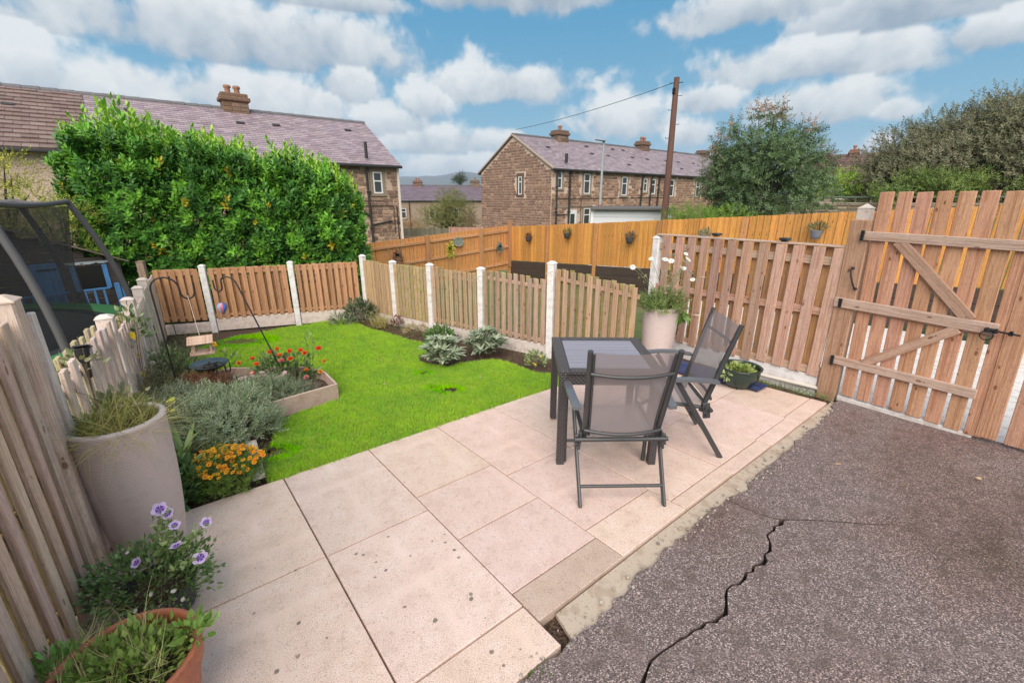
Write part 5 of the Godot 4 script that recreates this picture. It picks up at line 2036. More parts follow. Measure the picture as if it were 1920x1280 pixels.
func pot_soil(t: Node3D, r: float, y: float) -> void:
	var m := MB.new()
	var prev := []
	for k in 4:
		var ring := []
		for j in 19:
			var a := TAU * j / 18.0
			var q := r * k / 3.0
			ring.append(Vector3(cos(a) * q, y + 0.012 * sin(a * 3.0 + k) * (1 if j < 18 else 1) + 0.02 * (1.0 - k / 3.0), sin(a) * q))
		if k > 0:
			for j in 18:
				m.quad(prev[j], prev[j + 1], ring[j + 1], ring[j], Vector3.UP)
		prev = ring
	put(t, "compost", m.mesh(), M.soil)


func build_pots() -> void:
	# large ribbed planter at the left
	var t := thing("tall_planter", "large pinkish-grey ribbed planter of dry wispy growth against the left fence", "planter", at(-1.87, near_y(-1.87, -1.86) + 0.003, -1.86))
	var m := MB.new()
	m.lathe(Vector3.ZERO, pot_profile(0.14, 0.187, 0.76, 0.026, 0.012), 48)
	put(t, "pot", m.mesh(), M.ribbed_pot)
	pot_soil(t, 0.158, 0.68)
	# twin planter by the tall fence
	t = thing("tall_planter", "tall pinkish-grey planter of white daisies behind the garden table", "planter", at(1.62, near_y(1.62, -4.66) + 0.004, -4.66))
	m = MB.new()
	m.lathe(Vector3.ZERO, pot_profile(0.135, 0.19, 0.71, 0.025, 0.012), 44)
	put(t, "pot", m.mesh(), M.ribbed_pot)
	pot_soil(t, 0.16, 0.64)
	# terracotta pot in the near corner
	t = thing("terracotta_pot", "orange terracotta pot of leafy weeds in the near left corner", "pot", at(-1.205, near_y(-1.205, -0.99) + 0.004, -0.99))
	m = MB.new()
	m.lathe(Vector3.ZERO, [Vector2(0.001, 0), Vector2(0.14, 0.0), Vector2(0.145, 0.01), Vector2(0.183, 0.25), Vector2(0.194, 0.255), Vector2(0.201, 0.325), Vector2(0.194, 0.333), Vector2(0.182, 0.333), Vector2(0.175, 0.32), Vector2(0.168, 0.23), Vector2(0.16, 0.18)], 48)
	put(t, "pot", m.mesh(), M.terracotta)
	pot_soil(t, 0.165, 0.255)
	# green glazed bowl
	t = thing("glazed_bowl", "dark green glazed bowl planter beside the tall fence", "planter", at(2.26, near_y(2.26, -4.06) + 0.004, -4.06))
	m = MB.new()
	m.lathe(Vector3.ZERO, [Vector2(0.001, 0), Vector2(0.105, 0.0), Vector2(0.112, 0.01), Vector2(0.145, 0.05), Vector2(0.178, 0.11), Vector2(0.186, 0.16), Vector2(0.182, 0.185), Vector2(0.198, 0.197), Vector2(0.2, 0.21), Vector2(0.188, 0.213), Vector2(0.172, 0.2), Vector2(0.165, 0.15)], 48)
	put(t, "bowl", m.mesh(), M.green_glaze)
	pot_soil(t, 0.165, 0.165)
	# low pot of petunias
	t = thing("flower_pot", "low dark pot hidden under purple-throated petunias", "pot", at(-1.52, near_y(-1.52, -1.47) + 0.004, -1.47))
	m = MB.new()
	m.col = Color(0.05, 0.05, 0.052)
	m.lathe(Vector3.ZERO, pot_profile(0.1, 0.14, 0.16, 0.012, 0.0), 32)
	put(t, "pot", m.mesh(), M.plain)
	pot_soil(t, 0.12, 0.125)
	# blue tarpaulin pushed along the foot of the tall fence
	m = MB.new()
	m.col = Color(1, 1, 1)
	var r := RandomNumberGenerator.new()
	r.seed = 4
	var fn := FastNoiseLite.new()
	fn.frequency = 3.2
	fn.seed = 2
	var pa := Vector3(1.78, 0, -4.98)
	var ux := Vector3(0.545, 0, 0.838)
	var uz := Vector3(-0.838, 0, 0.545)
	var grid := []
	for i in 25:
		var row := []
		for j in 9:
			var f := i / 24.0
			var p := pa + ux * (f * 1.25) - uz * (0.05 + 0.03 * fn.get_noise_2d(i * 0.2, 3)) + uz * (j / 8.0) * (0.46 * (1.0 - f * 0.62) + 0.06 * fn.get_noise_2d(i * 0.3, 7))
			row.append(Vector3(p.x, near_y(p.x, p.z) + 0.02 + 0.035 * absf(fn.get_noise_2d(p.x * 2.4, p.z * 2.4)) + 0.05 * pow(maxf(0.0, 0.5 - j / 8.0), 1.5) , p.z))
		grid.append(row)
	for i in 24:
		for j in 8:
			m.quad(grid[i][j], grid[i + 1][j], grid[i + 1][j + 1], grid[i][j + 1], Vector3.UP, Vector2(i, j) * 0.05, Vector2(i + 1, j) * 0.05, Vector2(i + 1, j + 1) * 0.05, Vector2(i, j + 1) * 0.05)
	var o := put(self, "tarpaulin", m.mesh(), M.tarp)
	tag(o, "crumpled blue tarpaulin at the foot of the tall fence", "tarpaulin")
	# white pipe along the gravel board
	m = MB.new()
	m.col = Color(0.66, 0.58, 0.52)
	m.tube([g3(2.52, -4.32, 0.05), g3(2.98, -3.78, 0.05)], [0.019], 12)
	o = put(self, "waste_pipe", m.mesh(), M.plain)
	tag(o, "pale plastic pipe lying along the foot of the tall fence", "pipe")


# ---------------------------------------------------------------- raised bed
func build_bed() -> void:
	var pts := [Vector2(-2.13, -3.43), Vector2(-1.69, -3.9), Vector2(-1.95, -4.25), Vector2(-2.26, -4.42), Vector2(-3.03, -4.41), Vector2(-3.2, -4.2), Vector2(-2.77, -3.72), Vector2(-2.5, -3.45)]
	var t := thing("raised_bed", "low pinkish board edging round the flower bed on the lawn", "raised bed", at(0, 0, 0))
	for i in pts.size():
		var a: Vector2 = pts[i]
		var b: Vector2 = pts[(i + 1) % pts.size()]
		var fl := g3(a.x, a.y, 0.055)
		var fr := g3(b.x, b.y, 0.055)
		var m := MB.new()
		m.col = tone(Color(0.62, 0.45, 0.38), 0.06)
		var y := Vector3.UP
		var x := (fr - fl).normalized()
		var z := x.cross(y).normalized()
		y = z.cross(x)
		m.off = Vector2(rr(0, 2), rr(0, 2))
		m.box(Transform3D(Basis(y, x, y.cross(x)), (fl + fr) * 0.5), Vector3(0.17, (fr - fl).length() + 0.014, 0.022), 0.004)
		put(t, "edging_board", m.mesh(), M.concrete)
	var s := MB.new()
	s.slab(PackedVector2Array([pts[0] + Vector2(0.0, -0.02), pts[1] + Vector2(-0.03, 0), pts[2] + Vector2(-0.01, 0.02), pts[3] + Vector2(0, 0.02), pts[4] + Vector2(0.01, 0.02), pts[5] + Vector2(0.02, 0), pts[6] + Vector2(0.01, -0.01), pts[7]]), near_y, 0.0, 0.05)
	put(t, "earth", s.mesh(), M.soil)
	# narrow white edging of the marigold border
	var m2 := MB.new()
	m2.col = Color(0.78, 0.7, 0.65)
	var a := g3(-1.66, -2.47, 0.03)
	var b := g3(-1.99, -2.95, 0.03)
	m2.box(rod(a, b), Vector3(0.03, (b - a).length(), 0.075), 0.004)
	var o := put(self, "border_edging", m2.mesh(), M.timber)
	tag(o, "narrow pale timber edging beside the orange marigolds", "edging")


# ---------------------------------------------------------------- garden ornaments
func crook(t: Node3D, base: Vector3, top: Vector3, toward: Vector3, r: float, w: float) -> Vector3:
	var p := [base, base.lerp(top, 0.33), base.lerp(top, 0.66), top]
	var up := (top - base).normalized()
	var R := w * 0.5
	for k in range(1, 10):
		var a := PI - k * PI / 9.0
		p.append(top + toward * (R + R * cos(a)) + up * R * sin(a))
	var q: Vector3 = p[-1]
	for k in range(1, 8):
		var a := k * PI / 7.0
		p.append(q + toward * (R * 0.55) * (1.0 - cos(a)) - Vector3.UP * R * 0.75 * sin(a) - Vector3.UP * (0.03 if k < 7 else 0.0))
	p.append(p[-1] + Vector3(0, 0.035, 0))
	var m := MB.new()
	m.tube(p, [r], 8)
	put(t, "crook", m.mesh(), M.black_iron)
	return q + toward * R * 0.55 - Vector3(0, R * 0.75, 0)


func build_ornaments() -> void:
	# shepherd's crooks
	var t := thing("shepherd_crook", "black iron crook at the left border with a bird feeder hung from it", "garden hook", at(0, 0, 0))
	var b := g3(-3.11, -3.77, -0.05)
	var hook := crook(t, b, b + Vector3(-0.03, 1.14, 0.0), Vector3(0.86, 0, -0.5).normalized(), 0.0075, 0.2)
	# hanging bird feeder
	var f := thing("bird_feeder", "little pale wooden bird feeder hanging from the left crook", "bird feeder", at(hook.x + 0.02, 0.245, hook.z, 0.5))
	var m := MB.new()
	m.col = Color(0.75, 0.6, 0.5)
	m.tube([Vector3(0, 0.2, 0), Vector3(-0.02, hook.y - 0.245, 0)], [0.003], 5)
	put(f, "cord", m.mesh(), M.plain)
	for k in 2:
		var s := MB.new()
		s.col = Color(0.66, 0.46, 0.36)
		var e := -1.0 if k == 0 else 1.0
		for i in 3:
			s.box(Transform3D(Basis(Vector3.RIGHT, e * 0.55), Vector3(0, 0.182 - i * 0.018, e * (0.022 + i * 0.03))), Vector3(0.2, 0.006, 0.034), 0.001)
		put(f, "roof", s.mesh(), M.timber)
	for sx in [-1, 1]:
		for sz in [-1, 1]:
			var s := MB.new()
			s.col = Color(0.62, 0.43, 0.33)
			s.box(Transform3D(Basis(), Vector3(sx * 0.07, 0.09, sz * 0.045)), Vector3(0.014, 0.12, 0.014), 0.001)
			put(f, "post", s.mesh(), M.timber)
	m = MB.new()
	m.col = Color(0.66, 0.47, 0.37)
	m.box(Transform3D(Basis(), Vector3(0, 0.028, 0)), Vector3(0.19, 0.01, 0.13), 0.002)
	for s in [-1, 1]:
		m.box(Transform3D(Basis(), Vector3(0, 0.036, s * 0.062)), Vector3(0.19, 0.022, 0.008), 0.001)
		m.box(Transform3D(Basis(), Vector3(s * 0.092, 0.036, 0)), Vector3(0.008, 0.022, 0.115), 0.001)
	put(f, "tray", m.mesh(), M.timber)

	t = thing("shepherd_crook", "black iron crook leaning left over the raised bed, a balloon ornament on it", "garden hook", at(0, 0, 0))
	b = g3(-2.3, -4.22, -0.05)
	hook = crook(t, b, Vector3(-2.72, 0.86, -4.30), Vector3(-0.98, 0, 0.2).normalized(), 0.0075, 0.13)
	# striped hot-air balloon ornament
	var bal := thing("balloon_ornament", "small blue, pink and red striped hot-air balloon ornament hanging from the leaning crook", "ornament", Transform3D(Basis().scaled(Vector3.ONE * 0.76), Vector3(hook.x, hook.y - 0.26, hook.z)))
	var prof := [Vector2(0.012, 0.0), Vector2(0.03, 0.03), Vector2(0.052, 0.07), Vector2(0.06, 0.10), Vector2(0.054, 0.128), Vector2(0.034, 0.147), Vector2(0.001, 0.155)]
	for k in 8:
		var s := MB.new()
		s.col = [Color(0.05, 0.18, 0.55), Color(0.5, 0.16, 0.22), Color(0.25, 0.4, 0.65), Color(0.42, 0.05, 0.06)][k % 4]
		var rows := []
		var norms := []
		for q in prof:
			var r := []
			var n := []
			for j in 5:
				var a := TAU * (k + j / 4.0) / 8.0
				r.append(Vector3(cos(a) * q.x, q.y, sin(a) * q.x))
				n.append(Vector3(cos(a), (q.y - 0.09) * 12.0, sin(a)).normalized())
			rows.append(r)
			norms.append(n)
		s.ring_strip(rows, norms, [0, 1, 2, 3, 4], [0, 1, 2, 3, 4, 5, 6])
		put(bal, "gore", s.mesh(), M.gloss)
	m = MB.new()
	m.col = Color(0.2, 0.13, 0.08)
	m.box(Transform3D(Basis(), Vector3(0, -0.04, 0)), Vector3(0.024, 0.022, 0.024), 0.003)
	for s in [[-1, -1], [1, -1], [1, 1], [-1, 1]]:
		m.tube([Vector3(s[0] * 0.01, -0.03, s[1] * 0.01), Vector3(s[0] * 0.012, 0.01, s[1] * 0.012)], [0.0012], 4)
	put(bal, "basket", m.mesh(), M.plain)
	m = MB.new()
	m.col = Color(0.3, 0.3, 0.3)
	m.tube([Vector3(0, 0.15, 0), Vector3(0, 0.345, 0)], [0.0015], 4)
	put(bal, "cord", m.mesh(), M.plain)

	# short crook inside the bed with a little lantern
	t = thing("shepherd_crook", "short black crook in the raised bed behind the bird bath", "garden hook", at(0, 0, 0))
	b = g3(-2.77, -3.92, -0.02)
	crook(t, b, b + Vector3(-0.09, 0.33, -0.03), Vector3(0.95, 0, -0.2).normalized(), 0.006, 0.085)
	t = thing("solar_lantern", "small dark round lantern on the ground in the raised bed", "lantern", at(-2.62, near_y(-2.62, -3.98) + 0.05, -3.98))
	m = MB.new()
	m.col = Color(0.02, 0.03, 0.09)
	m.lathe(Vector3.ZERO, [Vector2(0.03, 0.0), Vector2(0.05, 0.03), Vector2(0.055, 0.06), Vector2(0.045, 0.1), Vector2(0.02, 0.115), Vector2(0.0, 0.118)], 18)
	put(t, "globe", m.mesh(), M.gloss)
	m = MB.new()
	m.col = Color(0.2, 0.2, 0.22)
	m.lathe(Vector3.ZERO, [Vector2(0.0, -0.02), Vector2(0.04, -0.015), Vector2(0.035, 0.005)], 18)
	put(t, "foot", m.mesh(), M.plain)

	# bird bath: a shallow dark dish on a slim stem with a floating fountain
	t = thing("bird_bath", "shallow dark blue-green bird bath dish with a small solar fountain", "bird bath", at(-2.98, near_y(-2.98, -4.05), -4.05))
	m = MB.new()
	m.col = Color(0.05, 0.075, 0.095)
	m.lathe(Vector3(0, 0.245, 0), [Vector2(0.001, 0), Vector2(0.05, 0.003), Vector2(0.12, 0.03), Vector2(0.162, 0.062), Vector2(0.168, 0.066), Vector2(0.165, 0.071), Vector2(0.155, 0.066), Vector2(0.11, 0.04), Vector2(0.001, 0.028)], 40)
	put(t, "dish", m.mesh(), M.gloss)
	m = MB.new()
	m.col = Color(0.22, 0.13, 0.1)
	m.lathe(Vector3.ZERO, [Vector2(0.06, -0.02), Vector2(0.03, 0.03), Vector2(0.022, 0.15), Vector2(0.035, 0.235), Vector2(0.06, 0.25)], 16)
	put(t, "stem", m.mesh(), M.plain)
	m = MB.new()
	m.col = Color(0.02, 0.022, 0.022)
	m.lathe(Vector3(0, 0.282, 0), [Vector2(0.0, 0.0), Vector2(0.06, 0.0), Vector2(0.068, 0.008), Vector2(0.06, 0.016), Vector2(0.012, 0.016), Vector2(0.01, 0.045), Vector2(0.0, 0.046)], 24)
	put(t, "fountain", m.mesh(), M.gloss)

	# bird table on a tripod by the back fence
	t = thing("bird_table", "brown bird table with a ridged roof on a tripod, by the back fence", "bird table", at(-3.37, near_y(-3.37, -7.36), -7.36, 0.3))
	m = MB.new()
	m.col = Color(0.2, 0.12, 0.085)
	m.box(Transform3D(Basis(), Vector3(0, 0.36, 0)), Vector3(0.032, 0.62, 0.032), 0.003)
	put(t, "pole", m.mesh(), M.timber)
	for k in 3:
		var a := TAU * k / 3.0 + 0.4
		var s := MB.new()
		s.col = Color(0.24, 0.16, 0.12)
		s.box(rod(Vector3(0, 0.2, 0), Vector3(cos(a) * 0.19, -0.01, sin(a) * 0.19)), Vector3(0.022, 0.29, 0.03), 0.003)
		put(t, "leg", s.mesh(), M.timber)
	m = MB.new()
	m.col = Color(0.2, 0.12, 0.09)
	m.box(Transform3D(Basis(), Vector3(0, 0.675, 0)), Vector3(0.27, 0.014, 0.2), 0.003)
	for s in [-1, 1]:
		m.box(Transform3D(Basis(), Vector3(0, 0.69, s * 0.1)), Vector3(0.27, 0.03, 0.01), 0.002)
		m.box(Transform3D(Basis(), Vector3(s * 0.133, 0.69, 0)), Vector3(0.01, 0.03, 0.19), 0.002)
		m.box(rod(Vector3(s * 0.1, 0.668, 0), Vector3(s * 0.012, 0.58, 0)), Vector3(0.014, 0.13, 0.02), 0.002)
	put(t, "tray", m.mesh(), M.timber)
	for sx in [-1, 1]:
		for sz in [-1, 1]:
			var s := MB.new()
			s.col = Color(0.3, 0.2, 0.14)
			s.box(Transform3D(Basis(), Vector3(sx * 0.105, 0.745, sz * 0.065)), Vector3(0.014, 0.13, 0.014), 0.001)
			put(t, "post", s.mesh(), M.timber)
	for e in [-1.0, 1.0]:
		var s := MB.new()
		for i in 3:
			s.col = tone(Color(0.34, 0.25, 0.2), 0.12)
			s.box(Transform3D(Basis(Vector3.RIGHT, e * 0.5), Vector3(0, 0.862 - i * 0.022, e * (0.026 + i * 0.038))), Vector3(0.28, 0.008, 0.044), 0.001)
		put(t, "roof", s.mesh(), M.timber)

	# solar lamp clipped to the picket fence: a lantern with louvres and a tilted panel
	t = thing("fence_lamp", "black louvred solar lamp fixed to the top of the picket fence", "lamp", Transform3D(frame(Vector3.ZERO, Vector3(-0.574, 0, -0.819)).basis.scaled_local(Vector3.ONE * 0.72), Vector3(-2.36, 0.83, -2.22)))
	m = MB.new()
	m.col = Color(0.03, 0.03, 0.034)
	m.lathe(Vector3(0, 0, 0.06), [Vector2(0.0, -0.17), Vector2(0.016, -0.16), Vector2(0.022, -0.05), Vector2(0.036, -0.02), Vector2(0.046, 0.03), Vector2(0.052, 0.075), Vector2(0.055, 0.08), Vector2(0.05, 0.088), Vector2(0.0, 0.088)], 16)
	put(t, "body", m.mesh(), M.plain)
	for k in 7:
		var s := MB.new()
		s.col = Color(0.42, 0.4, 0.4)
		s.box(Transform3D(Basis(Vector3.RIGHT, -0.25), Vector3(0, -0.005 + k * 0.011, 0.105 + k * 0.0012)), Vector3(0.05, 0.005, 0.012), 0.001)
		put(t, "louvre", s.mesh(), M.plain)
	m = MB.new()
	m.col = Color(0.025, 0.025, 0.03)
	m.box(Transform3D(Basis(Vector3.BACK, -0.35), Vector3(0.0, 0.085, 0.07)), Vector3(0.15, 0.012, 0.09), 0.003)
	put(t, "panel", m.mesh(), M.gloss)

	# coil of hose among the plants
	m = MB.new()
	m.col = Color(0.06, 0.09, 0.08)
	var ring := []
	for k in 25:
		var a := TAU * k / 24.0
		ring.append(g3(-2.33 + cos(a) * 0.17, -3.55 + sin(a) * 0.15, 0.11 + 0.02 * sin(a * 2.0)))
	m.tube(ring, [0.011], 8, false)
	var o := put(self, "hose", m.mesh(), M.plain)
	tag(o, "loop of dark green hose among the silvery leaves by the raised bed", "hose")
	# canes in the back corner
	for q in [[-4.15, -4.95, 0.5, "thin dark cane in the bare soil, closest to the picket fence"], [-4.0, -5.05, 0.52, "thin dark cane in the bare soil, middle one of three"], [-3.72, -4.9, 0.42, "thin dark cane in the bare soil, nearest the lawn"]]:
		m = MB.new()
		m.col = Color(0.05, 0.06, 0.045)
		m.tube([Vector3(0, -0.05, 0), Vector3(-0.03, q[2], 0.02)], [0.005], 6)
		o = put(self, "garden_cane", m.mesh(), M.plain, at(q[0], near_y(q[0], q[1]), q[1]))
		tag(o, q[3], "cane", "canes by the left crook")


# ---------------------------------------------------------------- next door: trampoline and playhouse
func build_neighbours() -> void:
	var c := Vector3(-5.6, 0, -3.45)
	var t := thing("trampoline", "round trampoline with black net and foam-covered curved poles beyond the left fence", "trampoline", at(c.x, 0, c.z))
	var ymat := 0.38
	var R := 1.95
	var angs := [0.03, -0.93, -1.5, -2.3, -3.2, -4.2, -5.2]
	var tops := []
	for a in angs:
		var d := Vector3(cos(a), 0, sin(a))
		var p := []
		for k in 11:
			var f := k / 10.0
			p.append(d * (R + 0.02 + 0.05 * sin(f * PI * 0.8) - 0.34 * pow(f, 2.2)) + Vector3(0, lerpf(-0.35, 1.62, f), 0))
		tops.append(p[-1])
		var m := MB.new()
		m.tube(p, [0.029], 10)
		put(t, "pole", m.mesh(), M.foam)
	for i in angs.size():
		var a: Vector3 = tops[i]
		var b: Vector3 = tops[(i + 1) % angs.size()]
		var m := MB.new()
		var p := []
		for k in 7:
			p.append(a.lerp(b, k / 6.0) + Vector3(0, -0.03 * sin(k / 6.0 * PI), 0))
		m.tube(p, [0.024], 8)
		put(t, "top_rail", m.mesh(), M.foam)
	# net hung from the rails down to the mat
	var n := MB.new()
	var rows := []
	var norms := []
	var us := []
	for j in 57:
		us.append(j * 0.2)
	for i in 7:
		var f := i / 6.0
		var r := []
		var q := []
		for j in 57:
			var g := j / 56.0 * angs.size()
			var i0 := int(g) % angs.size()
			var i1 := (i0 + 1) % angs.size()
			var tp: Vector3 = tops[i0].lerp(tops[i1], g - int(g))
			tp.y -= 0.05
			var a0: float = angs[i0]
			var a1: float = angs[i1] if i1 > 0 else angs[0] - TAU
			var a := lerpf(a0, a1, g - int(g))
			var bt := Vector3(cos(a) * (R - 0.34), ymat + 0.01, sin(a) * (R - 0.34))
			r.append(bt.lerp(tp, f) + Vector3(cos(a), 0, sin(a)) * -0.06 * sin(f * PI))
			q.append(Vector3(cos(a), 0, sin(a)))
		rows.append(r)
		norms.append(q)
	n.ring_strip(rows, norms, us, [0, 1, 2, 3, 4, 5, 6])
	put(t, "safety_net", n.mesh(), M.black_net)
	var mt := MB.new()
	mt.col = Color(0.03, 0.03, 0.03)
	mt.lathe(Vector3(0, ymat, 0), [Vector2(0.001, 0.0), Vector2(R - 0.2, 0.0), Vector2(R - 0.2, -0.01)], 40)
	put(t, "mat", mt.mesh(), M.plain)
	mt = MB.new()
	mt.col = Color(0.05, 0.2, 0.06)
	mt.lathe(Vector3(0, ymat, 0), [Vector2(R - 0.2, 0.0), Vector2(R - 0.18, 0.025), Vector2(R + 0.02, 0.02), Vector2(R + 0.04, -0.03), Vector2(R - 0.2, -0.03)], 40)
	put(t, "edge_pad", mt.mesh(), M.plain)

	# playhouse: dark boards, blue door, shutters and balcony rail
	t = thing("playhouse", "dark timber playhouse with bright blue door, shutters and balcony rail", "playhouse", frame(Vector3(-6.25, 0, -5.90), Vector3(0.584, 0, -0.812)))
	var blue := Color(0.13, 0.38, 0.80)
	var dark := Color(0.13, 0.11, 0.105)
	# gable front at z = 0, running left to x = -1.5 and ending at x = 0.8
	for i in 13:
		var y := 0.03 + i * 0.098
		var xr := minf(0.78, lerpf(0.8, -0.32, clampf((y - 0.72) / 0.56, 0, 1)))
		var xl := maxf(-1.46, lerpf(-1.46, -0.36, clampf((y - 0.72) / 0.56, 0, 1)))
		var m := MB.new()
		m.col = tone(dark, 0.12)
		rail_mesh(m, Vector3(xl, y, 0), Vector3(xr, y, 0), 0.093, 0.02)
		put(t, "board", m.mesh(), M.timber)
	for i in 8:
		var m := MB.new()
		m.col = tone(Color(0.2, 0.16, 0.16), 0.12)
		m.box(Transform3D(Basis(Vector3.RIGHT, PI / 2), Vector3(0.775, 0.03 + i * 0.098, -0.4)), Vector3(0.02, 0.8, 0.093), 0.003)
		put(t, "side_board", m.mesh(), M.timber)
	var apex := Vector3(-0.34, 1.35, 0)
	for q in [[Vector3(0.86, 0.79, 0), apex], [apex, Vector3(-1.54, 0.79, 0)]]:
		var a: Vector3 = q[0]
		var b: Vector3 = q[1]
		var m := MB.new()
		m.col = Color(0.17, 0.15, 0.14)
		for dy in [0.0, -0.03]:
			m.quad(a + Vector3(0, dy, 0.1), b + Vector3(0, dy, 0.1), b + Vector3(0, dy, -0.9), a + Vector3(0, dy, -0.9), Vector3.UP if dy == 0.0 else Vector3.DOWN)
		put(t, "roof", m.mesh(), M.slate)
		var f := MB.new()
		f.col = Color(0.3, 0.23, 0.2)
		f.box(rod(a + Vector3(0, -0.02, 0.1), b + Vector3(0, -0.02, 0.1)), Vector3(0.02, (b - a).length(), 0.055), 0.003)
		put(t, "barge_board", f.mesh(), M.timber)
	var m := MB.new()
	m.col = blue
	m.box(Transform3D(Basis(), Vector3(-0.02, 0.42, 0.02)), Vector3(0.28, 0.8, 0.02), 0.005)
	var d := put(t, "door", m.mesh(), M.timber)
	m = MB.new()
	m.col = Color(0.03, 0.03, 0.03)
	for y in [0.1, 0.74]:
		m.box(Transform3D(Basis(), Vector3(0.0, y, 0.034)), Vector3(0.2, 0.02, 0.006), 0.001)
	put(d, "strap_hinge", m.mesh(), M.plain)
	m = MB.new()
	m.col = Color(0.02, 0.02, 0.022)
	m.box(Transform3D(Basis(), Vector3(0.43, 0.585, 0.014)), Vector3(0.27, 0.31, 0.012), 0.002)
	var w := put(t, "window", m.mesh(), M.gloss)
	for x in [0.255, 0.595]:
		m = MB.new()
		m.col = blue
		m.box(Transform3D(Basis(), Vector3(x, 0.58, 0.022)), Vector3(0.055, 0.34, 0.016), 0.003)
		put(w, "shutter", m.mesh(), M.timber)
	m = MB.new()
	for k in 12:
		var x := 0.21 + k * 0.038
		var dr := 0.02 + 0.02 * absf(sin(k * 0.8))
		m.col = Color(0.5, 0.55, 0.58)
		m.box(Transform3D(Basis(), Vector3(x, 0.805 - dr * 0.5, 0.03)), Vector3(0.039, dr, 0.005))
	put(w, "pelmet", m.mesh(), M.plain)
	for x in [0.66, 0.735]:
		m = MB.new()
		m.col = blue
		m.box(Transform3D(Basis(), Vector3(x, 0.3, 0.11)), Vector3(0.06, 0.36, 0.014), 0.003)
		put(t, "side_panel", m.mesh(), M.timber)
	for y in [0.03, 0.42]:
		m = MB.new()
		m.col = blue
		m.box(Transform3D(Basis(Vector3.BACK, PI / 2), Vector3(-0.1, y, 0.1)), Vector3(0.028, 1.36, 0.022), 0.003)
		put(t, "rail", m.mesh(), M.timber)
	for k in 13:
		m = MB.new()
		m.col = blue
		m.box(Transform3D(Basis(), Vector3(-0.72 + k * 0.102, 0.22, 0.1)), Vector3(0.024, 0.37, 0.016), 0.002)
		put(t, "baluster", m.mesh(), M.timber)
	m = MB.new()
	m.col = Color(0.34, 0.26, 0.2)
	m.box(Transform3D(Basis(), Vector3(-0.34, -0.005, 0.05)), Vector3(2.2, 0.04, 0.2), 0.004)
	m.box(Transform3D(Basis(), Vector3(-0.34, -0.2, -0.35)), Vector3(2.2, 0.36, 0.9), 0.0)
	put(t, "deck", m.mesh(), M.timber)


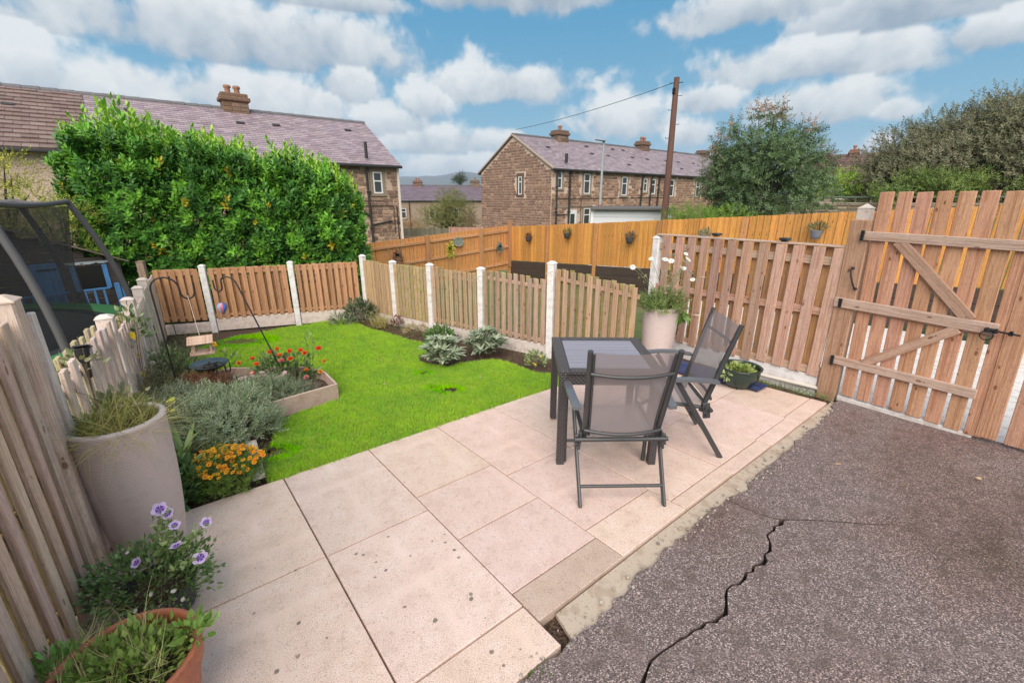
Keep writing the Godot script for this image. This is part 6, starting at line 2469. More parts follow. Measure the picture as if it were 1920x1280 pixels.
# ---------------------------------------------------------------- things hung on the orange fence
func build_wall_pots() -> void:
	var n := Vector3(-0.808, 0, 0.589)
	var list := [[1.07, 0.60, "small dark pot of reddish heather on the orange fence, leftmost of its wall pots"], [2.72, 0.80, "dark wall pot with a bushy green plant on the orange fence"], [4.8, 0.83, "wide dark wall pot of trailing dry flowers on the orange fence"], [6.62, 1.0, "grey wall pot of pale greenery on the orange fence, above the daisies"], [8.53, 1.19, "grey wall pot on the orange fence, nearest the gate"]]
	for i in list.size():
		var q: Array = list[i]
		var p := Vector3(-0.05, 0, -14.2) + Vector3(0.589, 0, 0.808) * float(q[0]) + n * 0.12
		var t := thing("wall_pot", q[2], "planter", Transform3D(frame(p, Vector3(0.589, 0, 0.808)).basis, Vector3(p.x, q[1] - 0.07, p.z)), "pots hung on the orange fence")
		var m := MB.new()
		m.col = Color(0.07, 0.065, 0.075) if i < 3 else Color(0.17, 0.18, 0.2)
		m.lathe(Vector3.ZERO, [Vector2(0.001, -0.09), Vector2(0.06, -0.09), Vector2(0.075, -0.03), Vector2(0.095, 0.035), Vector2(0.1, 0.045), Vector2(0.09, 0.045), Vector2(0.07, 0.02)], 20)
		put(t, "pot", m.mesh(), M.plain)
		m = MB.new()
		m.tube([Vector3(0, 0.0, -0.09), Vector3(0, 0.2, -0.1)], [0.006], 6)
		m.tube([Vector3(-0.06, 0.03, -0.09), Vector3(0.06, 0.03, -0.09)], [0.005], 6)
		put(t, "hanger", m.mesh(), M.black_iron)
		var pal: Array = [[Color(0.25, 0.1, 0.05), Color(0.12, 0.08, 0.04)], [Color(0.1, 0.15, 0.04), Color(0.2, 0.22, 0.08)], [Color(0.22, 0.14, 0.1), Color(0.12, 0.12, 0.06)], [Color(0.2, 0.22, 0.1), Color(0.36, 0.34, 0.24)], [Color(0.12, 0.15, 0.06), Color(0.2, 0.2, 0.1)]][i]
		var s: float = [0.09, 0.13, 0.12, 0.12, 0.14][i]
		mound(t, "foliage", Vector3(0, 0.07, 0), Vector3(s, s * 0.75, s * 0.8), 130, "narrow", M.leaf_dull, pal, 0.075, 0.8)
	# hung on the left run: plaque and three trailing plants
	var f := frame(Vector3(-5.8, 0, -9.55), AX)
	var y := func(x: float, v: float) -> Vector3: return f * Vector3(x, v, 0.06)
	var p: Vector3 = y.call(5.42, 0.46)
	var pl := thing("plaque", "oval grey plaque on the orange fence above the yellow-green trailing plant", "plaque", Transform3D(f.basis, p))
	var m := MB.new()
	m.col = Color(0.3, 0.33, 0.29)
	m.lathe(Vector3.ZERO, [Vector2(0.001, -0.012), Vector2(0.15, -0.012), Vector2(0.165, 0.0), Vector2(0.155, 0.012), Vector2(0.14, 0.008), Vector2(0.001, 0.01)], 32)
	put(pl, "disc", m.mesh(), M.stone, Transform3D(Basis(Vector3(1.12, 0, 0), Vector3(0, 0, 1), Vector3(0, -0.82, 0)), Vector3.ZERO))
	m = MB.new()
	m.col = Color(0.36, 0.39, 0.34)
	var ring := []
	for k in 33:
		var a := TAU * k / 32.0
		ring.append(Vector3(cos(a) * 0.168, sin(a) * 0.122, 0.012))
	m.tube(ring, [0.009], 6, false)
	put(pl, "rim", m.mesh(), M.stone)
	for q in [[3.5, 0.12, "dark maroon trailing plant hanging on the orange fence", [Color(0.16, 0.075, 0.07), Color(0.26, 0.16, 0.13)], 0.14, 0.28], [5.12, 0.16, "bright yellow-green trailing plant hanging on the orange fence", [Color(0.42, 0.5, 0.04), Color(0.6, 0.62, 0.08)], 0.12, 0.34], [6.88, 0.16, "small blue-grey trailing plant hanging on the orange fence", [Color(0.12, 0.18, 0.15), Color(0.25, 0.32, 0.3)], 0.09, 0.2]]:
		var b: Vector3 = y.call(q[0], q[1])
		var t := thing("trailing_plant", q[2], "plant", Transform3D(f.basis, b), "plants hung on the orange fence")
		m = MB.new()
		m.tube([Vector3(0, q[5] * 0.6, 0.02), Vector3(0, q[5] * 0.6 + 0.12, 0.0)], [0.006], 6)
		m.lathe(Vector3(0, q[5] * 0.5, 0.05), [Vector2(0.001, -0.06), Vector2(0.05, -0.05), Vector2(0.07, 0.02), Vector2(0.06, 0.02)], 14)
		put(t, "hanger", m.mesh(), M.black_iron)
		mound(t, "foliage", Vector3(0, 0, 0.07), Vector3(q[4], q[5], 0.09), 260, "broad", M.leaf, q[3], 0.05, -0.5)


# ---------------------------------------------------------------- leaves and flowers
func leaf_into(m: MB, x: Transform3D, w: float, fold := 0.06, curl := 0.12, seg := 2) -> void:
	# one leaf of unit length along y, folded on its midrib
	var mid := []
	var lf := []
	var rt := []
	for k in seg + 2:
		var f := float(k) / (seg + 1)
		var ww := w * 0.5 * sin(pow(f, 0.8) * PI) if k > 0 and k < seg + 1 else 0.0
		var z := -curl * f * f
		mid.append(x * Vector3(0, f, z))
		lf.append(x * Vector3(-ww, f, z + fold * ww * 4.0))
		rt.append(x * Vector3(ww, f, z + fold * ww * 4.0))
	var out := x.basis.z
	for k in seg + 1:
		if k == 0:
			m.tri(mid[0], lf[1], mid[1], out)
			m.tri(mid[0], mid[1], rt[1], out)
		elif k == seg:
			m.tri(lf[k], mid[k + 1], mid[k], out)
			m.tri(mid[k], mid[k + 1], rt[k], out)
		else:
			m.quad(lf[k], lf[k + 1], mid[k + 1], mid[k], out)
			m.quad(mid[k], mid[k + 1], rt[k + 1], rt[k], out)


func sprig(n: int, leaf_len: float, w: float, spread: float, sd: int, upright := 0.0, seg := 2) -> ArrayMesh:
	var r := RandomNumberGenerator.new()
	r.seed = sd
	var m := MB.new()
	m.col = Color(0.55, 0.5, 0.4)
	m.tube([Vector3.ZERO, Vector3(0.01, 0.5, 0.0), Vector3(0, 0.97, 0.02)], [0.012, 0.009, 0.004], 3, false)
	for i in n:
		var f := 0.12 + 0.86 * i / float(n - 1)
		var a := i * 2.4 + r.randf_range(-0.3, 0.3)
		var tilt := lerpf(spread, spread * 0.35, f) * r.randf_range(0.8, 1.2) - upright
		var k := r.randf_range(0.75, 1.15)
		m.col = Color(k, k, k)
		var b := Basis(Vector3.UP, a) * Basis(Vector3.RIGHT, -tilt + PI * 0.0) * Basis(Vector3.UP, r.randf_range(-0.3, 0.3))
		var s := leaf_len * r.randf_range(0.8, 1.15) * (1.0 - 0.25 * f)
		# leaf normal towards the stem tip
		var x := Transform3D(Basis(b.x * s, b.y * s, b.z * s), Vector3(0, f, 0))
		leaf_into(m, x, w, 0.05, 0.14, seg)
	return m.mesh()


func blades(n: int, h: float, w: float, lean: float, sd: int, spread: float, seg := 1) -> ArrayMesh:
	var r := RandomNumberGenerator.new()
	r.seed = sd
	var m := MB.new()
	for i in n:
		var a := r.randf() * TAU
		var o := Vector3(r.randf_range(-spread, spread), 0, r.randf_range(-spread, spread))
		var d := Vector3(cos(a), 0, sin(a))
		var s := d.cross(Vector3.UP) * w * 0.5 * r.randf_range(0.7, 1.2)
		var l := lean * r.randf_range(0.1, 1.3)
		var hh := h * r.randf_range(0.6, 1.15)
		var k := r.randf_range(0.75, 1.2)
		m.col = Color(k, k, k)
		var prev := o
		for q in seg + 1:
			var f := float(q + 1) / (seg + 1)
			var p := o + d * l * hh * f * f + Vector3(0, hh * (f - 0.35 * l * f * f), 0)
			var w0 := 1.0 - float(q) / (seg + 1)
			var w1 := 1.0 - f
			if q == seg:
				m.tri(prev - s * w0, prev + s * w0, p, d + Vector3.UP * 0.3)
			else:
				m.quad(prev - s * w0, prev + s * w0, p + s * w1, p - s * w1, d + Vector3.UP * 0.3)
			prev = p
	return m.mesh()


func flower(petals: int, r_in: float, w: float, cup: float, centre: Color, petal: Color, throat := Color(0, 0, 0, 0)) -> ArrayMesh:
	# faces +y, unit radius
	var m := MB.new()
	for i in petals:
		var a := TAU * i / petals
		var d := Vector3(cos(a), 0, sin(a))
		var s := Vector3(-sin(a), 0, cos(a)) * w
		var k := 1.0 - 0.12 * (i % 2)
		m.col = Color(petal.r * k, petal.g * k, petal.b * k)
		var p0 := d * r_in
		var p1 := d * 0.62 + s + Vector3(0, cup * 0.7, 0)
		var p2 := d * 1.0 + s * 0.45 + Vector3(0, cup, 0)
		var p3 := d * 1.0 - s * 0.45 + Vector3(0, cup * 0.95, 0)
		var p4 := d * 0.62 - s + Vector3(0, cup * 0.7, 0)
		m.tri(p0, p1, p2, Vector3.UP)
		m.tri(p0, p2, p3, Vector3.UP)
		m.tri(p0, p3, p4, Vector3.UP)
		if throat.a > 0.0:
			m.col = Color(throat.r, throat.g, throat.b)
			m.tri(p0 + Vector3(0, 0.01, 0), d * 0.5 + s * 0.55 + Vector3(0, cup * 0.5 + 0.03, 0), d * 0.5 - s * 0.55 + Vector3(0, cup * 0.5 + 0.03, 0), Vector3.UP)
	m.col = centre
	if r_in > 0.01:
		m.lathe(Vector3(0, -0.02, 0), [Vector2(r_in * 1.2, 0.0), Vector2(r_in * 1.15, 0.08), Vector2(r_in * 0.6, 0.16), Vector2(0.0, 0.17)], 8)
	return m.mesh()


func rose() -> ArrayMesh:
	var m := MB.new()
	for ring in 4:
		var n: int = [8, 7, 6, 4][ring]
		for i in n:
			var a := TAU * i / n + ring * 0.4
			var up: float = [0.15, 0.6, 1.0, 1.35][ring]
			var k: float = [0.85, 0.95, 1.05, 1.1][ring]
			m.col = Color(k, k, k)
			var d := Vector3(cos(a) * cos(up), sin(up), sin(a) * cos(up))
			var s := Vector3(-sin(a), 0, cos(a)) * 0.42
			var t := d.cross(s).normalized()
			m.quad(d * 0.15 - s * 0.3, d * 0.15 + s * 0.3, d * 0.95 + s * 0.8 - t * 0.1, d * 0.95 - s * 0.8 - t * 0.1, Vector3.UP)
	return m.mesh()


func make_leaves() -> void:
	var m := MB.new()
	leaf_into(m, Transform3D(), 0.5)
	leafs.broad = m.mesh()
	m = MB.new()
	leaf_into(m, Transform3D(), 0.16, 0.04, 0.25)
	leafs.narrow = m.mesh()
	m = MB.new()
	leaf_into(m, Transform3D(), 0.34, 0.05, 0.3, 3)
	leafs.long = m.mesh()
	leafs.tuft = blades(9, 0.04, 0.0042, 0.75, 3, 0.017)
	leafs.wisp = blades(7, 1.0, 0.014, 1.1, 5, 0.05, 3)
	leafs.strap = blades(6, 1.0, 0.06, 0.9, 6, 0.06, 4)
	leafs.laurel = sprig(12, 0.4, 0.42, 1.25, 21)
	leafs.shoot = sprig(15, 0.27, 0.40, 0.95, 22)
	leafs.twig = sprig(12, 0.36, 0.44, 1.35, 23, 0.0, 1)
	leafs.droop = sprig(12, 0.42, 0.36, 1.9, 24, 0.0, 1)
	leafs.fine = sprig(14, 0.3, 0.2, 1.1, 25, 0.0, 1)
	leafs.small = sprig(12, 0.26, 0.5, 1.2, 26, 0.0, 1)
	leafs.daisy = flower(14, 0.16, 0.17, 0.05, Color(0.6, 0.45, 0.05), Color(0.85, 0.85, 0.82))
	leafs.petunia = flower(5, 0.02, 0.52, 0.32, Color(0.1, 0.02, 0.2), Color(0.70, 0.55, 0.82), Color(0.16, 0.05, 0.42, 1.0))
	leafs.marigold = flower(7, 0.22, 0.36, 0.1, Color(0.75, 0.25, 0.01), Color(1, 1, 1))
	leafs.rose = rose()
	leafs.umbel = flower(9, 0.3, 0.3, 0.25, Color(1, 1, 1), Color(1, 1, 1))


func pick(pal: Array, v := 0.2) -> Color:
	return tone((pal[0] as Color).lerp(pal[1], rng.randf()), v)


# a rounded plant: leaves through the outer part of a lumpy ellipsoid
func mound(t: Node3D, called: String, c: Vector3, r: Vector3, count: int, kind: String, mat: Material, pal: Array, size: float, up := 0.6, shell := 0.55, flat_base := -0.35) -> void:
	var xs := []
	var cs := []
	var fn := FastNoiseLite.new()
	fn.seed = rng.randi()
	fn.frequency = 1.1
	while xs.size() < count:
		var d := rv()
		if d.y < flat_base:
			continue
		var k := 1.0 + 0.42 * fn.get_noise_3d(d.x * 1.5, d.y * 1.5, d.z * 1.5)
		var f := lerpf(shell, 1.0, sqrt(rng.randf())) * k
		var p := c + Vector3(d.x * r.x, d.y * r.y, d.z * r.z) * f
		var dir := (d + Vector3(0, up, 0) + rv() * 0.45).normalized()
		var s := size * rr(0.65, 1.25)
		xs.append(orient(p - dir * s * 0.3, dir, rr(0, TAU), Vector3.ONE * s))
		cs.append(pick(pal))
	scatter(t, called, leafs[kind], mat, xs, cs)


func stems(t: Node3D, c: Vector3, tops: Array, r: float, col: Color, called := "stem") -> void:
	var m := MB.new()
	m.col = col
	for p in tops:
		var b: Vector3 = c + Vector3(rr(-0.03, 0.03), 0, rr(-0.03, 0.03))
		var q: Vector3 = b.lerp(p, 0.5) + Vector3(0, (p.y - b.y) * 0.12, 0)
		m.tube([b, q, p], [r, r * 0.85, r * 0.6], 4, false)
	put(t, called, m.mesh(), M.leaf_dull, Transform3D(), "stuff")


func blooms(t: Node3D, called: String, kind: String, pts: Array, size: float, pal: Array, tilt := 0.5) -> void:
	# each bloom a mesh of its own
	for p in pts:
		var s := size * rr(0.8, 1.2)
		var o := put(t, called, tinted(kind, pal, rng.randi_range(0, 3)), M.petal, orient(p, (Vector3(0.1, 1.0, 0.35) + rv() * tilt).normalized(), rr(0, TAU), Vector3.ONE * s))
		o.name = o.name


func tinted(kind: String, pal: Array, n: int) -> ArrayMesh:
	var k := "%s_%s_%s_%d" % [kind, (pal[0] as Color).to_html(), (pal[1] as Color).to_html(), n]
	if not mesh_cache.has(k):
		var src: ArrayMesh = leafs[kind]
		var arr := src.surface_get_arrays(0)
		var c := (pal[0] as Color).lerp(pal[1], n / 3.0)
		var cols: PackedColorArray = arr[Mesh.ARRAY_COLOR]
		for i in cols.size():
			cols[i] = Color(cols[i].r * c.r, cols[i].g * c.g, cols[i].b * c.b)
		arr[Mesh.ARRAY_COLOR] = cols
		var m := ArrayMesh.new()
		m.add_surface_from_arrays(Mesh.PRIMITIVE_TRIANGLES, arr)
		mesh_cache[k] = m
	return mesh_cache[k]


# ---------------------------------------------------------------- trees and hedges
func limbs(t: Node3D, base: Vector3, top: Vector3, r: float, ends: Array, col: Color) -> void:
	var m := MB.new()
	m.col = col
	var mid := base.lerp(top, 0.5) + Vector3(rr(-0.1, 0.1), 0, rr(-0.1, 0.1)) * r * 4.0
	m.tube([base, mid, top], [r * 1.2, r, r * 0.6], 10)
	put(t, "trunk", m.mesh(), M.bark)
	var b := MB.new()
	b.col = col
	for e in ends:
		var f := rr(0.45, 1.0)
		var s := base.lerp(top, f)
		var q: Vector3 = s.lerp(e, 0.5) + Vector3(0, (e - s).length() * 0.1, 0)
		b.tube([s, q, e], [r * 0.4, r * 0.25, r * 0.07], 5, false)
	put(t, "limb", b.mesh(), M.bark, Transform3D(), "stuff")


# crown of many lobes, each a cloud of leafy twigs; gaps stay between the lobes
func crown(t: Node3D, lobes: Array, per: int, kind: String, mat: Material, size: float, pal: Array, droop := 0.0, inner := 0.35) -> void:
	var xs := []
	var cs := []
	for l in lobes:
		var c: Vector3 = l[0]
		var r: float = l[1]
		var pk: Color = pick(pal, 0.1)
		var sq := rr(0.6, 0.85)
		for i in int(per * r * r):
			var d := rv()
			if d.y < -0.55 and rng.randf() < 0.7:
				continue
			var f := lerpf(inner, 1.05, pow(rng.randf(), 0.55))
			var p := c + Vector3(d.x, d.y * sq, d.z) * r * f
			var dir := (d * 0.9 + Vector3(0, 0.45 - droop, 0) + rv() * 0.55).normalized()
			xs.append(orient(p, dir, rr(0, TAU), Vector3.ONE * size * rr(0.7, 1.3)))
			cs.append(tone(pk.lerp(pick(pal, 0.1), 0.5), 0.2))
	scatter(t, "crown", leafs[kind], mat, xs, cs)


func lobe_set(c: Vector3, r: Vector3, n: int, lr: float, sd: int, low := -0.5) -> Array:
	var g := RandomNumberGenerator.new()
	g.seed = sd
	var out := []
	while out.size() < n:
		var d := Vector3(g.randfn(), g.randfn(), g.randfn()).normalized()
		if d.y < low:
			continue
		var f := lerpf(0.35, 0.95, sqrt(g.randf()))
		out.append([c + Vector3(d.x * r.x, d.y * r.y, d.z * r.z) * f, lr * g.randf_range(0.65, 1.2)])
	return out


func ends_of(lobes: Array) -> Array:
	var e := []
	for l in lobes:
		e.append(l[0])
	return e


func build_trees() -> void:
	# laurel hedge behind the back fence
	var t := thing("laurel_hedge", "big glossy green laurel hedge behind the back fence", "hedge", at(0, 0, 0))
	var a := Vector3(-7.0, 0, -7.67)
	var b := Vector3(-3.1, 0, -9.05)
	var along := (b - a).normalized()
	var nrm := Vector3(-along.z, 0, along.x)
	var fn := FastNoiseLite.new()
	fn.seed = 40
	fn.frequency = 0.8
	var len := (b - a).length()
	var xs := []
	var cs := []
	var top_at := func(s: float) -> float: return lerpf(2.62, 2.02, s / len) + 0.2 * fn.get_noise_1d(s * 2.5) - 0.5 * pow(maxf(0.0, s / len - 0.86) / 0.14, 2.0) - 0.4 * pow(maxf(0.0, 0.06 - s / len) / 0.06, 2.0)
	for i in 6400:
		var s := rr(-0.15, len + 0.1)
		var top: float = top_at.call(clampf(s, 0, len))
		var u := rng.randf()
		var h := lerpf(-0.35, top, pow(u, 0.8))
		var lump := 0.36 * fn.get_noise_2d(s * 1.9, h * 1.9) + 0.12 * fn.get_noise_2d(s * 5.0, h * 5.0)
		var endk := clampf(minf(s + 0.2, len + 0.15 - s) / 0.5, 0.25, 1.0)
		var half := (0.72 - 0.32 * pow(maxf(0.0, h / top - 0.55) / 0.45, 2.0)) * sqrt(endk) + lump
		var front := rng.randf() < 0.78
		var depth := half * (1.0 - pow(rng.randf(), 2.4) * 0.55) * (1.0 if front else -1.0)
		if rng.randf() < 0.14:
			h = top - rr(0.0, 0.15) + 0.08 * fn.get_noise_1d(s * 9.0)
			depth = rr(-half, half)
		var p := a + along * s + nrm * depth + Vector3(0, h, 0)
		var upk := 0.55 + 0.9 * smoothstep(0.55, 1.0, h / top)
		var dir := (nrm * signf(depth) * 0.8 + Vector3(0, upk, 0) + along * (0.5 if s > len - 0.4 else (-0.5 if s < 0.4 else 0.0)) + rv() * 0.5).normalized()
		var sc := rr(0.19, 0.33)
		xs.append(orient(p - dir * sc * 0.4, dir, rr(0, TAU), Vector3.ONE * sc))
		var young := clampf(fn.get_noise_2d(s * 3.0 + 50.0, h * 3.0) * 2.2 + 0.3, 0, 1)
		cs.append(tone(Color(0.080, 0.223, 0.040).lerp(Color(0.277, 0.608, 0.063), young * 0.75), 0.25) if rng.randf() > 0.012 else Color(0.5, 0.4, 0.03))
	scatter(t, "foliage", leafs.laurel, M.leaf_shiny, xs, cs)
	xs = []
	cs = []
	for i in 420:
		var s := rr(0.0, len)
		var top: float = top_at.call(s)
		var big := 1.0
		if absf(s - 0.75) < 0.4 and rng.randf() < 0.5:
			big = 1.35
		var p := a + along * s + nrm * rr(-0.55, 0.6) + Vector3(0, top - rr(0.05, 0.28), 0)
		xs.append(orient(p, (Vector3(0, 1, 0) + rv() * 0.28 + nrm * 0.12).normalized(), rr(0, TAU), Vector3.ONE * rr(0.28, 0.52) * big))
		cs.append(tone(Color(0.175, 0.447, 0.054).lerp(Color(0.546, 0.768, 0.097), rng.randf()), 0.2))
	scatter(t, "young_shoot", leafs.shoot, M.leaf_shiny, xs, cs)
	var st := MB.new()
	for k in 16:
		var s := 0.2 + k * (len - 0.4) / 15.0
		var p := a + along * s + Vector3(0, -0.7, 0)
		var e := p + Vector3(rr(-0.2, 0.2), 2.2, rr(-0.2, 0.2))
		st.tube([p, p.lerp(e, 0.5) + rv() * 0.1, e], [0.04, 0.03, 0.012], 6, false)
	put(t, "stem", st.mesh(), M.bark, Transform3D(), "stuff")

	# yellowing shrubs left of the laurel
	t = thing("golden_shrub", "yellow-green shrub at the left edge beside the laurel hedge", "shrub", at(0, 0, 0))
	var lb := lobe_set(Vector3(-7.75, 1.2, -6.9), Vector3(0.5, 1.3, 0.45), 24, 0.34, 51, -0.9)
	crown(t, lb, 620, "small", M.leaf, 0.15, [Color(0.350, 0.333, 0.061), Color(0.600, 0.600, 0.105)])
	limbs(t, Vector3(-7.75, -0.7, -6.9), Vector3(-7.7, 1.2, -6.9), 0.08, ends_of(lb), Color(0.8, 0.8, 0.8))
	t = thing("golden_shrub", "mottled yellow and green bush behind the trampoline's top rail", "shrub", at(0, 0, 0))
	lb = lobe_set(Vector3(-6.8, 1.2, -6.78), Vector3(0.5, 0.55, 0.22), 16, 0.26, 52, -0.9)
	crown(t, lb, 900, "small", M.leaf, 0.12, [Color(0.175, 0.263, 0.052), Color(0.600, 0.600, 0.105)])
	limbs(t, Vector3(-6.8, -0.6, -6.8), Vector3(-6.8, 1.0, -6.8), 0.05, ends_of(lb), Color(0.8, 0.8, 0.8))

	# green tree by the pole
	t = thing("green_tree", "broad grey-green tree with drooping leaves behind the orange fence", "tree", at(0, 0, 0))
	lb = lobe_set(Vector3(8.6, 2.1, -15.9), Vector3(1.9, 1.65, 1.5), 54, 0.62, 61, -0.75)
	for q in [[7.45, 3.75, 0.35], [7.9, 4.05, 0.3], [8.3, 4.1, 0.35], [8.9, 3.95, 0.4], [9.6, 3.6, 0.42], [10.2, 2.9, 0.35], [10.25, 2.3, 0.4], [6.75, 2.6, 0.4], [6.9, 1.8, 0.42], [7.0, 3.2, 0.35]]:
		lb.append([Vector3(q[0], q[1], -15.9 + rr(-0.6, 0.6)), q[2]])
	crown(t, lb, 300, "droop", M.leaf, 0.23, [Color(0.085, 0.15, 0.06), Color(0.19, 0.27, 0.125)], 0.55)
	var tip := []
	for q in lb.slice(54):
		tip.append([q[0] + Vector3(0, 0.25, 0), 0.3])
	limbs(t, Vector3(8.6, -0.8, -15.9), Vector3(8.5, 2.4, -15.9), 0.13, ends_of(lb), Color(0.8, 0.75, 0.7))
	var xs2 := []
	var cs2 := []
	for q in tip:
		for i in 26:
			var d := rv()
			xs2.append(orient(q[0] + d * 0.3 * rr(0.3, 1.0), (d + Vector3(0, 0.1, 0)).normalized(), rr(0, 6), Vector3.ONE * rr(0.16, 0.26)))
			cs2.append(tone(Color(0.367, 0.254, 0.197), 0.2))
	scatter(t, "bronze_tip", leafs.droop, M.leaf_dull, xs2, cs2)

	# great autumn tree on the right
	t = thing("autumn_tree", "very large olive-brown tree filling the upper right corner", "tree", at(0, 0, 0))
	lb = lobe_set(Vector3(20.8, 2.3, -19.4), Vector3(5.6, 3.1, 3.0), 150, 1.15, 71, -0.55)
	lb.append_array(lobe_set(Vector3(16.8, 2.3, -19.6), Vector3(2.0, 1.6, 1.4), 34, 0.75, 72, -0.6))
	crown(t, lb, 210, "twig", M.leaf_dull, 0.29, [Color(0.15, 0.165, 0.085), Color(0.30, 0.27, 0.17)], 0.1, 0.45)
	limbs(t, Vector3(20.6, 0.6, -19.4), Vector3(20.5, 3.4, -19.4), 0.3, ends_of(lb), Color(0.5, 0.45, 0.42))
	t = thing("bramble", "mixed green bramble bank under the great tree, behind the gate", "bush", at(0, 0, 0))
	lb = lobe_set(Vector3(17.0, 1.7, -17.2), Vector3(4.0, 0.85, 0.9), 36, 0.55, 73, -0.4)
	crown(t, lb, 260, "twig", M.leaf, 0.24, [Color(0.105, 0.175, 0.044), Color(0.280, 0.350, 0.088)])
	t = thing("bright_bush", "bright yellow-green bush between the green tree and the great tree", "bush", at(0, 0, 0))
	lb = lobe_set(Vector3(14.0, 1.9, -20.2), Vector3(1.3, 0.75, 0.7), 18, 0.45, 74, -0.4)
	crown(t, lb, 300, "twig", M.leaf, 0.22, [Color(0.245, 0.420, 0.052), Color(0.455, 0.600, 0.088)])
	t = thing("dark_bush", "low dark green bush at the foot of the telegraph pole behind the orange fence", "bush", at(0, 0, 0))
	lb = lobe_set(Vector3(5.55, 0.9, -14.2), Vector3(0.7, 0.48, 0.6), 16, 0.3, 75, -0.7)
	crown(t, lb, 700, "fine", M.leaf, 0.17, [Color(0.140, 0.263, 0.035), Color(0.298, 0.455, 0.070)])
	limbs(t, Vector3(5.55, -0.9, -14.2), Vector3(5.55, 0.8, -14.2), 0.05, ends_of(lb), Color(0.6, 0.6, 0.6))
	t = thing("green_bush", "rounded green bush below the green tree, just over the orange fence", "bush", at(0, 0, 0))
	lb = lobe_set(Vector3(7.1, 1.0, -15.0), Vector3(0.85, 0.45, 0.6), 14, 0.35, 76, -0.6)
	crown(t, lb, 600, "twig", M.leaf, 0.17, [Color(0.158, 0.280, 0.052), Color(0.315, 0.455, 0.088)])
	# far bushes between the houses
	t = thing("round_bush", "round olive bush between the two terraces, above the grey fence", "bush", at(0, 0, 0))
	lb = lobe_set(Vector3(-4.9, 0.2, -34.4), Vector3(1.95, 1.7, 1.4), 40, 0.7, 81, -0.7)
	crown(t, lb, 150, "fine", M.leaf_dull, 0.36, [Color(0.193, 0.228, 0.070), Color(0.350, 0.333, 0.123)])
	limbs(t, Vector3(-4.9, -3.0, -34.4), Vector3(-4.9, 0.2, -34.4), 0.12, ends_of(lb), Color(0.6, 0.5, 0.4))
	t = thing("rust_bush", "small rust-coloured bush left of the round olive bush", "bush", at(0, 0, 0))
	lb = lobe_set(Vector3(-7.3, -0.7, -32.5), Vector3(0.7, 0.9, 0.6), 14, 0.4, 82, -0.7)
	crown(t, lb, 300, "fine", M.leaf_dull, 0.3, [Color(0.350, 0.175, 0.079), Color(0.560, 0.350, 0.158)])
	limbs(t, Vector3(-7.3, -2.8, -32.5), Vector3(-7.3, -0.6, -32.5), 0.07, ends_of(lb), Color(0.6, 0.5, 0.4))
	t = thing("brown_bush", "brownish thin bush against the brown stone gable", "bush", at(0, 0, 0))
	lb = lobe_set(Vector3(-2.9, -0.5, -33.6), Vector3(0.8, 1.1, 0.7), 16, 0.45, 83, -0.7)
	crown(t, lb, 220, "fine", M.leaf_dull, 0.3, [Color(0.228, 0.175, 0.096), Color(0.385, 0.298, 0.158)])
	limbs(t, Vector3(-2.9, -3.0, -33.6), Vector3(-2.9, -0.4, -33.6), 0.07, ends_of(lb), Color(0.6, 0.5, 0.4))
	t = thing("far_tree", "tiny dark tree on the skyline above the distant roof", "tree", at(0, 0, 0))
	lb = lobe_set(Vector3(-13.2, 6.2, -118.0), Vector3(1.5, 1.5, 1.2), 14, 0.8, 84, -0.7)
	crown(t, lb, 60, "fine", M.leaf_dull, 0.8, [Color(0.070, 0.096, 0.044), Color(0.123, 0.140, 0.070)])
	limbs(t, Vector3(-13.2, -6.5, -118.0), Vector3(-13.2, 5.8, -118.0), 0.3, ends_of(lb), Color(0.5, 0.45, 0.4))


# ---------------------------------------------------------------- border plants
func shrub(called: String, label: String, cat: String, x: float, z: float, r: Vector3, count: int, kind: String, mat: Material, pal: Array, size: float, up := 0.6, group := "") -> Node3D:
	var t := thing(called, label, cat, at(x, near_y(x, z), z), group)
	mound(t, "foliage", Vector3(0, r.y * 0.45, 0), r, count, kind, mat, pal, size, up)
	var tops := []
	for k in 7:
		var d := rv()
		tops.append(Vector3(d.x * r.x * 0.6, r.y * rr(0.5, 1.1), d.z * r.z * 0.6))
	stems(t, Vector3.ZERO, tops, 0.004, Color(0.203, 0.162, 0.095))
	return t


# rosettes of long pale leaves, each leaf its own piece
func rosette_shrub(label: String, x: float, z: float, r: float, h: float, heads: int, pal: Array) -> void:
	var t := thing("pale_shrub", label, "shrub", at(x, near_y(x, z), z))
	var tops := []
	var total := 0
	for k in heads:
		var d := rv()
		d.y = absf(d.y) * 0.9 + 0.1
		var p := Vector3(d.x * r, h * 0.25 + d.y * h * 0.72, d.z * r)
		tops.append(p)
		for i in 9:
			if total >= 290:
				break
			total += 1
			var a := TAU * i / 9.0 + k
			var dir := (Vector3(cos(a), 0.28 + 0.25 * (i % 3), sin(a)) + d * 0.55).normalized()
			var y := dir
			var zz := (Vector3.UP - y * y.y).normalized()
			var s := rr(0.085, 0.13)
			var b := Basis(y.cross(zz) * s, y * s, zz * s)
			put(t, "leaf", tinted("long", pal, rng.randi_range(0, 3)), M.leaf, Transform3D(b, p))
	stems(t, Vector3.ZERO, tops, 0.005, Color(0.162, 0.135, 0.081))
	mound(t, "inner_leaf", Vector3(0, h * 0.35, 0), Vector3(r * 0.8, h * 0.5, r * 0.8), 160, "long", M.leaf, pal, 0.1, 0.3, 0.3)


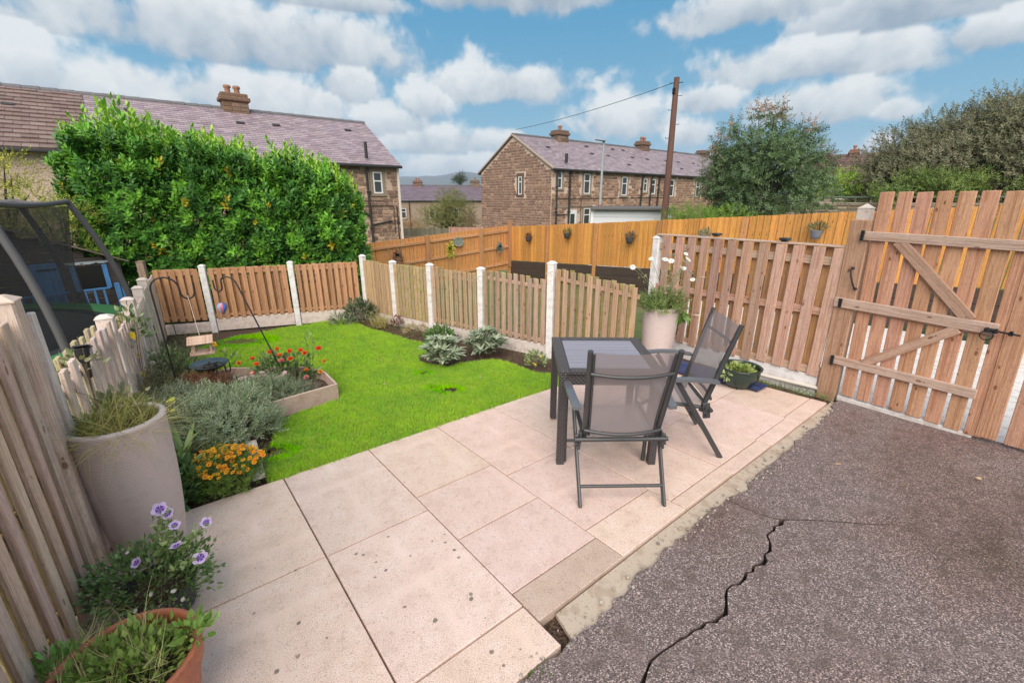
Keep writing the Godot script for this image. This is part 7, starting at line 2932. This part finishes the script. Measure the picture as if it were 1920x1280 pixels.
func build_border_plants() -> void:
	var silver := [Color(0.25, 0.34, 0.17), Color(0.52, 0.57, 0.40)]
	# along the right-hand fence
	rosette_shrub("pale-leaved shrub on its own round of bare soil, farther from the table", -0.83, -4.92, 0.2, 0.3, 28, [Color(0.230, 0.284, 0.176), Color(0.486, 0.527, 0.392)])
	rosette_shrub("pale-leaved shrub nearer the woven table, against the fence's fourth post", -0.34, -5.3, 0.2, 0.29, 28, [Color(0.176, 0.230, 0.149), Color(0.392, 0.432, 0.311)])
	shrub("leafy_shrub", "dark green leafy shrub with pale edges behind the left pale-leaved shrub", "shrub", -0.98, -5.75, Vector3(0.2, 0.17, 0.17), 260, "broad", M.leaf, [Color(0.068, 0.149, 0.041), Color(0.176, 0.270, 0.095)], 0.075)
	var pan := shrub("pansy", "low grey-green pansy clump with yellow flowers beside the table", "flower", 0.28, -4.78, Vector3(0.13, 0.12, 0.1), 240, "broad", M.leaf, [Color(0.135, 0.216, 0.081), Color(0.405, 0.459, 0.243)], 0.038)
	blooms(pan, "bloom", "umbel", [Vector3(-0.04, 0.06, 0.1), Vector3(-0.02, 0.05, 0.11), Vector3(-0.1, 0.07, 0.07), Vector3(0.05, 0.13, 0.05)], 0.016, [Color(0.8, 0.6, 0.02), Color(0.85, 0.7, 0.1)])
	shrub("dark_shrub", "dark fine-leaved shrub in the far corner of the lawn", "shrub", -2.55, -7.2, Vector3(0.26, 0.26, 0.2), 420, "broad", M.leaf_dull, [Color(0.068, 0.088, 0.047), Color(0.176, 0.203, 0.115)], 0.075)
	shrub("low_shrub", "low grey-green spreading plant left of the dark corner shrub", "shrub", -2.78, -7.0, Vector3(0.24, 0.12, 0.16), 240, "narrow", M.leaf_dull, [Color(0.135, 0.162, 0.095), Color(0.270, 0.311, 0.189)], 0.09)
	shrub("green_shrub", "small bright green shrub between the bird table and the dark corner shrub", "shrub", -3.2, -7.55, Vector3(0.15, 0.18, 0.13), 230, "broad", M.leaf, [Color(0.095, 0.176, 0.047), Color(0.203, 0.311, 0.095)], 0.06)
	var g := thing("ornamental_grass", "straw-coloured ornamental grass clump at the far end of the right border", "grass", at(-2.12, near_y(-2.12, -6.8), -6.8))
	var xs := []
	var cs := []
	for k in 60:
		xs.append(orient(Vector3(rr(-0.1, 0.1), 0, rr(-0.1, 0.1)), (Vector3(0, 1.3, 0) + rv() * 0.7).normalized(), rr(0, 6), Vector3.ONE * rr(0.22, 0.36)))
		cs.append(tone(Color(0.459, 0.365, 0.135).lerp(Color(0.351, 0.338, 0.108), rng.randf()), 0.25))
	scatter(g, "blade", leafs.wisp, M.straw, xs, cs)
	shrub("red_plant", "small reddish plant at the foot of the second white post", "plant", -1.85, -6.85, Vector3(0.1, 0.12, 0.08), 90, "broad", M.leaf_dull, [Color(0.216, 0.095, 0.081), Color(0.351, 0.189, 0.135)], 0.045)
	shrub("straw_plant", "dried straw-coloured clump on the soil by the third white post", "plant", -1.45, -6.35, Vector3(0.2, 0.09, 0.1), 170, "narrow", M.straw, [Color(0.270, 0.216, 0.108), Color(0.540, 0.432, 0.243)], 0.07)
	var gc := thing("ground_cover", "low weedy ground cover along the right-hand border", "ground cover", at(0, 0, 0))
	gc.set_meta("kind", "stuff")
	xs = []
	cs = []
	for k in 900:
		var f := rng.randf()
		var p := Vector3(-2.3, 0, -6.85).lerp(Vector3(0.7, 0, -4.5), f)
		var q := p + Vector3(0.62, 0, -0.78) * rr(-0.2, 0.42)
		if Geometry2D.is_point_in_polygon(Vector2(q.x, q.z), lawn_poly):
			continue
		if f > 0.6 and rng.randf() < 0.75:
			continue
		xs.append(orient(g3(q.x, q.z, -0.02), (Vector3.UP + rv() * 0.8).normalized(), rr(0, 6), Vector3.ONE * rr(0.04, 0.08)))
		cs.append(tone(Color(0.162, 0.203, 0.068).lerp(Color(0.297, 0.243, 0.121), rng.randf()), 0.3))
	scatter(gc, "leaf", leafs.fine, M.leaf_dull, xs, cs)

	# raised bed
	var d := shrub("dahlia", "bushy dahlias with coral and orange blooms at the back of the raised bed", "flower", -2.36, -4.24, Vector3(0.36, 0.24, 0.15), 520, "broad", M.leaf, [Color(0.081, 0.149, 0.047), Color(0.230, 0.297, 0.135)], 0.055)
	var pts := []
	for q in [[-0.28, 0.28, 0.05], [-0.2, 0.25, 0.12], [-0.12, 0.34, 0.0], [-0.02, 0.38, 0.02], [0.02, 0.33, 0.08], [0.1, 0.36, 0.02], [0.14, 0.3, 0.1], [0.2, 0.36, 0.0], [0.26, 0.34, 0.03], [0.38, 0.37, -0.02], [-0.24, 0.17, 0.16], [0.3, 0.13, 0.16], [0.06, 0.29, 0.13]]:
		pts.append(Vector3(q[0], q[1] + 0.02, q[2]))
	blooms(d, "bloom", "rose", pts.slice(0, 11), 0.032, [Color(0.78, 0.06, 0.03), Color(0.85, 0.22, 0.06)])
	blooms(d, "bloom", "rose", [Vector3(-0.42, 0.26, 0.05), Vector3(0.44, 0.27, 0.02), Vector3(0.4, 0.17, 0.06), Vector3(0.28, 0.2, 0.1)], 0.026, [Color(0.8, 0.28, 0.03), Color(0.75, 0.4, 0.1)])
	blooms(d, "bloom", "rose", pts.slice(11), 0.03, [Color(0.8, 0.16, 0.16), Color(0.75, 0.3, 0.3)])
	stems(d, Vector3(0, 0.05, 0), pts, 0.004, Color(0.162, 0.216, 0.081))
	var se := shrub("sedum", "pink sedum heads in the middle of the raised bed", "flower", -2.42, -4.02, Vector3(0.22, 0.13, 0.1), 220, "broad", M.leaf, [Color(0.189, 0.243, 0.135), Color(0.405, 0.405, 0.297)], 0.045)
	pts = []
	for k in 26:
		pts.append(Vector3(rr(-0.22, 0.22), rr(0.15, 0.22), rr(-0.06, 0.12)))
	blooms(se, "bloom", "umbel", pts, 0.022, [Color(0.5, 0.22, 0.26), Color(0.6, 0.42, 0.42)], 0.3)
	shrub("lavender", "grey-green lavender filling the front of the raised bed", "plant", -2.3, -3.78, Vector3(0.36, 0.16, 0.18), 900, "fine", M.leaf_dull, [Color(0.176, 0.243, 0.121), Color(0.405, 0.459, 0.297)], 0.085, 0.9)
	shrub("catmint", "small grey-green plant at the right-hand corner of the raised bed", "plant", -2.02, -3.98, Vector3(0.16, 0.08, 0.12), 190, "fine", M.leaf_dull, [Color(0.216, 0.230, 0.149), Color(0.486, 0.446, 0.351)], 0.06, 0.8)
	var bs := shrub("russet_sedge", "russet feathery plant under the bird bath", "plant", -3.0, -3.93, Vector3(0.26, 0.17, 0.18), 700, "fine", M.leaf_dull, [Color(0.338, 0.135, 0.074), Color(0.45, 0.24, 0.14)], 0.085, 0.9)
	bs.rotation.y = 0.6
	var yf := thing("yellow_flower", "single tall yellow flower beyond the bird bath", "flower", at(-3.2, near_y(-3.2, -4.55), -4.55))
	stems(yf, Vector3.ZERO, [Vector3(-0.05, 0.36, 0), Vector3(0.08, 0.3, 0.03), Vector3(0.2, 0.22, 0.03)], 0.005, Color(0.189, 0.270, 0.095))
	blooms(yf, "bloom", "rose", [Vector3(-0.05, 0.37, 0), Vector3(-0.02, 0.35, 0.02)], 0.026, [Color(0.8, 0.55, 0.02), Color(0.85, 0.6, 0.05)])
	mound(yf, "foliage", Vector3(0.06, 0.17, 0.02), Vector3(0.17, 0.15, 0.08), 34, "broad", M.leaf, [Color(0.216, 0.324, 0.095), Color(0.351, 0.459, 0.162)], 0.06)
	var tall := thing("seedhead", "thin seed stalk rising behind the dahlias", "plant", at(-2.1, near_y(-2.1, -4.3), -4.3))
	stems(tall, Vector3.ZERO, [Vector3(-0.02, 0.55, 0), Vector3(0.05, 0.45, 0.0)], 0.004, Color(0.216, 0.257, 0.108))
	mound(tall, "foliage", Vector3(0, 0.36, 0), Vector3(0.08, 0.2, 0.06), 26, "broad", M.leaf, [Color(0.189, 0.270, 0.095), Color(0.324, 0.378, 0.189)], 0.04)

	# left border
	shrub("artemisia", "large silvery feathery artemisia spilling onto the lawn", "plant", -2.26, -3.12, Vector3(0.36, 0.27, 0.3), 1900, "fine", M.leaf_dull, silver, 0.10, 0.7)
	shrub("artemisia", "silvery feathery clump between the artemisia and the left crook", "plant", -2.72, -3.3, Vector3(0.3, 0.22, 0.26), 1100, "fine", M.leaf_dull, [Color(0.176, 0.230, 0.121), Color(0.432, 0.472, 0.338)], 0.10, 0.7)
	shrub("border_plant", "olive leafy tangle at the foot of the left crook", "plant", -3.15, -3.5, Vector3(0.24, 0.26, 0.24), 700, "fine", M.leaf_dull, [Color(0.121, 0.135, 0.061), Color(0.297, 0.270, 0.149)], 0.1, 0.6)
	shrub("rose_bush", "thin rose bush with a few white blooms left of the bird bath", "shrub", -3.5, -4.15, Vector3(0.28, 0.3, 0.25), 420, "broad", M.leaf, [Color(0.108, 0.162, 0.061), Color(0.270, 0.324, 0.162)], 0.05, 0.5)
	var rb := get_node("rose_bush") as Node3D
	blooms(rb, "bloom", "rose", [Vector3(0.05, 0.36, 0.2), Vector3(-0.12, 0.2, 0.25), Vector3(0.18, 0.14, 0.22), Vector3(0.0, 0.42, 0.1)], 0.026, [Color(0.75, 0.68, 0.6), Color(0.8, 0.75, 0.7)])
	shrub("border_plant", "grey-green weedy growth against the picket fence", "plant", -3.75, -4.6, Vector3(0.3, 0.2, 0.3), 420, "fine", M.leaf_dull, [Color(0.135, 0.176, 0.081), Color(0.324, 0.338, 0.189)], 0.09, 0.6)
	shrub("border_plant", "sprawling olive stems on the bare soil below the hanging feeder", "plant", -4.3, -5.5, Vector3(0.35, 0.12, 0.4), 260, "fine", M.leaf_dull, [Color(0.121, 0.176, 0.054), Color(0.270, 0.270, 0.135)], 0.09, 0.5)
	var st := thing("strap_plant", "clump of broad strap leaves between the ribbed planter and the marigolds", "plant", at(-2.3, near_y(-2.3, -2.66), -2.66))
	for k in 22:
		var a := rr(0, TAU)
		var dir := (Vector3(cos(a), rr(1.3, 3.0), sin(a))).normalized()
		var zz := (Vector3(cos(a), 0, sin(a)) * -1.0)
		zz = (zz - dir * zz.dot(dir)).normalized()
		var s := rr(0.2, 0.34)
		put(st, "leaf", tinted("long", [Color(0.135, 0.216, 0.068), Color(0.378, 0.446, 0.189)], k % 4), M.leaf, Transform3D(Basis(dir.cross(zz) * s * 0.42, dir * s, zz * s), Vector3(rr(-0.06, 0.06), 0.0, rr(-0.06, 0.06))))
	shrub("green_plant", "deep green leafy clump beside the ribbed planter at the patio edge", "plant", -2.1, -2.3, Vector3(0.16, 0.15, 0.17), 700, "long", M.leaf, [Color(0.068, 0.135, 0.034), Color(0.203, 0.311, 0.121)], 0.11, 0.5)
	shrub("yellow_daisies", "little yellow daisies among grey leaves below the left crook", "flower", -2.7, -2.98, Vector3(0.2, 0.22, 0.2), 420, "fine", M.leaf_dull, [Color(0.162, 0.203, 0.081), Color(0.351, 0.378, 0.203)], 0.09, 0.6)
	var yd := get_node("yellow_daisies") as Node3D
	pts = []
	for k in 11:
		pts.append(Vector3(rr(-0.12, 0.18), rr(0.28, 0.4), rr(-0.1, 0.15)))
	blooms(yd, "bloom", "marigold", pts, 0.016, [Color(0.75, 0.7, 0.05), Color(0.7, 0.75, 0.1)])
	var mg := shrub("marigold", "mass of small orange marigolds at the edge of the patio", "flower", -1.87, -2.47, Vector3(0.23, 0.14, 0.2), 1000, "fine", M.leaf, [Color(0.108, 0.203, 0.034), Color(0.270, 0.392, 0.068)], 0.07, 0.8)
	pts = []
	for k in 190:
		var v := Vector3(rr(-0.23, 0.23), 0, rr(-0.2, 0.2))
		if Vector2(v.x / 0.24, v.z / 0.21).length() > 1.0:
			continue
		v.y = 0.10 + 0.10 * sqrt(maxf(0.0, 1.0 - Vector2(v.x / 0.26, v.z / 0.23).length_squared())) + rr(-0.02, 0.03)
		pts.append(v)
	blooms(mg, "bloom", "marigold", pts, 0.0145, [Color(0.85, 0.28, 0.01), Color(0.9, 0.44, 0.015)], 0.4)
	# climbers on the picket fence
	for q in [[-2.2, 0.52, -2.24, 0.15, 0.13, "dark-leaved climber on the pickets behind the ribbed planter", [Color(0.095, 0.135, 0.061), Color(0.270, 0.270, 0.162)], 130], [-3.32, 0.52, -3.7, 0.12, 0.28, "green climber with a yellow leaf on the far white post of the picket fence", [Color(0.121, 0.176, 0.068), Color(0.297, 0.351, 0.176)], 110], [-2.32, 0.80, -2.2, 0.1, 0.09, "thin flowering stems poking over the pickets left of the solar lamp", [Color(0.216, 0.270, 0.108), Color(0.45, 0.38, 0.25)], 36]]:
		var t := thing("climber", q[5], "climbing plant", at(q[0], q[1], q[2]))
		mound(t, "foliage", Vector3.ZERO, Vector3(q[3], q[4], q[3]), q[7], "broad", M.leaf, q[6], 0.055, 0.2, 0.3)
		stems(t, Vector3(0, -0.6, 0), [Vector3(0.05, 0.1, 0), Vector3(-0.06, 0.05, 0.03), Vector3(0, 0.15, -0.04)], 0.004, Color(0.216, 0.135, 0.081))
		if q[1] < 0.6 and q[0] < -3.0:
			var m := MB.new()
			m.col = Color(0.72, 0.5, 0.03)
			for k in 3:
				leaf_into(m, orient(Vector3(0.06, 0.05 - 0.18 * k, 0.1), Vector3(0.4, -0.5, 0.3), k, Vector3.ONE * 0.085), 0.6)
			put(t, "yellow_leaf", m.mesh(), M.leaf)
	# weeds along the pipe
	var w := thing("weeds", "small weeds along the pipe at the end of the patio", "weeds", at(0, 0, 0))
	w.set_meta("kind", "stuff")
	xs = []
	cs = []
	for k in 190:
		var f := rng.randf()
		var p := Vector3(2.45, 0, -4.22).lerp(Vector3(2.95, 0, -3.66), f) + Vector3(rr(-0.09, 0.05), 0, rr(-0.03, 0.05))
		xs.append(orient(g3(p.x, p.z, 0.0), (Vector3.UP + rv() * 0.9).normalized(), rr(0, 6), Vector3.ONE * rr(0.03, 0.065)))
		cs.append(tone(Color(0.108, 0.176, 0.041).lerp(Color(0.297, 0.351, 0.135), rng.randf()), 0.3))
	for k in 40:
		var p := Vector3(0.1 + rr(-0.04, 0.04), 0, -1.2 + rr(-0.03, 0.03))
		xs.append(orient(g3(p.x, p.z, -0.02), (Vector3.UP + rv() * 0.9).normalized(), rr(0, 6), Vector3.ONE * rr(0.02, 0.04)))
		cs.append(tone(Color(0.135, 0.203, 0.041), 0.3))
	scatter(w, "leaf", leafs.small, M.leaf, xs, cs)
	# fallen leaves on the lawn and drive
	for q in [[-0.87, -4.72, "dry fallen leaf on the lawn in front of the farther pale-leaved shrub"], [-1.3, -4.2, "dry fallen leaf in the open lawn to the right of the raised bed"], [-0.35, -4.35, "dry fallen leaf on the lawn near the patio edge, towards the table"], [-1.55, -5.0, "dry fallen leaf on the lawn behind the raised bed's point"], [2.45, -2.35, "pale fallen leaf on the drive, nearest the gate"], [2.2, -2.6, "pale fallen leaf on the drive, nearest the concrete strip"], [3.0, -2.4, "pale fallen leaf on the drive, closest to the right edge"]]:
		var m := MB.new()
		m.col = Color(0.5, 0.36, 0.22)
		leaf_into(m, Transform3D(Basis(), Vector3.ZERO), 0.5, 0.08, 0.2)
		var o := put(self, "fallen_leaf", m.mesh(), M.straw, orient(g3(q[0], q[1], 0.012), Vector3(rr(-1, 1), 0.15, rr(-1, 1)), 0.0, Vector3.ONE * 0.04))
		tag(o, q[2], "leaf", "fallen leaves")


# ---------------------------------------------------------------- plants in the pots
func build_pot_plants() -> void:
	# dry wispy growth of the big left planter
	var b := Vector3(-1.87, near_y(-1.87, -1.86) + 0.66, -1.86)
	var t := thing("wispy_grass", "dry yellow-green wispy growth in the large ribbed planter", "plant", at(b.x, b.y, b.z))
	var xs := []
	var cs := []
	for k in 210:
		var d := rv()
		xs.append(orient(Vector3(d.x * 0.12, rr(0.0, 0.04), d.z * 0.12), (Vector3(d.x * 0.9, 1.0, d.z * 0.9) + rv() * 0.5).normalized(), rr(0, 6), Vector3.ONE * rr(0.11, 0.26)))
		cs.append(tone(Color(0.459, 0.446, 0.121).lerp(Color(0.55, 0.44, 0.2), rng.randf()), 0.25))
	scatter(t, "wisp", leafs.wisp, M.straw, xs, cs)
	mound(t, "foliage", Vector3(0, 0.06, 0), Vector3(0.14, 0.1, 0.14), 420, "fine", M.leaf, [Color(0.270, 0.324, 0.068), Color(0.42, 0.38, 0.12)], 0.075, 1.0, 0.2)
	var m := MB.new()
	m.col = Color(0.405, 0.216, 0.121)
	for q in [[Vector3(-0.1, 0.05, 0.0), Vector3(-0.28, 0.14, 0.03)], [Vector3(-0.05, 0.05, 0.06), Vector3(-0.21, 0.16, 0.12)]]:
		m.tube([q[0], q[0].lerp(q[1], 0.5) + Vector3(0, 0.02, 0), q[1]], [0.006, 0.006, 0.005], 6)
	m.col = Color(0.55, 0.4, 0.22)
	for k in 7:
		var a := rr(2.2, 4.6)
		var e := Vector3(cos(a) * rr(0.28, 0.45), rr(-0.02, 0.2), sin(a) * rr(0.2, 0.4))
		m.tube([Vector3(cos(a) * 0.1, 0.05, sin(a) * 0.1), e * 0.6 + Vector3(0, 0.08, 0), e], [0.0025, 0.002, 0.0012], 4, false)
	put(t, "dead_stalk", m.mesh(), M.bark, Transform3D(), "stuff")

	# white daisies by the tall fence
	b = Vector3(1.62, near_y(1.62, -4.66) + 0.66, -4.66)
	t = thing("daisies", "tall white daisies over green leaves in the planter behind the table", "flower", at(b.x, b.y, b.z))
	mound(t, "foliage", Vector3(0, 0.06, 0), Vector3(0.24, 0.12, 0.22), 520, "fine", M.leaf, [Color(0.121, 0.189, 0.054), Color(0.324, 0.405, 0.135)], 0.12, 0.5, 0.3)
	mound(t, "hanging_leaf", Vector3(0.19, -0.04, 0.06), Vector3(0.08, 0.1, 0.07), 70, "long", M.leaf, [Color(0.135, 0.243, 0.068), Color(0.270, 0.405, 0.135)], 0.1, -0.6, 0.3, -1.0)
	var heads := [Vector3(-0.03, 0.56, 0.06), Vector3(0.02, 0.59, 0.03), Vector3(0.08, 0.6, 0.0), Vector3(0.1, 0.56, 0.06), Vector3(0.02, 0.55, 0.1), Vector3(0.2, 0.61, 0.0), Vector3(0.21, 0.56, 0.05), Vector3(0.17, 0.54, 0.08), Vector3(0.13, 0.48, 0.1), Vector3(0.16, 0.47, 0.08), Vector3(-0.36, 0.48, 0.06), Vector3(-0.3, 0.46, 0.08), Vector3(0.09, 0.36, 0.14), Vector3(0.28, 0.35, 0.06), Vector3(0.4, 0.37, 0.02), Vector3(0.35, -0.02, 0.12), Vector3(-0.16, 0.56, 0.0), Vector3(0.26, 0.42, 0.04)]
	blooms(t, "bloom", "daisy", heads, 0.033, [Color(0.95, 0.95, 0.95), Color(1, 1, 1)], 0.7)
	var pinks := [Vector3(0.0, 0.29, 0.14), Vector3(0.06, 0.27, 0.12), Vector3(-0.1, 0.26, 0.1), Vector3(0.18, 0.16, 0.14), Vector3(0.24, 0.17, 0.1), Vector3(0.1, 0.13, 0.17), Vector3(-0.02, 0.22, 0.15)]
	blooms(t, "bud", "rose", pinks, 0.016, [Color(0.7, 0.35, 0.32), Color(0.75, 0.55, 0.5)], 0.6)
	stems(t, Vector3(0.02, 0.05, 0.02), heads + pinks, 0.0028, Color(0.270, 0.324, 0.135))
	xs = []
	cs = []
	for k in 260:
		var h: Vector3 = heads[rng.randi_range(0, 14)]
		var p := Vector3(0.02, 0.05, 0.02).lerp(h, rr(0.25, 0.92)) + rv() * 0.035
		xs.append(orient(p, (Vector3.UP + rv()).normalized(), rr(0, 6), Vector3.ONE * rr(0.025, 0.05)))
		cs.append(tone(Color(0.297, 0.351, 0.162).lerp(Color(0.5, 0.45, 0.36), rng.randf()), 0.2))
	scatter(t, "stem_leaf", leafs.narrow, M.leaf, xs, cs)

	# petunias in the low pot
	b = Vector3(-1.52, near_y(-1.52, -1.47) + 0.13, -1.47)
	t = thing("petunias", "dark green petunia bush with purple-throated white blooms by the near fence", "flower", at(b.x, b.y, b.z))
	mound(t, "foliage", Vector3(-0.02, 0.05, 0.0), Vector3(0.25, 0.16, 0.2), 2300, "broad", M.leaf, [Color(0.088, 0.162, 0.055), Color(0.255, 0.368, 0.146)], 0.024, 0.3, 0.4)
	heads = [Vector3(0.05, 0.365, -0.06), Vector3(0.09, 0.355, -0.05), Vector3(0.12, 0.31, -0.03), Vector3(0.23, 0.3, -0.06), Vector3(0.16, 0.26, 0.03), Vector3(0.28, 0.24, 0.07), Vector3(0.02, 0.215, 0.07)]
	blooms(t, "bloom", "petunia", heads, 0.026, [Color(0.92, 0.92, 0.95), Color(1, 1, 1)], 0.45)
	stems(t, Vector3(0.03, 0.05, 0.0), heads, 0.003, Color(0.313, 0.389, 0.163))
	xs = []
	cs = []
	for k in 330:
		var h: Vector3 = heads[[0, 1, 2, 3, 5][rng.randi_range(0, 4)]]
		var p := Vector3(0.03, 0.06, 0.0).lerp(h, rr(0.3, 0.97)) + rv() * 0.018 + Vector3(0, 0.012, 0)
		xs.append(orient(p, (Vector3.UP * 0.6 + rv()).normalized(), rr(0, 6), Vector3.ONE * rr(0.018, 0.032)))
		cs.append(tone(Color(0.157, 0.259, 0.082).lerp(Color(0.392, 0.475, 0.219), rng.randf()), 0.2))
	scatter(t, "stem_leaf", leafs.broad, M.leaf, xs, cs)
	pale_twigs(t, Vector3(-0.06, 0.1, 0.05))
	blooms(t, "small_bloom", "umbel", [Vector3(-0.08, 0.2, 0.0), Vector3(0.1, 0.12, 0.13), Vector3(0.16, 0.1, 0.1), Vector3(0.06, 0.08, 0.17), Vector3(0.19, 0.06, 0.1)], 0.009, [Color(0.8, 0.78, 0.75), Color(0.85, 0.82, 0.8)])
	# young leafy plant at the foot of the tall near boards
	t = thing("seedling", "leafy green shoot at the foot of the near fence boards", "plant", at(-1.83, near_y(-1.83, -1.42), -1.42))
	mound(t, "foliage", Vector3(0.0, 0.2, 0.0), Vector3(0.11, 0.05, 0.06), 46, "broad", M.leaf, [Color(0.108, 0.189, 0.068), Color(0.243, 0.351, 0.149)], 0.05, 0.2, 0.2)
	stems(t, Vector3(0.03, 0.0, 0.0), [Vector3(-0.1, 0.2, 0.0), Vector3(0.1, 0.19, 0.02), Vector3(0.0, 0.22, -0.02)], 0.003, Color(0.270, 0.189, 0.108))

	# leafy tangle in the terracotta pot
	b = Vector3(-1.205, near_y(-1.205, -0.99) + 0.265, -0.99)
	t = thing("pot_herbs", "tangle of bright green leaves and pale stalks in the terracotta pot", "plant", at(b.x, b.y, b.z))
	mound(t, "foliage", Vector3(-0.02, 0.03, 0.0), Vector3(0.18, 0.09, 0.16), 1300, "broad", M.leaf, [Color(0.176, 0.297, 0.054), Color(0.34, 0.44, 0.12)], 0.03, 0.7, 0.2)
	mound(t, "side_leaf", Vector3(-0.24, 0.02, -0.02), Vector3(0.08, 0.07, 0.07), 120, "broad", M.leaf, [Color(0.162, 0.338, 0.068), Color(0.324, 0.540, 0.162)], 0.034, 0.6, 0.2)
	mound(t, "rim_leaf", Vector3(0.16, 0.09, -0.09), Vector3(0.06, 0.05, 0.06), 80, "broad", M.leaf, [Color(0.162, 0.297, 0.054), Color(0.351, 0.513, 0.135)], 0.034, 0.6, 0.2)
	xs = []
	cs = []
	for k in 45:
		xs.append(orient(Vector3(rr(-0.2, 0.14), rr(0.03, 0.1), rr(-0.13, 0.13)), (Vector3(rr(-1, 1), 0.35, rr(-1, 1))).normalized(), rr(0, 6), Vector3.ONE * rr(0.1, 0.2)))
		cs.append(tone(Color(0.45, 0.5, 0.16).lerp(Color(0.55, 0.46, 0.25), rng.randf()), 0.2))
	scatter(t, "stalk", leafs.wisp, M.straw, xs, cs)
	# green bowl
	b = Vector3(2.26, near_y(2.26, -4.06) + 0.18, -4.06)
	t = thing("bowl_plant", "low yellow-green leaves in the glazed bowl", "plant", at(b.x, b.y, b.z))
	mound(t, "foliage", Vector3(-0.02, 0.0, 0.0), Vector3(0.15, 0.055, 0.13), 260, "broad", M.leaf, [Color(0.216, 0.338, 0.068), Color(0.42, 0.42, 0.16)], 0.045, 0.8, 0.2)
	mound(t, "trailing_leaf", Vector3(-0.17, -0.03, 0.08), Vector3(0.05, 0.07, 0.05), 60, "broad", M.leaf, [Color(0.216, 0.297, 0.108), Color(0.405, 0.459, 0.216)], 0.035, -0.3, 0.2, -1.0)


func pale_twigs(t: Node3D, c: Vector3) -> void:
	var m := MB.new()
	m.col = Color(0.5, 0.36, 0.24)
	for k in 9:
		var d := (Vector3(rr(-1, 1), rr(-0.1, 0.8), rr(0.1, 1))).normalized()
		var e := c + d * rr(0.08, 0.2)
		m.tube([c, c.lerp(e, 0.5) + rv() * 0.015, e], [0.0026, 0.002, 0.001], 4, false)
		m.tube([c.lerp(e, 0.6), c.lerp(e, 0.6) + rv() * 0.05], [0.0018, 0.001], 4, false)
	put(t, "dry_twig", m.mesh(), M.bark, Transform3D(), "stuff")
